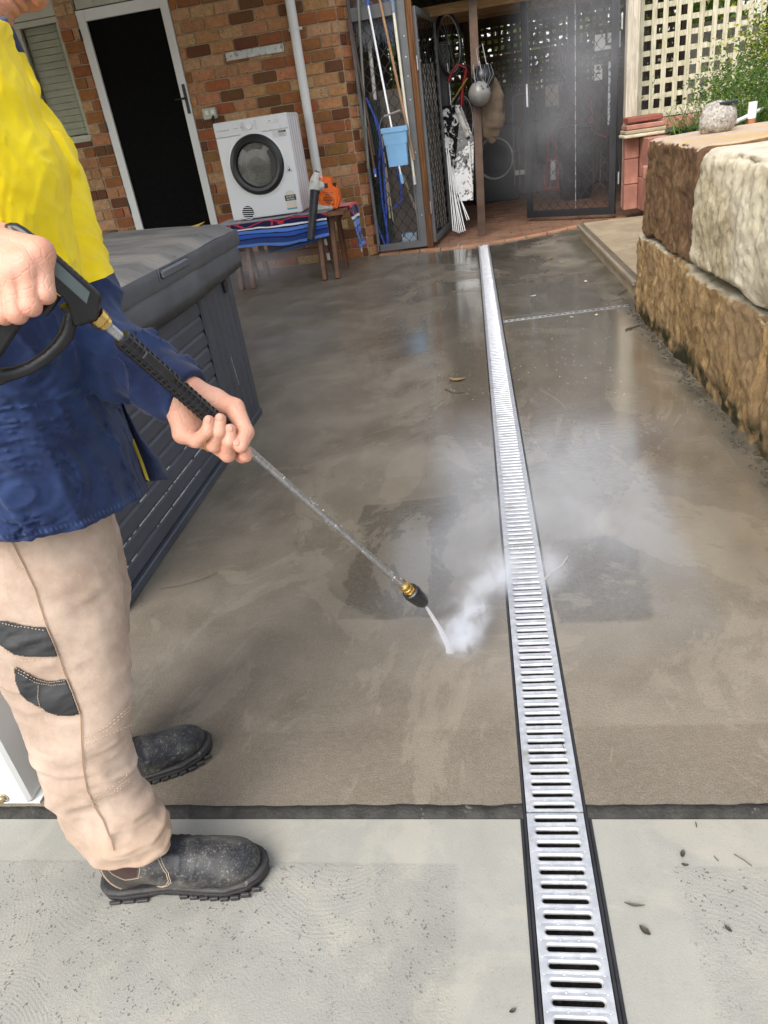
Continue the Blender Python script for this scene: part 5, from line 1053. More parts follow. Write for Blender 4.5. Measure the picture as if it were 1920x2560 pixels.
# signs
th = thing('white_sign', 'white board with black L letter hung behind the top of the mesh door', 'sign', (1.5, 9.3, 1.6)); s0, s1 = PY(1487, 128, 9.3), PY(1545, 78, 9.3); b = MB(); b.box((s0[0], 9.3, s0[2]), (s1[0]+.03, 9.31, s1[2]), bev=.002); b.build('board', M_white, th)
b = MB(); text_mesh(b, 'L', .24, (s0[0]+.09, 9.2995, s0[2]+.035), EX, EZ); b.build('letter', M_blk, th)
th = thing('lettered_sign', 'narrow white sign lettered down its length beside the black door frame', 'sign', (1.6, 9.0, 1.1)); s0, s1 = PY(1519, 312, 9.15), PY(1541, 150, 9.15); b = MB(); b.box((s0[0], 9.15, s0[2]), (s0[0]+.10, 9.16, s1[2]), bev=.002); b.build('board', mat('dull_white_board', (.5, .52, .55), .5), th)
b = MB(); 
for k, ch_ in enumerate('SUSH'): text_mesh(b, ch_, .15, (s0[0]+.006, 9.1495, s1[2]-.16-k*.16), EX, EZ)
b.build('letter', M_blk, th)
th = thing('picture_board', 'small white framed notice behind the mesh door', 'sign', (1.5, 9.6, 1.3)); s0, s1 = PY(1486, 202, 9.6), PY(1506, 160, 9.6); b = MB(); b.box((s0[0], 9.6, s0[2]), (s1[0], 9.61, s1[2]), bev=.002); b.build('board', M_white, th)
b = MB(); b.box((s0[0]+.02, 9.597, s0[2]+.06), (s1[0]-.02, 9.5995, s0[2]+.075)); b.box((s0[0]+.02, 9.597, s0[2]+.10), (s1[0]-.03, 9.5995, s0[2]+.14)); b.build('printing', M_blk, th)
b = MB(); b.box((.98, 12.25, 1.25), (1.5, 12.38, 1.30)); b.box((1.0, 12.0, .4), (1.5, 12.38, 1.0), bev=.01); tag(b.build('storage_chest', mat('dark_green_chest', (.03, .035, .03), .6)), 'dark storage chest against the shed back wall', 'chest')
b = MB(); q = PY(1380, 240, 11.5); b.box((q[0]-.09, 11.5, q[2]-.12), (q[0]+.09, 11.52, q[2]+.13), bev=.004); tag(b.build('paper_bag', mat('kraft_paper', (.5, .42, .3), .8)), 'small cream paper bag hanging behind the mesh door', 'bag')
# ================================================ litter on the wet slab
r = random.Random(31); M_lf = [mat('dead_leaf', (.30, .21, .09), .7, var=.3), mat('pale_petal', (.55, .50, .36), .6, var=.2), mat('dark_leaf', (.05, .04, .03), .6, var=.3), mat('grey_twig', (.09, .075, .055), .8)]
def leaf(px_, py_, L, m, lab, cat='leaf', asp=.45, ang=None, z0=0., grp=None):
    c = G(px_, py_, z0); a = r.uniform(0, 6.28) if ang is None else ang; d = np.array([math.cos(a), math.sin(a), 0]); s_ = np.array([-d[1], d[0], 0]); n = 8; V = []
    for i in range(n+1):
        t_ = i/n; w_ = L*asp*.5*math.sin(math.pi*min(1, t_*.94+.03))**.8*(1+r.uniform(-.12, .12)); zz = z0+.0035+.008*L/.04*(t_-.5)**2*4*r.uniform(.6, 1); V += [c*[1, 1, 0]+d*L*(t_-.5)-s_*w_+[0, 0, zz+w_*.3], c*[1, 1, 0]+d*L*(t_-.5)+[0, 0, zz-.0015], c*[1, 1, 0]+d*L*(t_-.5)+s_*w_+[0, 0, zz+w_*.25]]
    b = MB(); b.add(V, [(3*i+k, 3*i+k+1, 3*i+k+4, 3*i+k+3) for i in range(n) for k in (0, 1)], 0, True); o = b.build('fallen_leaf', m); return tag(o, lab, cat, grp)
for (u, v, L, k, lab) in ((1403, 657, .045, 1, 'pale round dead leaf near the top of the slab'), (1375, 648, .06, 0, 'curled tan leaf just left of the pale round leaf'), (1464, 706, .05, 1, 'whitish torn leaf below the concrete ledge'), (1333, 742, .05, 1, 'light flat leaf left of the cross drain top'), (1172, 640, .045, 0, 'tan leaf left of the far drain end'), (1143, 952, .09, 0, 'long curled brown leaf on the open slab left of the grates'), (1490, 790, .04, 1, 'light leaf just below the cross drain'), (1430, 795, .035, 1, 'second light leaf just below the cross drain'), (1612, 2330, .035, 2, 'black crumpled leaf scrap on the pale concrete right of the grate'), (1586, 2266, .055, 3, 'thin grey brown leaf on the pale concrete right of the grate'), (1706, 2138, .016, 2, 'small dark leaf flake near the joint at right'), (1790, 2150, .02, 3, 'grey leaf flake in the cluster near the joint'), (1712, 2165, .02, 2, 'dark leaf flake below its twin near the joint'), (1740, 2065, .022, 3, 'brown flake lying closest to the joint at right'), (1820, 2325, .014, 2, 'small dark flake at far lower right'), (1282, 2530, .012, 2, 'dark round crumb left of the lowest grate')):
    leaf(u, v, L*(.62 if v > 2000 and L > .017 else 1), M_lf[k], lab, 'leaf' if L > .017 else 'debris', asp=.16 if k == 3 else .5)
def twig(pts, rad, lab, m=3):
    b = MB(); b.tube([G(u, v, .004+.004*(i % 2)) for i, (u, v) in enumerate(pts)], rad, n=5); tag(b.build('twig', M_lf[m]), lab, 'twig')
twig([(1355, 1455), (1380, 1428), (1405, 1412), (1420, 1390)], .0016, 'pale bent straw lying across the middle grates', 1); twig([(400, 1472), (450, 1464), (500, 1450), (548, 1430)], .0009, 'long thin dark twig on the slab beside the spa'); twig([(1564, 824), (1600, 812)], .006, 'short dark twig near the foot of the sandstone'); twig([(1113, 972), (1135, 982), (1158, 980)], .003, 'thin curved twig below the brown leaf', 3); twig([(1545, 737), (1575, 720), (1590, 745)], .003, 'tangle of fine roots at the corner of the ledge', 3); twig([(1560, 745), (1530, 752), (1500, 748)], .0025, 'second fine root lying at the ledge corner', 3); twig([(1405, 1858), (1415, 1885)], .0006, 'hair thin dark stalk on a near grate'); twig([(1835, 2135), (1860, 2150), (1880, 2165)], .0009, 'fine grey stalk on the pale concrete at right')
b = MB()
for i in range(420):
    y = r.uniform(1.2, 4.72); x = .965-abs(r.gauss(0, .022)); a = r.uniform(0, 6.28); L = r.uniform(.006, .035); b.tube([(x, y, .004), (x+math.cos(a)*L*.5, y+math.sin(a)*L, .006)], r.uniform(.001, .0035), 0, 4)
o = b.build('leaf_debris', M_lf[3]); tag(o, 'dark dirt and leaf scraps gathered along the sandstone base', 'debris', kind='stuff')
b = MB()
for i in range(900):
    u, v = r.uniform(1000, 1560), r.uniform(640, 1000); c = G(u, v, .002)
    if -1 < c[0] < .95: L = r.uniform(.002, .008); a = r.uniform(0, 6.28); b.add([c, c+[math.cos(a)*L, math.sin(a)*L, .001], c+[math.cos(a+1)*L*.7, math.sin(a+1)*L*.7, .002]], [(0, 1, 2)])
for i in range(260):
    c = G(r.uniform(720, 1250), r.uniform(700, 1000), .002); L = r.uniform(.002, .006); a = r.uniform(0, 6.28); b.add([c, c+[math.cos(a)*L, math.sin(a)*L, .001], c+[math.cos(a+1)*L*.7, math.sin(a+1)*L*.7, .002]], [(0, 1, 2)])
tag(b.build('fine_grit', M_lf[1], org=(0, 4, 0)), 'fine pale grit and leaf crumbs scattered over the far slab', 'grit', kind='stuff')
# ================================================ the man with the pressure washer
def skinmat():
    t = NT('skin'); col = t.n('Attribute', attribute_name='tint').outputs['Color']; f = t.noise(45, 4, .6, t.geo()); c = t.mix(t.ramp(f, .35, .7, 0, .35), col, t.mix(.5, col, (.75, .30, .22)))
    t.P(col=c, rough=.48, spec=.4, sss=.08); t.b.inputs['Subsurface Radius'].default_value = (.008, .003, .0015); t.b.inputs['Subsurface Scale'].default_value = .6
    h = t.math('ADD', t.noise(420, 3, .6, t.geo()), t.math('MULTIPLY', t.ramp(t.vor(70, 'DISTANCE_TO_EDGE', vec=t.geo()), 0, .12), .8)); t.bump(h, .4, .0009); return t.mat
M_skin = skinmat()
L0 = CP(258, 805, .94); L1 = G(1060, 1508, .27); LD = nrm(L1-L0); LL = np.linalg.norm(L1-L0)
def px_of(P):
    c = RM.T@(np.array(P)-CAMP); return 960+FPX*c[0]/c[2], 1280+FPX*c[1]/c[2], c[2]
_tt = np.linspace(-.35, 1, 271); _tb = np.array([px_of(L0+LD*LL*t) for t in _tt])
def ldep(u): return float(np.interp(u, _tb[:, 0], _tb[:, 2]))
def lat(u): return L0+LD*LL*float(np.interp(u, _tb[:, 0], _tt))
man = thing('person', 'man in yellow and navy work shirt, tan trousers and black boots washing the slab', 'person', (-.75, .92, 0))
# ---- left hand on the lance
def lz(x, y, dd): u, v = 360+x/4.88, 900+y/4.88; return CP(u, v, ldep(540)+(u-540)*.00035+dd)
LF = [[(470, 900, .026, .0125), (640, 985, .004, .0108), (778, 868, -.020, .0098), (792, 742, -.023, .0086)],
      [(620, 945, .030, .013), (858, 1040, .000, .0112), (912, 878, -.024, .0102), (930, 722, -.026, .0090)],
      [(790, 975, .032, .0135), (1022, 1155, .000, .0118), (1046, 990, -.025, .0106), (1050, 852, -.027, .0094)],
      [(960, 990, .032, .0135), (1200, 1170, .006, .0112), (1236, 1165, -.008, .0104), (1240, 1130, -.012, .0096)],
      [(560, 400, .024, .022), (1105, 585, .002, .0155), (1238, 880, -.020, .0132), (1180, 1050, -.033, .0112)]]
def hand_sdf(P, fingers, wrist, wr, farm, fr, k=.009, palm=None):
    ds = []
    for f in fingers:
        js = [(j[0], j[1]) for j in f]; d = None
        for (a, ra), (b_, rb) in zip(js[:-1], js[1:]):
            c = cap(P, a, b_, ra, rb); d = c if d is None else smin(d, c, .004)
        ds.append(d)
    body = cap(P, farm, wrist, fr, wr)
    for f in fingers: body = smin(body, cap(P, wrist+(f[0][0]-wrist)*.22, f[0][0], wr*.62, f[0][1]*1.22), .007)
    if palm is not None:
        for (a, b_, ra, rb) in palm: body = smin(body, cap(P, a, b_, ra*1.04, rb*1.04), .008)
    d = body
    out = None
    for q in ds: q = smin(q, body+.0, .008); out = q if out is None else np.minimum(out, q)
    return out
def toj(fn, L): return [[(fn(*j[:3]), j[3]) for j in f] for f in L]
lf = toj(lz, LF); lw = lz(400, 432, .030); lfa = CP(268, 872, ldep(540)+.035)
lpalm = [(lz(400, 500, .03), lz(560, 850, .03), .024, .020), (lz(420, 420, .028), lz(850, 500, .016), .024, .020), (lz(650, 700, .036), lz(850, 850, .036), .018, .016)]
def lh(P):
    d = hand_sdf(P, lf, lw, .0265, lfa, .033, palm=lpalm); a = CP(*px_of(L0)[:2], px_of(L0)[2]); g_ = cap(P, L0, L1, .0128); return smax(d, -(g_+.0004), .002)
def bbox(pts, m): a = np.array(pts); return a.min(0)-m, a.max(0)+m
lo, hi = bbox([j[0] for f in lf for j in f]+[lw, lfa], .04)
V1, F1 = snet(lh, lo, hi, .0016)
# ---- right hand on the gun
def rz(x, y, dd): return CP(x/5.184, 540+y/5.184, dd)
D_ = .84
RF = [[(505, 480, D_, .0150), (585, 1010, D_+.006, .0118), (480, 1020, D_+.055, .0105), (400, 940, D_+.075, .0095)],
      [(345, 630, D_-.006, .0150), (400, 1165, D_, .0122), (280, 1140, D_+.05, .0108), (200, 1050, D_+.07, .0098)],
      [(180, 745, D_-.006, .0145), (222, 1265, D_, .0120), (100, 1230, D_+.05, .0105), (20, 1120, D_+.07, .0095)],
      [(15, 830, D_, .0135), (52, 1285, D_+.004, .0112), (-60, 1250, D_+.05, .0098), (-130, 1150, D_+.065, .0088)],
      [(-330, 380, D_+.035, .021), (40, 260, D_+.060, .0155), (260, 300, D_+.085, .0130), (420, 430, D_+.095, .0112)]]
rf = toj(rz, RF); rw = rz(-560, 420, D_+.015); rfa = rz(-1750, 300, D_+.06)
rpalm = [(rz(-300, 330, D_+.006), rz(390, 430, D_+.004), .0245, .0150), (rz(-350, 600, D_+.01), rz(60, 800, D_+.004), .022, .016), (rz(-200, 480, D_+.0), rz(250, 610, D_-.002), .020, .015)]
rh = lambda P: hand_sdf(P, rf, rw, .027, rfa, .036, palm=rpalm)
lo, hi = bbox([j[0] for f in rf for j in f]+[rw, rz(-1100, 350, D_+.03)], .04); V2, F2 = snet(rh, lo, hi, .0017)
# ---- head
ca, sa = math.cos(R_(-41)), math.sin(R_(-41)); HF = nrm(RM@[ca, -sa, -.10]); HU = RM@[-sa, -ca, 0.]; HU = nrm(HU-HF*HU.dot(HF)); HL = np.cross(HU, HF)
chin_l = np.array([.094, 0, -.102]); HC = CP(4, 50, 1.12)-(HF*chin_l[0]+HU*chin_l[2]); HM = np.stack([HF, HL, HU], 1)
def head_local(Q):
    d = ell(Q, (-.012, 0, .035), (.098, .077, .100)); d = smin(d, ell(Q, (.028, 0, -.03), (.066, .060, .085)), .03)
    for s_ in (-1, 1):
        d = smin(d, ell(Q, (.058, s_*.040, -.028), (.028, .024, .026)), .02); d = smin(d, cap(Q, (.01, s_*.058, -.055), (.068, s_*.018, -.096), .016, .015), .022)
    d = smin(d, ell(Q, (.078, 0, -.094), (.018, .024, .016)), .018); d = smin(d, ell(Q, (.080, 0, .030), (.016, .050, .012)), .018)
    d = smin(d, cap(Q, (.086, 0, .012), (.112, 0, -.032), .0085, .0125), .010)
    for s_ in (-1, 1):
        d = smax(d, -(np.linalg.norm(Q-[.098, s_*.031, .006], axis=-1)-.017), .012); d = np.minimum(d, np.linalg.norm(Q-[.074, s_*.031, .005], axis=-1)-.0122)
        d = smin(d, ell(Q, (.104, s_*.0125, -.038), (.012, .008, .009)), .006); d = smax(d, -ell(Q, (.107, s_*.0072, -.049), (.0065, .0035, .006)), .003)
        e = ell(Q, (-.008, s_*.080, -.005), (.021, .010, .033)); e = smax(e, -ell(Q, (-.002, s_*.088, -.003), (.012, .008, .021)), .004); d = smin(d, e, .006)
    d = smin(d, ell(Q, (.092, 0, -.060), (.013, .026, .0075)), .006); d = smin(d, ell(Q, (.089, 0, -.075), (.012, .022, .0075)), .006); d = smax(d, -ell(Q, (.104, 0, -.0672), (.012, .026, .0012)), .003)
    return d
NK = CP(-110, 190, 1.20)
def hd(P): Q = (P-HC)@HM; return smin(head_local(Q), cap(P, HC-HF*.03-HU*.06, NK, .056, .062), .03)
lo, hi = bbox([HC+HF*.15+HU*.15, HC-HF*.15-HU*.15, HC+HL*.1, HC-HL*.1, HC+HU*.14, HC+HF*.14, HC-HU*.14, NK], .03); V3, F3 = snet(hd, lo, hi, .0028)
# ---- trunk and limbs under the clothes
D0 = 1.30; TF = nrm((.95, .31, 0)); TL = np.array([-TF[1], TF[0], 0])
sil = [(60, 10, .11), (121, 25, .115), (187, 55, .13), (240, 80, .142), (300, 98, .147), (350, 132, .148), (405, 158, .148), (440, 168, .148), (506, 170, .148), (560, 180, .150), (640, 196, .152), (720, 216, .153), (819, 238, .152), (891, 252, .152), (990, 284, .154), (1100, 322, .158), (1200, 358, .163), (1300, 380, .165)]
rows = []
for v, u, rr in sil:
    d = rayd(u, v); h = np.hypot(d[0], d[1]); ang = math.atan2(d[1], d[0]); s_ = np.array([math.cos(ang-math.pi/2), math.sin(ang-math.pi/2), 0]); a_, b_ = rr*.90, rr*1.22
    sup = math.sqrt((a_*s_.dot(TF))**2+(b_*s_.dot(TL))**2); a2 = ang+math.asin(sup/D0); rows.append((CAMH+D0*d[2]/h*math.cos(math.asin(sup/D0)), D0*math.cos(a2), D0*math.sin(a2), a_, b_))
rows.sort(); RW = np.array(rows)
def torso(P, off=0.):
    z = P[..., 2]; cx, cy, a_, b_ = [np.interp(z, RW[:, 0], RW[:, i]) for i in (1, 2, 3, 4)]
    qx = (P[..., 0]-cx)*TF[0]+(P[..., 1]-cy)*TF[1]; qy = (P[..., 0]-cx)*TL[0]+(P[..., 1]-cy)*TL[1]
    k = np.sqrt((qx/(a_+off))**2+(qy/(b_+off))**2); d = (k-1)*np.minimum(a_, b_)*.95; return np.maximum(np.maximum(d, z-RW[-1, 0]-.0), (.70-z if off == 0 else .80-z))
zs = RW[-1, 0]
def tp(z): return np.array([np.interp(z, RW[:, 0], RW[:, 1]), np.interp(z, RW[:, 0], RW[:, 2]), z])
ShL = CP(60, 300, 1.34); ElL = CP(236, 858, ldep(540)+.045); CfL = CP(462, 986, ldep(540)+.006); ShR = tp(zs-.05)-TL*.16; ElR = rz(-3000, 900, 1.0)
def body(P):
    d = torso(P, -.05)
    for a, b_, ra, rb in ((ShL, ElL, .035, .033), (ElL, lfa, .033, .033), (ShR, rfa+[-.1, 0, .05], .045, .036), (tp(zs-.06), NK, .07, .06), (tp(.84), PY(180, 1700, .925), .06, .042), (PY(180, 1700, .925), (-.72, .815, .12), .04, .032), (tp(.84)+TL*.05, PY(225, 1600, 1.14), .05, .04), (PY(225, 1600, 1.14), (-.91, 1.045, .14), .036, .026)): d = smin(d, cap(P, a, b_, ra, rb), .03)
    return d
V4, F4 = snet(body, (-1.35, .45, .05), (-.3, 1.5, zs+.1), .011)
VV = np.concatenate([V1, V2, V3, V4]); n1, n2, n3 = len(V1), len(V2), len(V3); FF = np.concatenate([F1, F2+n1, F3+n1+n2, F4+n1+n2+n3])
sk = np.tile(np.array([.57, .315, .22, 1.]), (len(VV), 1)); sk[:, :3] += fbm(VV, 30, 3, 2)[:, None]*np.array([.03, .045, .04])
for f in lf+rf:
    for j, (p, r0) in enumerate(f): w_ = np.exp(-(np.linalg.norm(VV-p, axis=1)/(r0*1.35))**2)[:, None]; sk[:, :3] = sk[:, :3]*(1-w_*.35)+np.array([.60, .225, .155])*w_*.35
sk[:, :3] *= 1
Q = (V3-HC)@HM; st = np.clip((-.045-Q[:, 2])/.02, 0, 1)*np.clip((Q[:, 0]+.02)/.03, 0, 1); st = st*(1-np.exp(-((np.linalg.norm((Q-[.092, 0, -.067])/[1, 1.3, .6], axis=1))/.016)**2)); st *= np.clip(.6+.8*vn(V3, 500, 3), 0, 1)
c3 = sk[n1+n2:n1+n2+n3]; c3[:, :3] = c3[:, :3]*(1-st[:, None]*.6)+np.array([.20, .15, .12])*st[:, None]*.6; c3[:, :3] *= np.array([.92, .80, .76]); sk[n1+n2:n1+n2+n3] = c3
arr('body', VV, FF, M_skin, man, col=sk.tolist())
# nails and ring
M_nail = mat('finger_nail', (.52, .27, .20), .5, var=.05, spec=.3); fwd = RM@[0, 0, 1.]
for k, (fi, rr) in enumerate(((lf[0], .0052), (lf[1], .006), (lf[2], .0062), (lf[4], .0062))):
    tip, base = fi[3][0], fi[2][0]; dr_ = nrm(tip-base); up_ = nrm(-fwd-dr_*(-fwd).dot(dr_)); sd_ = np.cross(dr_, up_); Mx = Matrix(((dr_[0], sd_[0], up_[0]), (dr_[1], sd_[1], up_[1]), (dr_[2], sd_[2], up_[2])))
    if k == 3: tip = tip+sd_*.005
    b = MB(); b.ellipsoid(tip+dr_*.0015+up_*(fi[3][1]-.0012), (.0072, rr, .0021), M=Mx, nu=16, nv=10); b.build('nail', M_nail, man)
rp = lf[1][0][0]*.22+lf[1][1][0]*.78; ax_ = nrm(lf[1][1][0]-lf[1][0][0]); e1 = nrm(np.cross(ax_, fwd)); e2 = np.cross(ax_, e1)
b = MB(); b.tube([rp+e1*.0128*math.cos(a)+e2*.0128*math.sin(a) for a in [i*math.pi/18 for i in range(36)]], .0012, n=8, closed=True); b.build('wedding_ring', mat('gold', (.75, .52, .2), .2, 1.), man)
b = MB(); Mh = Matrix([[HF[i], HL[i], HU[i]] for i in range(3)]); b.ellipsoid(HC-HF*.02+HU*.052, (.100, .085, .092), M=Mh, nu=40, nv=24, disp=lambda p: .02*math.sin(p.x*23+p.y*31)*math.cos(p.z*27)); b.build('hair', mat('brown_grey_hair', (.10, .075, .055), .7, var=.4, vs=60, bump=1, bs=300), man)
# ---- shirt
YZ = CP(236, 712, 1.25)[2]+.012
def shirtmat():
    t = NT('work_shirt'); a = t.sep(t.n('Attribute', attribute_name='tint').outputs['Color']); m = t.ramp(a[0], .497, .503); p = t.geo()
    y = t.mix(t.ramp(t.noise(12, 4, .6, p), .3, .7), (.84, .62, .008), (.93, .72, .010)); n_ = t.mix(t.ramp(t.noise(9, 6, .7, p), .35, .72), (.010, .018, .060), (.022, .044, .125)); n_ = t.mix(t.math('MULTIPLY', t.ramp(t.noise(24, 6, .75, p, .8), .60, .72), .35), n_, (.09, .13, .26))
    hem = t.ramp(a[1], .5, .8); n_ = t.mix(t.math('MULTIPLY', hem, t.ramp(t.math('SINE', t.math('MULTIPLY', t.math('ADD', t.sep(p)[0], t.sep(p)[1]), 620.)), .2, .9, 0, .5)), n_, (.06, .10, .24))
    c = t.mix(m, n_, y); t.P(col=c, rough=.8, sheen=.12, spec=.2); wv = t.math('ADD', t.noise(900, 2, .5, p), t.math('MULTIPLY', t.noise(30, 4, .6, p), .8)); t.bump(wv, .4, .0018); return t.mat
M_shirt = shirtmat(); HA, HB, HCc = CP(0, 1348, 1.10), CP(180, 1312, 1.14), CP(352, 1222, 1.31); hn = nrm(np.cross(HB-HA, HCc-HA)); hn = hn if hn[2] > 0 else -hn
def crease(P, a, b_, dirv, w_, amp):   # soft ridge running from a to b across the cloth
    return amp*np.exp(-(cap(P, a, b_, 0.)/w_)**2)
def fold(P):
    r_ = 1-np.abs(vn(P*[1, 1, .32], 17, 5)); r2 = 1-np.abs(vn(P*[1, 1, .5]+.3*vn(P, 6, 8)[..., None], 34, 6)); r3 = 1-np.abs(vn(P@np.array([[.8, .5, .3], [-.4, .9, .2], [.2, .3, .5]]), 26, 15)); return .009*(r_**2-.45)+(.006*(r2**3-.3)+.006*(r3**4-.25))*np.clip((YZ+.03-P[..., 2])/.06, .6, 1)+.004*fbm(P, 5, 2, 8)
def shirt(P):
    t_ = torso(P, .0); t_ = smax(t_-fold(P)*.9, -((P-HA)@hn), .004)
    up = cap(P, ShL, ElL, .074, .058); fo = cap(P, ElL, CfL, .058, .0445); ar = smin(up, fo, .02); axf = nrm(CfL-ElL); s_ = (P-ElL)@axf
    w1 = 1-np.abs(vn(np.stack([s_*1., P[..., 2]*.35+P[..., 0]*.3, P[..., 1]*.4], -1), 30, 12)); ar = ar-(.030*(w1**4-.3)+.006*((1-np.abs(vn(P, 40, 9)))**3))*np.interp(s_, [-.06, .0, .03, .16], [.22, .6, 1., .45])
    cuff = cap(P, CfL-axf*.052, CfL, .0475, .0465); ar = np.minimum(ar, cuff); ar = smax(ar, s_-np.linalg.norm(CfL-ElL)-.008, .003); ar = smax(ar, -cap(P, CfL-axf*.012+axf*.038, CfL+axf*.1, .0385, .042), .002)
    ur = cap(P, ShR, rfa+[-.12, 0, .02], .07, .055)
    d = smin(t_, ar, .012); d = smin(d, ur, .02); d = smin(d, cap(P, tp(zs-.07)-TL*.15, tp(zs-.07)+TL*.15, .055), .05)
    # collar, flaps
    d = np.minimum(d, smax(np.abs(cap(P, CP(-75, 150, 1.24), CP(-90, 110, 1.24), .088))-.004, -(P@HU-(CP(0, 185, 1.1)@HU)), .004)+.0)
    for (a_, b2, ra) in ((CP(60, 190, 1.24), CP(78, 215, 1.24), .014), (CP(72, 240, 1.24), CP(74, 262, 1.24), .016), (CP(38, 150, 1.24), CP(52, 180, 1.24), .016)): d = smin(d, cap(P, a_, b2, ra), .018)
    fl = cap(P, CP(140, 350, 1.24), CP(172, 425, 1.24), .016, .019); d = smin(d, fl, .006)
    for (u0, v0, u1, v1, w_, am) in ((20, 210, 120, 640, .012, -.012), (60, 240, 160, 640, .010, .009), (85, 260, 150, 470, .010, -.010), (0, 330, 70, 600, .014, .010), (250, 850, 330, 1180, .012, -.010), (120, 860, 30, 1150, .02, .008), (200, 900, 150, 1250, .018, .008), (230, 800, 265, 1000, .008, -.012)):
        a3, b3 = CP(u0, v0, 1.02), CP(u1, v1, 1.05); d = d-crease(P, a3, b3, None, w_*1.5, am)*0
    return d
V5, F5 = snet(shirt, (-1.15, .60, .66), (-.28, 1.42, zs+.12), .0040)
def above(P, w_=.02): return np.clip(.5+(P[:, 2]-YZ+.012*np.sin(P[:, 0]*14))/w_, 0, 1)
hemd = (V5-HA)@hn; hemv = np.clip(1-np.abs(hemd-.012)/.010, 0, 1); tc_ = np.stack([above(V5), hemv, 0*hemv, 1+0*hemv], 1)
cold = np.linalg.norm(V5-CP(-60, 130, 1.15), axis=1) < .0; arm_end = ((V5-ElL)@nrm(CfL-ElL)) > -.02
tc_[(V5[:, 2] > CP(0, 108, 1.12)[2]), 0] = 0
sh_o = arr('shirt', V5, F5, M_shirt, man, col=tc_.tolist()); sm = sh_o.modifiers.new('s', 'SMOOTH'); sm.factor = .5; sm.iterations = 1
# dangling front placket corner with yellow overlocked seam
M_navy = mat('navy_drill', (.012, .02, .065), .8, var=.4, vs=14, sheen=.1, bump=.2, bs=700); M_yst = mat('yellow_thread', (.60, .48, .05), .7)
fp = [(300, 985), (318, 1030), (355, 1098), (403, 1153), (413, 1175), (424, 1198), (398, 1200), (364, 1202), (350, 1150), (330, 1090), (305, 1020)]
b = MB(); N_ = 20; V = []
edge_r = [(296, 975), (318, 1030), (355, 1098), (403, 1153), (424, 1199)]; edge_l = [(288, 985), (305, 1040), (325, 1100), (345, 1150), (364, 1204)]
def pl_(pts, t_):
    k = min(int(t_*(len(pts)-1)), len(pts)-2); f_ = t_*(len(pts)-1)-k; return np.array(pts[k])*(1-f_)+np.array(pts[k+1])*f_
for i in range(N_+1):
    for j in range(7):
        a, c_ = pl_(edge_l, i/N_), pl_(edge_r, i/N_); q = a+(c_-a)*j/6; V.append(CP(q[0], q[1], 1.30+.015*j/6-.012*math.sin(j*1.2+i*.2)))
b.add(V, [(i*7+j, i*7+j+1, i*7+j+8, i*7+j+7) for i in range(N_) for j in range(6)], 0, True); o = b.build('shirt_placket', M_navy, man); m_ = o.modifiers.new('s', 'SOLIDIFY'); m_.thickness = .0016
b = MB()
for i in range(46): t_ = .48+.5*i/46; a = pl_(edge_l, t_)+[3, 0]; b.beam(CP(a[0], a[1], 1.29), CP(a[0]+9, a[1]+5, 1.29), .0011, .0011)
b.build('overlock_stitch', M_yst, man)
# ---- trousers
def loft_leg(rowsL, y, depthk, seed, n=88, sub=9, ytop=None):
    rws = []
    for v, Lx, Rx in rowsL:
        yy = y if ytop is None else y+(ytop-y)*np.clip((2100-v)/900, 0, 1); c0 = PY((Lx+Rx)/2, v, yy); rx = (PY(Rx, v, yy)[0]-PY(Lx, v, yy)[0])/2; rws.append((c0[0], c0[1], c0[2], rx))
    rws = np.array(rws); o_ = np.argsort(-rws[:, 2]); rws = rws[o_]; m = (len(rws)-1)*sub; tt = np.arange(m+1)/sub; R_i = np.stack([np.interp(tt, np.arange(len(rws)), rws[:, k]) for k in range(4)], 1)
    for _ in range(4): R_i[1:-1] = (R_i[:-2]+2*R_i[1:-1]+R_i[2:])/4
    th_ = 2*np.pi*np.arange(n)/n; V = []
    for i in range(m+1):
        c0 = R_i[i]; V.append(np.stack([c0[0]+np.cos(th_)*c0[3], c0[1]+np.sin(th_)*c0[3]*depthk, np.full(n, c0[2])], 1))
    V = np.array(V); ctr = R_i[:, None, :3]; nr = V-ctr; nr /= np.linalg.norm(nr, axis=-1, keepdims=True); zz = (V[..., 2]-V[..., 2].min())
    Pn = V*[.55, .55, 1.35]+.05*vn(V, 8, seed)[..., None]*[0, 0, 1]; w_ = .0075*((1-np.abs(vn(Pn, 24, seed)))**2-.4)*np.interp(zz, [0, .12, .25, .45, .6, .9], [1.5, 1.3, .5, 1.0, .35, .5])+.003*((1-np.abs(vn(Pn, 55, seed+1)))**2-.4)*np.interp(zz, [0, .2, .3, .45, .6], [1.6, .8, .5, .9, .3])+.004*fbm(V, 7, 2, seed)
    V = V+nr*w_[..., None]; return V.reshape(-1, 3), [(i*n+j, i*n+(j+1) % n, (i+1)*n+(j+1) % n, (i+1)*n+j) for i in range(m) for j in range(n)], n
def trousmat():
    t = NT('tan_drill'); p = t.geo(); c = t.mix(t.ramp(t.noise(10, 6, .68, p), .32, .7), (.36, .262, .20), (.50, .385, .305)); c = t.mix(t.math('MULTIPLY', t.ramp(t.noise(60, 5, .75, t.mapv((1, 1, .4), vec=p)), .55, .72), .3), c, (.56, .46, .37)); c = t.mix(t.math('MULTIPLY', t.ramp(t.sep(p)[2], .26, .1, 0, 1), t.ramp(t.noise(14, 5, .6, p), .3, .65, .2, .8)), c, (.36, .235, .15))
    t.P(col=c, rough=.85, sheen=.1, spec=.15); t.bump(t.math('ADD', t.noise(950, 2, .5, p), t.math('MULTIPLY', t.noise(45, 5, .65, p), 1.2)), .45, .0018); return t.mat
M_trs = trousmat()
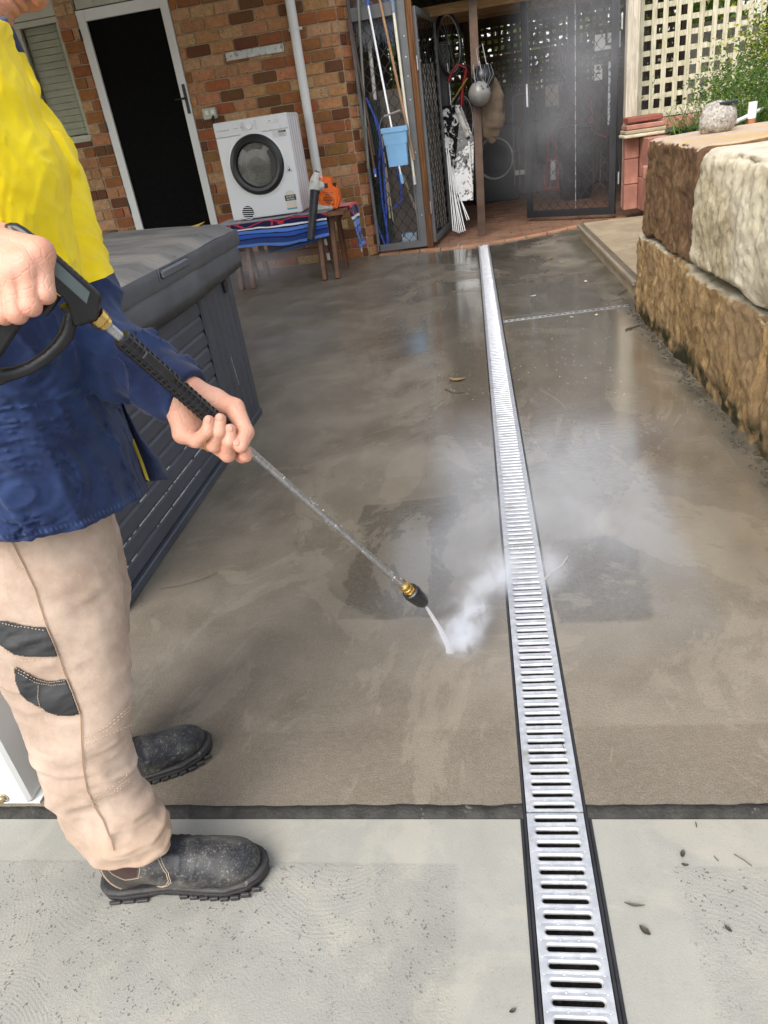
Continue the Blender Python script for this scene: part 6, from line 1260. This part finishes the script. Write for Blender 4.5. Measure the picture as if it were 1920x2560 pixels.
near = [(1180, -150, 225), (1230, -140, 248), (1290, -118, 262), (1350, -90, 274), (1450, -58, 286), (1550, -30, 298), (1620, -2, 305), (1680, 28, 316), (1740, 52, 324), (1800, 74, 322), (1850, 82, 315), (1900, 97, 322), (1950, 116, 338), (2000, 148, 360), (2040, 174, 386), (2075, 205, 410), (2105, 232, 418)]
far = [(1250, 80, 262), (1290, 95, 280), (1350, 110, 298), (1430, 122, 316), (1500, 132, 325), (1550, 140, 322), (1620, 158, 311), (1700, 180, 306), (1780, 205, 309), (1840, 225, 321), (1890, 240, 332), (1930, 250, 336)]
Va, Fa, nn_ = loft_leg(near, .80, .80, 3, ytop=1.04); Vb, Fb, _ = loft_leg(far, 1.06, .85, 7, ytop=1.19); pel = [(i,) for i in ()]
b = MB(); b.add(Va, Fa, 0, True); b.add(Vb, Fb, 0, True); pc = tp(.80); b.ellipsoid(pc+[-.02, 0, .02], (.12, .17, .13)); tr_o = b.build('trousers', M_trs, man); m_ = tr_o.modifiers.new('s', 'SOLIDIFY'); m_.thickness = .0022; m_.offset = -1
tb = BVHTree.FromPolygons([Vector(p) for p in Va.tolist()]+[Vector(p) for p in Vb.tolist()], Fa+[tuple(i+len(Va) for i in f) for f in Fb])
def castp(bv, u, v, off=.0015):
    d = Vector(rayd(u, v).tolist()); h, n_, _, _ = bv.ray_cast(Vector(CAMP.tolist()), d)
    if h is None: return None
    n_ = n_ if n_.dot(d) < 0 else -n_; return np.array(h+n_*off)
def inpoly(x, y, P):
    c = False; j = len(P)-1
    for i in range(len(P)):
        if (P[i][1] > y) != (P[j][1] > y) and x < (P[j][0]-P[i][0])*(y-P[i][1])/(P[j][1]-P[i][1])+P[i][0]: c = not c
        j = i
    return c
def drape(bv, poly, off, step=4.):
    us = [p[0] for p in poly]; vs = [p[1] for p in poly]; V = []; F = []; ix = {}; cl = max(.0, 0)
    nu, nv = int((max(us)-min(us))/step)+2, int((max(vs)-min(vs))/step)+2
    for i in range(nu):
        for j in range(nv):
            u, v = min(us)+i*step, min(vs)+j*step
            if inpoly(u, v, poly):
                q = castp(bv, u, v, off)
                if q is not None: ix[(i, j)] = len(V); V.append(q)
    for (i, j), a in ix.items():
        if all((i+x, j+y) in ix for x, y in ((1, 0), (1, 1), (0, 1))): F.append((a, ix[(i+1, j)], ix[(i+1, j+1)], ix[(i, j+1)]))
    return V, F
def seam(bv, pts, rad, m, name, dash=None, par=None, off=.0032, n_=14):
    P_ = []
    for (a, c_) in zip(pts[:-1], pts[1:]):
        for k in range(n_): P_.append((a[0]+(c_[0]-a[0])*k/n_, a[1]+(c_[1]-a[1])*k/n_))
    P_.append(pts[-1]); W_ = [castp(bv, u, v, off) for u, v in P_]; W_ = [w for w in W_ if w is not None]
    if len(W_) < 3: return
    b = MB()
    if dash:
        W2 = [W_[0]]; 
        acc = 0
        for p, q in zip(W_[:-1], W_[1:]):
            L = np.linalg.norm(q-p)
            if L > .03 or L < 1e-6: continue
            k = max(1, int(L/.0024))
            for s_ in range(k):
                acc += 1
                if acc % 2: b.beam(p+(q-p)*s_/k, p+(q-p)*(s_+.9)/k, rad*2, rad*1.4)
    else:
        seg = [W_[0]]
        for q in W_[1:]:
            if np.linalg.norm(q-seg[-1]) < .04: seg.append(q)
        b.tube(seg, rad, n=6)
    return b.build(name, m, par or man)
M_cord = mat('black_ballistic_patch', (.016, .017, .019), .55, var=.3, vs=10, bump=.5, bs=600, bd=.0008); M_thr = mat('tan_thread', (.55, .42, .3), .8); M_sm = mat('tan_seam', (.40, .26, .17), .9)
Z = lambda pts: [(x*.4703, 1240+y*.4703) for x, y in pts]
pt1 = Z([(2, 655), (60, 662), (120, 678), (180, 690), (248, 692), (275, 750), (312, 848), (240, 852), (150, 852), (80, 838), (2, 790)]); pt2 = Z([(80, 895), (150, 935), (200, 962), (260, 978), (355, 968), (385, 1040), (425, 1155), (380, 1166), (320, 1165), (250, 1142), (220, 1120), (160, 1092), (115, 1050), (90, 985)])
for q in (pt1, pt2):
    V, F = drape(tb, q, .0042, 2.6)
    if len(F):
        b = MB(); b.add(V, F, 0, True); o = b.build('thigh_patch', M_cord, man); m_ = o.modifiers.new('s', 'SOLIDIFY'); m_.thickness = .0012
for pts in ([(60, 230), (135, 380), (190, 500), (250, 690), (310, 850), (370, 1000), (430, 1160), (435, 1300), (440, 1420), (465, 1570), (500, 1640), (550, 1720), (590, 1830), (605, 1880)],): seam(tb, Z(pts), .0011, M_sm, 'side_seam')
for pts in ([(38, 265), (98, 388), (130, 378), (70, 255)], [(445, 1285), (560, 1225), (690, 1110)], [(450, 1300), (560, 1245), (695, 1125)], [(450, 1325), (560, 1270), (690, 1215)], [(475, 1590), (580, 1555), (680, 1475)], [(485, 1625), (590, 1590), (690, 1510)], [(485, 1612), (590, 1577), (690, 1496)]): seam(tb, Z(pts), .0006, M_thr, 'stitch_line', dash=True)
for pts in ([(95, 905), (200, 965), (270, 985), (355, 975)], [(110, 930), (200, 985), (290, 1000), (360, 990)], [(210, 1000), (212, 1060), (225, 1115)], [(10, 668), (120, 688), (250, 712)], [(10, 805), (120, 862), (310, 858)], [(120, 1060), (220, 1132), (320, 1172), (425, 1160)]): seam(tb, Z(pts), .0005, M_thr, 'stitch_line', dash=True, off=.0062)
# ---- boots
def bootsdf(P):
    d = ell(P, (.250, -.002, .048), (.070, .049, .040)); d = smin(d, ell(P, (.165, 0, .055), (.10, .044, .046)), .03); d = smin(d, ell(P, (.048, 0, .065), (.046, .037, .065)), .03)
    d = smin(d, cap(P, (.115, 0, .085), (.19, 0, .055), .038, .033), .03); d = smin(d, cap(P, (.062, 0, .09), (.055, 0, .20), .044, .046), .03)
    d = d-.0022*((1-np.abs(vn(P*[1.6, .6, 1], 45, 4)))**2-.4)*np.exp(-((P[..., 0]-.175)/.045)**2)*1.6-.0012*fbm(P, 25, 2, 3)
    return smax(d, .020-P[..., 2], .004)
V6, F6 = snet(bootsdf, (-.02, -.07, .01), (.34, .07, .235), .0034)
def leather():
    t = NT('dusty_black_leather'); p = t.tc; d1 = t.noise(140, 5, .85, p); d2 = t.noise(9, 4, .6, p); d3 = t.vor(230, vec=p)
    m_ = t.math('MULTIPLY', t.math('MAXIMUM', t.ramp(d1, .56, .66), t.ramp(d3, .22, .08)), t.ramp(d2, .34, .62, .08, 1)); x_ = t.sep(p)[0]; back = t.ramp(x_, .16, .05)
    c = t.mix(back, (.014, .015, .019), (.040, .033, .029)); c = t.mix(t.math('MULTIPLY', m_, .8), c, (.36, .34, .30)); c = t.mix(t.math('MULTIPLY', t.ramp(d2, .45, .65), .22), c, (.30, .28, .24)); t.P(col=c, rough=t.ramp(m_, 0, 1, .48, .9), spec=.4); t.bump(t.math('ADD', t.noise(260, 4, .7, p), t.math('MULTIPLY', t.noise(28, 4, .6, p), 1.2)), .35, .001); return t.mat
M_lea = leather(); M_sole = mat('boot_rubber', (.026, .024, .024), .6, var=.3, vs=30, bump=.4, bs=200, dirt=((.2, .185, .16), 45, .58, .72)); M_ela = mat('brown_elastic', (.055, .028, .024), .85, bump=.6, bs=500)
def sole_w(x):
    return float(np.interp(x, [-.012, -.006, .01, .04, .10, .14, .20, .25, .29, .315, .328, .333], [.0, .022, .036, .041, .038, .037, .047, .053, .047, .032, .014, .0]))
def make_boot(org, ang, mirror=1):
    th = thing('t', '', '', org); d_ = np.array([math.cos(ang), math.sin(ang), 0]); s_ = np.array([-d_[1], d_[0], 0]); bpy.data.objects.remove(th)
    root = bpy.data.objects.new('boot', None); COL.objects.link(root); root.parent = man; root.location = Vector((np.array(org)-ORG[man]).tolist()); root.rotation_euler = (0, 0, ang); root.scale = (.97, .97, .92); ORG[root] = np.zeros(3)
    arr('upper', V6*[1, mirror, 1], F6 if mirror > 0 else F6[:, ::-1], M_lea, root)
    b = MB(); xs = [-.012+.345*i/70 for i in range(71)]; out = [(x, -sole_w(x)) for x in xs]+[(x, sole_w(x)) for x in xs[::-1]][1:-1]; n = len(out); lev = []
    for (zf, k) in ((0, -.004), (.004, -.001), (.018, .0), (.0195, -.003), (.021, .0015), (.027, .002), (.030, -.001), (.031, -.006)):
        L = []
        for (x, y) in out:
            arch = .010*math.exp(-((x-.115)/.022)**2)+max(0, x-.27)*.12; zz = max(zf, arch if zf < .018 else zf)+(max(0, x-.25)*.10 if zf > .01 else 0); q = 1+k/.045; L.append((.15+(x-.15)*(1+k/.17), y*q*mirror, zz))
        lev.append(L)
    V = [p for L in lev for p in L]; F = [(i*n+j, i*n+(j+1) % n, (i+1)*n+(j+1) % n, (i+1)*n+j) for i in range(len(lev)-1) for j in range(n)]; b.add(V, F, 0, True); b.add(lev[-1], [tuple(range(n))]); b.add(lev[0], [tuple(range(n))[::-1]])
    for k in range(8):
        x = .155+k*.021
        for sg in (-1, 1): w_ = sole_w(x); b.box((x, sg*w_-.006, .0005+max(0, x-.27)*.12), (x+.0175, sg*w_+.0002, .0105+max(0, x-.25)*.1), bev=.0015)
    for k in range(3):
        for sg in (-1, 1): b.box((.012+k*.028, sg*.040-.006, .0015), (.036+k*.028, sg*.040+.0008, .009), bev=.0015)
    b.build('sole', M_sole, root); return root
def boot_detail(root, org, ang, mirror):
    bv = BVHTree.FromPolygons([Vector((p[0], p[1]*mirror, p[2])) for p in V6.tolist()], [tuple(f) for f in F6.tolist()])
    def side(x, z, off, sg):
        h, n_, _, _ = bv.ray_cast(Vector((x, sg*.2, z)), Vector((0, -sg, 0)))
        if h is None: return None
        n_ = n_ if n_.y*sg > 0 else -n_; return np.array(h+n_*off)
    for sg in (-1, 1):
        poly = [(.036, .185), (.034, .15), (.050, .105), (.070, .087), (.092, .085), (.098, .10), (.097, .14), (.092, .185)]; V = []; ix = {}; F = []
        for i in range(28):
            for j in range(42):
                x, z = .030+i*.0026, .083+j*.0026
                if inpoly(x, z, poly):
                    q = side(x, z, .0008, sg)
                    if q is not None: ix[(i, j)] = len(V); V.append(q)
        for (i, j), a in ix.items():
            if all((i+x, j+y) in ix for x, y in ((1, 0), (1, 1), (0, 1))): F.append((a, ix[(i+1, j)], ix[(i+1, j+1)], ix[(i, j+1)]))
        b = MB(); b.add(V, F, 0, True); b.build('elastic_panel', M_ela, root)
        for pts, dash in (([(.034, .185), (.031, .15), (.047, .103), (.069, .084), (.094, .082), (.101, .10), (.1, .14)], 0), ([(.118, .125), (.135, .108), (.150, .085), (.150, .066), (.138, .050), (.112, .034)], 0), ([(.121, .127), (.139, .110), (.154, .086), (.154, .065), (.141, .048), (.115, .033)], 0), ([(.008, .14), (.020, .09), (.045, .034)], 0), ([(.012, .14), (.024, .09), (.049, .034)], 0)):
            W_ = []
            for a, c_ in zip(pts[:-1], pts[1:]):
                for k in range(10):
                    q = side(a[0]+(c_[0]-a[0])*k/10, a[1]+(c_[1]-a[1])*k/10, .0006, sg)
                    if q is not None: W_.append(q)
            if len(W_) > 3:
                b = MB()
                for a, c_ in zip(W_[:-1], W_[1:]): b.beam(a, a+(c_-a)*.7, .0011, .0009)
                b.build('stitch_line', M_thr, root)
b1 = make_boot((-.795, .800, .0), R_(6), 1); boot_detail(b1, None, 0, 1)
b2 = make_boot((-.975, .992, .0), R_(31), -1); boot_detail(b2, None, 0, -1)
# ================================================ pressure washer
pw = thing('pressure_washer_lance', 'black trigger gun with ribbed grip, steel lance and brass nozzle spraying water', 'pressure washer', L0)
def gd(u): return ldep(u) if u > _tb[0, 0] else float(_tb[0, 2])
def gp(x, y, o_=0.): u, v = x/5.184, 540+y/5.184; k_ = (u-258)*math.cos(R_(41))**2+(v-805)*math.cos(R_(41))*math.sin(R_(41)); ue = 258+k_; return CP(u, v, max(.86, float(np.interp(ue, _tb[:, 0], _tb[:, 2])))+o_)
def gslab(b, poly, o1, o2, bev=.006, m=0):
    c_ = np.mean(np.array(poly, float), 0); layers = []
    for o_, ins in ((o1, bev), (o1+bev*.35, bev*.3), (o1+bev, 0), (o2-bev, 0), (o2, bev)):
        L = []
        n = len(poly)
        for i, p in enumerate(poly):
            p = np.array(p, float); q0 = np.array(poly[i-1], float); q1 = np.array(poly[(i+1) % n], float); t_ = (q1-q0)/(np.linalg.norm(q1-q0)+1e-9); nrm_ = np.array([t_[1], -t_[0]]); nrm_ = nrm_ if nrm_@(c_-p) > 0 else -nrm_
            pp = p+nrm_*ins*5.184*1771/.97; L.append(gp(pp[0], pp[1], o_))
        layers.append(L)
    n = len(poly); V = [p for L in layers for p in L]; F = [(i*n+j, i*n+(j+1) % n, (i+1)*n+(j+1) % n, (i+1)*n+j) for i in range(4) for j in range(n)]; b.add(V, F, m, True); b.add(layers[0], [tuple(range(n))], m); b.add(layers[-1], [tuple(range(n))[::-1]], m)
M_gun = mat('gun_plastic', (.014, .014, .017), .36, var=.3, vs=30, bump=.25, bs=300, dirt=((.10, .10, .11), 50, .64, .72))
b = MB(); top = [(60, 110), (130, 82), (220, 88), (330, 150), (480, 262), (600, 372)]
for k in range(8): x, y = 640+k*68, 405+k*61; top += [(x, y), (x+44, y+40), (x+48, y+52), (x+60, y+50)]
poly = top+[(1195, 900), (1290, 990), (1325, 1060), (1305, 1170), (1270, 1330), (1200, 1370), (1060, 1425), (960, 1420), (930, 1330), (880, 1150), (820, 1060), (740, 1000), (660, 960), (560, 800), (400, 640), (200, 430), (60, 300)]
gslab(b, poly, -.017, .019, .0045); b.build('gun_body', M_gun, pw)
b = MB(); gslab(b, [(612, 500), (640, 512), (1165, 985), (1125, 1140), (1080, 1105), (632, 705), (612, 640)], -.0192, -.0165, .0008); b.build('grey_insert', mat('grey_green_insert', (.115, .15, .155), .5, var=.12, vs=30), pw)
b = MB(); hg = [(0, 2080, .012), (60, 2062, .0095), (200, 2035, .0085), (400, 1960, .0082), (600, 1830, .0082), (760, 1680, .0085), (860, 1540, .0095), (905, 1400, .0088), (912, 1300, .0085), (915, 1230, .010), (890, 1150, .012)]
hg = [(-160, 2010, .012), (-90, 2060, .012)]+hg; b.tube([gp(x, y, 0) for x, y, r0 in hg], [h[2] for h in hg], n=14); b.build('trigger_guard', M_gun, pw)
b = MB(); gslab(b, [(100, 300), (420, 560), (640, 960), (560, 1100), (300, 1400), (0, 1850), (-180, 2020), (-330, 1900), (-200, 1400), (-50, 800)], -.014, .016, .006); b.build('grip_handle', M_gun, pw)
b = MB(); b.tube([gp(740, 1020), gp(700, 1080), gp(640, 1170), gp(560, 1260)], .006, n=8); b.build('trigger', M_gun, pw)
gs = .0; M_brass = mat('brass', (.60, .40, .13), .28, .9, var=.2, vs=60); M_steel = mat('wet_steel', (.42, .42, .43), .30, .7, var=.2, vs=120, bump=.6, bs=140, bd=.001)
def onl(d, a, b_, prof, m, name, n=28, ms=None):
    b = MB(); b.lathe(prof, L0+LD*a, LD, n=n); return b.build(name, m, pw)
b = MB(); b.tube([gp(-250, 1850), gp(-420, 2100), (-1.0, .55, .7), (-1.25, .2, .3), (-1.4, -.2, .02), (-1.6, -1.2, .02)], .009, n=10); b.build('supply_hose', M_gun, pw)
onl(0, -.012, 0, [(0, 0), (.0135, 0), (.0135, .010), (.0115, .012), (.0115, .017), (.006, .018)], M_brass, 'brass_collar', 6)
onl(0, .004, 0, [(.0072, 0), (.0078, .003), (.0068, .006), (.0068, .03), (.008, .031), (.008, .040)], M_steel, 'steel_coupling')
GS, GE = .030, float(np.interp(616, _tb[:, 0], _tt))*LL
b = MB(); prof = [(.006, GS)]; t_ = GS; 
prof = [(.008, 0), (.0125, .001), (.0132, .005)]; s_ = .005; GLn = GE-GS
while s_ < GLn-.03:
    prof += [(.0118, s_+.0015), (.0118, s_+.0045), (.0142, s_+.0052), (.0142, s_+.0082), (.0118, s_+.0090)]; s_ += .0098
prof += [(.0115, GLn-.02), (.0105, GLn-.004), (.006, GLn)]; b.lathe(prof, L0+LD*GS, LD, n=32); e1 = nrm(np.cross(LD, fwd)); e2 = np.cross(LD, e1)
for k in range(8):
    a = k*math.pi/4
    q = L0+LD*(GS+.004)+(e1*math.cos(a)+e2*math.sin(a))*.0125
    b.beam(q, q+LD*(GLn-.04), .0035, .0018, up=tuple(nrm(e1*math.cos(a)+e2*math.sin(a))))
q = L0+LD*(GS+.035)-e2*.0; fr_ = nrm(-fwd-LD*(-fwd).dot(LD)+e1*.3*(1 if e1[2] > 0 else -1)); b.beam(q+fr_*.0115, q+fr_*.0115+LD*.055, .014, .007, up=tuple(fr_), bev=.002); b.build('ribbed_grip', M_gun, pw)
b = MB(); b.tube([L0+LD*(GE-.02), L1-LD*.085], .0066, n=16); b.build('steel_lance', M_steel, pw)
b = MB(); r = random.Random(2)
for i in range(60):
    s_ = r.uniform(GE+.01, LL-.10); a = r.uniform(0, 6.28); q = L0+LD*s_+(e1*math.cos(a)+e2*math.sin(a))*.0066; b.ellipsoid(q, [r.uniform(.0006, .0017)]*3, nu=6, nv=4)
t = NT('water_drop'); t.P(col=(.95, .97, 1), rough=.03, spec=.9, alpha=.55); M_drop = t.mat; b.build('droplets', M_drop, pw)['kind'] = 'stuff'
B0 = LL-.105
onl(0, B0, 0, [(.006, 0), (.011, .0005), (.0125, .002), (.0125, .012), (.0105, .013), (.0105, .017), (.0118, .018), (.0118, .022), (.0095, .023), (.0095, .027)], M_brass, 'brass_fitting')
onl(0, B0+.026, 0, [(.0095, 0), (.0150, .001), (.0152, .009), (.0130, .012)], M_brass, 'brass_nut', 6)
b = MB(); prof = [(.0145, 0), (.0185, .002), (.0195, .012), (.0195, .025), (.0180, .045), (.0150, .062), (.0115, .072), (.006, .0725), (.004, .069)]; b.lathe(prof, L0+LD*(B0+.033), LD, n=32)
for k in range(12): a = k*math.pi/6; dr_ = e1*math.cos(a)+e2*math.sin(a); b.beam(L0+LD*(B0+.045)+dr_*.0195, L0+LD*(B0+.090)+dr_*.0158, .003, .002, up=tuple(nrm(dr_)))
b.build('turbo_nozzle', M_gun, pw)
# ================================================ water jet and mist
def volume(name, label, c, rad, dens, ns=6., M=None, aniso=.0, seedv=0., lohi=(.38, .66), col=(.93, .95, 1.0), shape=None, pw_=1.5):
    t = NT(name+'_air'); t.t.nodes.remove(t.b); v = t.n('VolumePrincipled'); t.L(v.outputs[0], t.out.inputs['Volume']); v.inputs['Color'].default_value = (*col, 1); v.inputs['Anisotropy'].default_value = aniso
    g_ = t.n('VectorMath', operation='LENGTH'); dv = t.n('VectorMath', operation='DIVIDE'); t.L(t.tc, dv.inputs[0]); dv.inputs[1].default_value = tuple(rad); t.L(dv.outputs[0], g_.inputs[0]); fall = t.ramp(g_.outputs['Value'], 1., .0); fall = t.math('POWER', fall, pw_)
    nz = t.ramp(t.noise(ns, 4, .6, t.mapv(loc=(seedv, seedv, 0)), .6), lohi[0], lohi[1]); t.L(t.math('MULTIPLY', t.math('MULTIPLY', fall, nz), dens), v.inputs['Density'])
    b = MB(); b.ellipsoid((0, 0, 0), (1.0*rad[0], rad[1], rad[2]), nu=24, nv=14); o = b.build(name, t.mat, org=(0, 0, 0)); o.location = Vector([float(x) for x in c])
    if M is not None: o.rotation_euler = M
    tag(o, label, 'mist', kind='stuff'); return o
Hp = G(1126, 1630, 0)
jt = L1+LD*.0; jd = nrm(Hp-jt); jl = np.linalg.norm(Hp-jt)
t = NT('jet_water'); t.t.nodes.remove(t.b); v = t.n('VolumePrincipled'); t.L(v.outputs[0], t.out.inputs['Volume']); v.inputs['Color'].default_value = (.97, .98, 1, 1); t.L(t.ramp(t.noise(120, 3, .6, t.tc), .3, .7, 60, 260), v.inputs['Density'])
mid = jt*.5+Hp*.5+RM@[.003, -.004, 0]
b = MB(); b.tube([jt, jt*.7+mid*.3, mid, Hp*.75+mid*.25+RM@[.002, -.002, 0], Hp+[0, 0, .004]], [.0025, .004, .006, .009, .012], n=14); tag(b.build('water_jet', t.mat), 'white jet of water from the nozzle hitting the wet slab', 'water jet')
def Wp(u, v, z): return G(u, v, z)
volume('spray_mist', 'dense white splash where the jet hits the slab', Wp(1150, 1590, .055), (.10, .09, .095), 120, 26, (0, R_(-20), 0), lohi=(.3, .72), pw_=2.4)
volume('spray_mist', 'upward burst of spray right beside the splash', Wp(1180, 1540, .08), (.075, .08, .13), 60, 24, (0, R_(28), 0), seedv=3, pw_=2.2)
volume('spray_mist', 'streak of spray drifting from the splash toward the grates', Wp(1215, 1465, .11), (.20, .09, .05), 40, 13, (0, R_(-12), R_(25)), seedv=5, lohi=(.25, .8), pw_=2)
volume('spray_mist', 'bright spray puff lying across the middle grates', Wp(1290, 1425, .09), (.22, .16, .07), 22, 9, (0, 0, R_(8)), seedv=8)
volume('spray_mist', 'thin haze spread over the slab past the spray', Wp(1360, 1320, .07), (.65, .6, .12), 4.2, 5, seedv=1, lohi=(.35, .7))
volume('spray_mist', 'wispy haze above the slab around the upper grates', Wp(1400, 1120, .10), (.8, .9, .16), 1.8, 3, seedv=12, lohi=(.4, .7))
volume('drifting_mist', 'pale mist hanging at the black mesh door', PY(1440, 110, 8.3), (.8, .6, 1.0), .85, 1.5, seedv=2, lohi=(.15, .8), pw_=1.)
volume('drifting_mist', 'low mist cloud inside the shed doorway', PY(1400, 330, 8.7), (1.2, .6, 1.0), .6, 1.3, seedv=6, lohi=(.25, .7), pw_=1.)
volume('drifting_mist', 'bluish mist around the bench legs', PY(640, 680, 6.75), (.75, .30, .32), 1.7, 3, seedv=9, lohi=(.25, .65), pw_=1.)
index_kids()
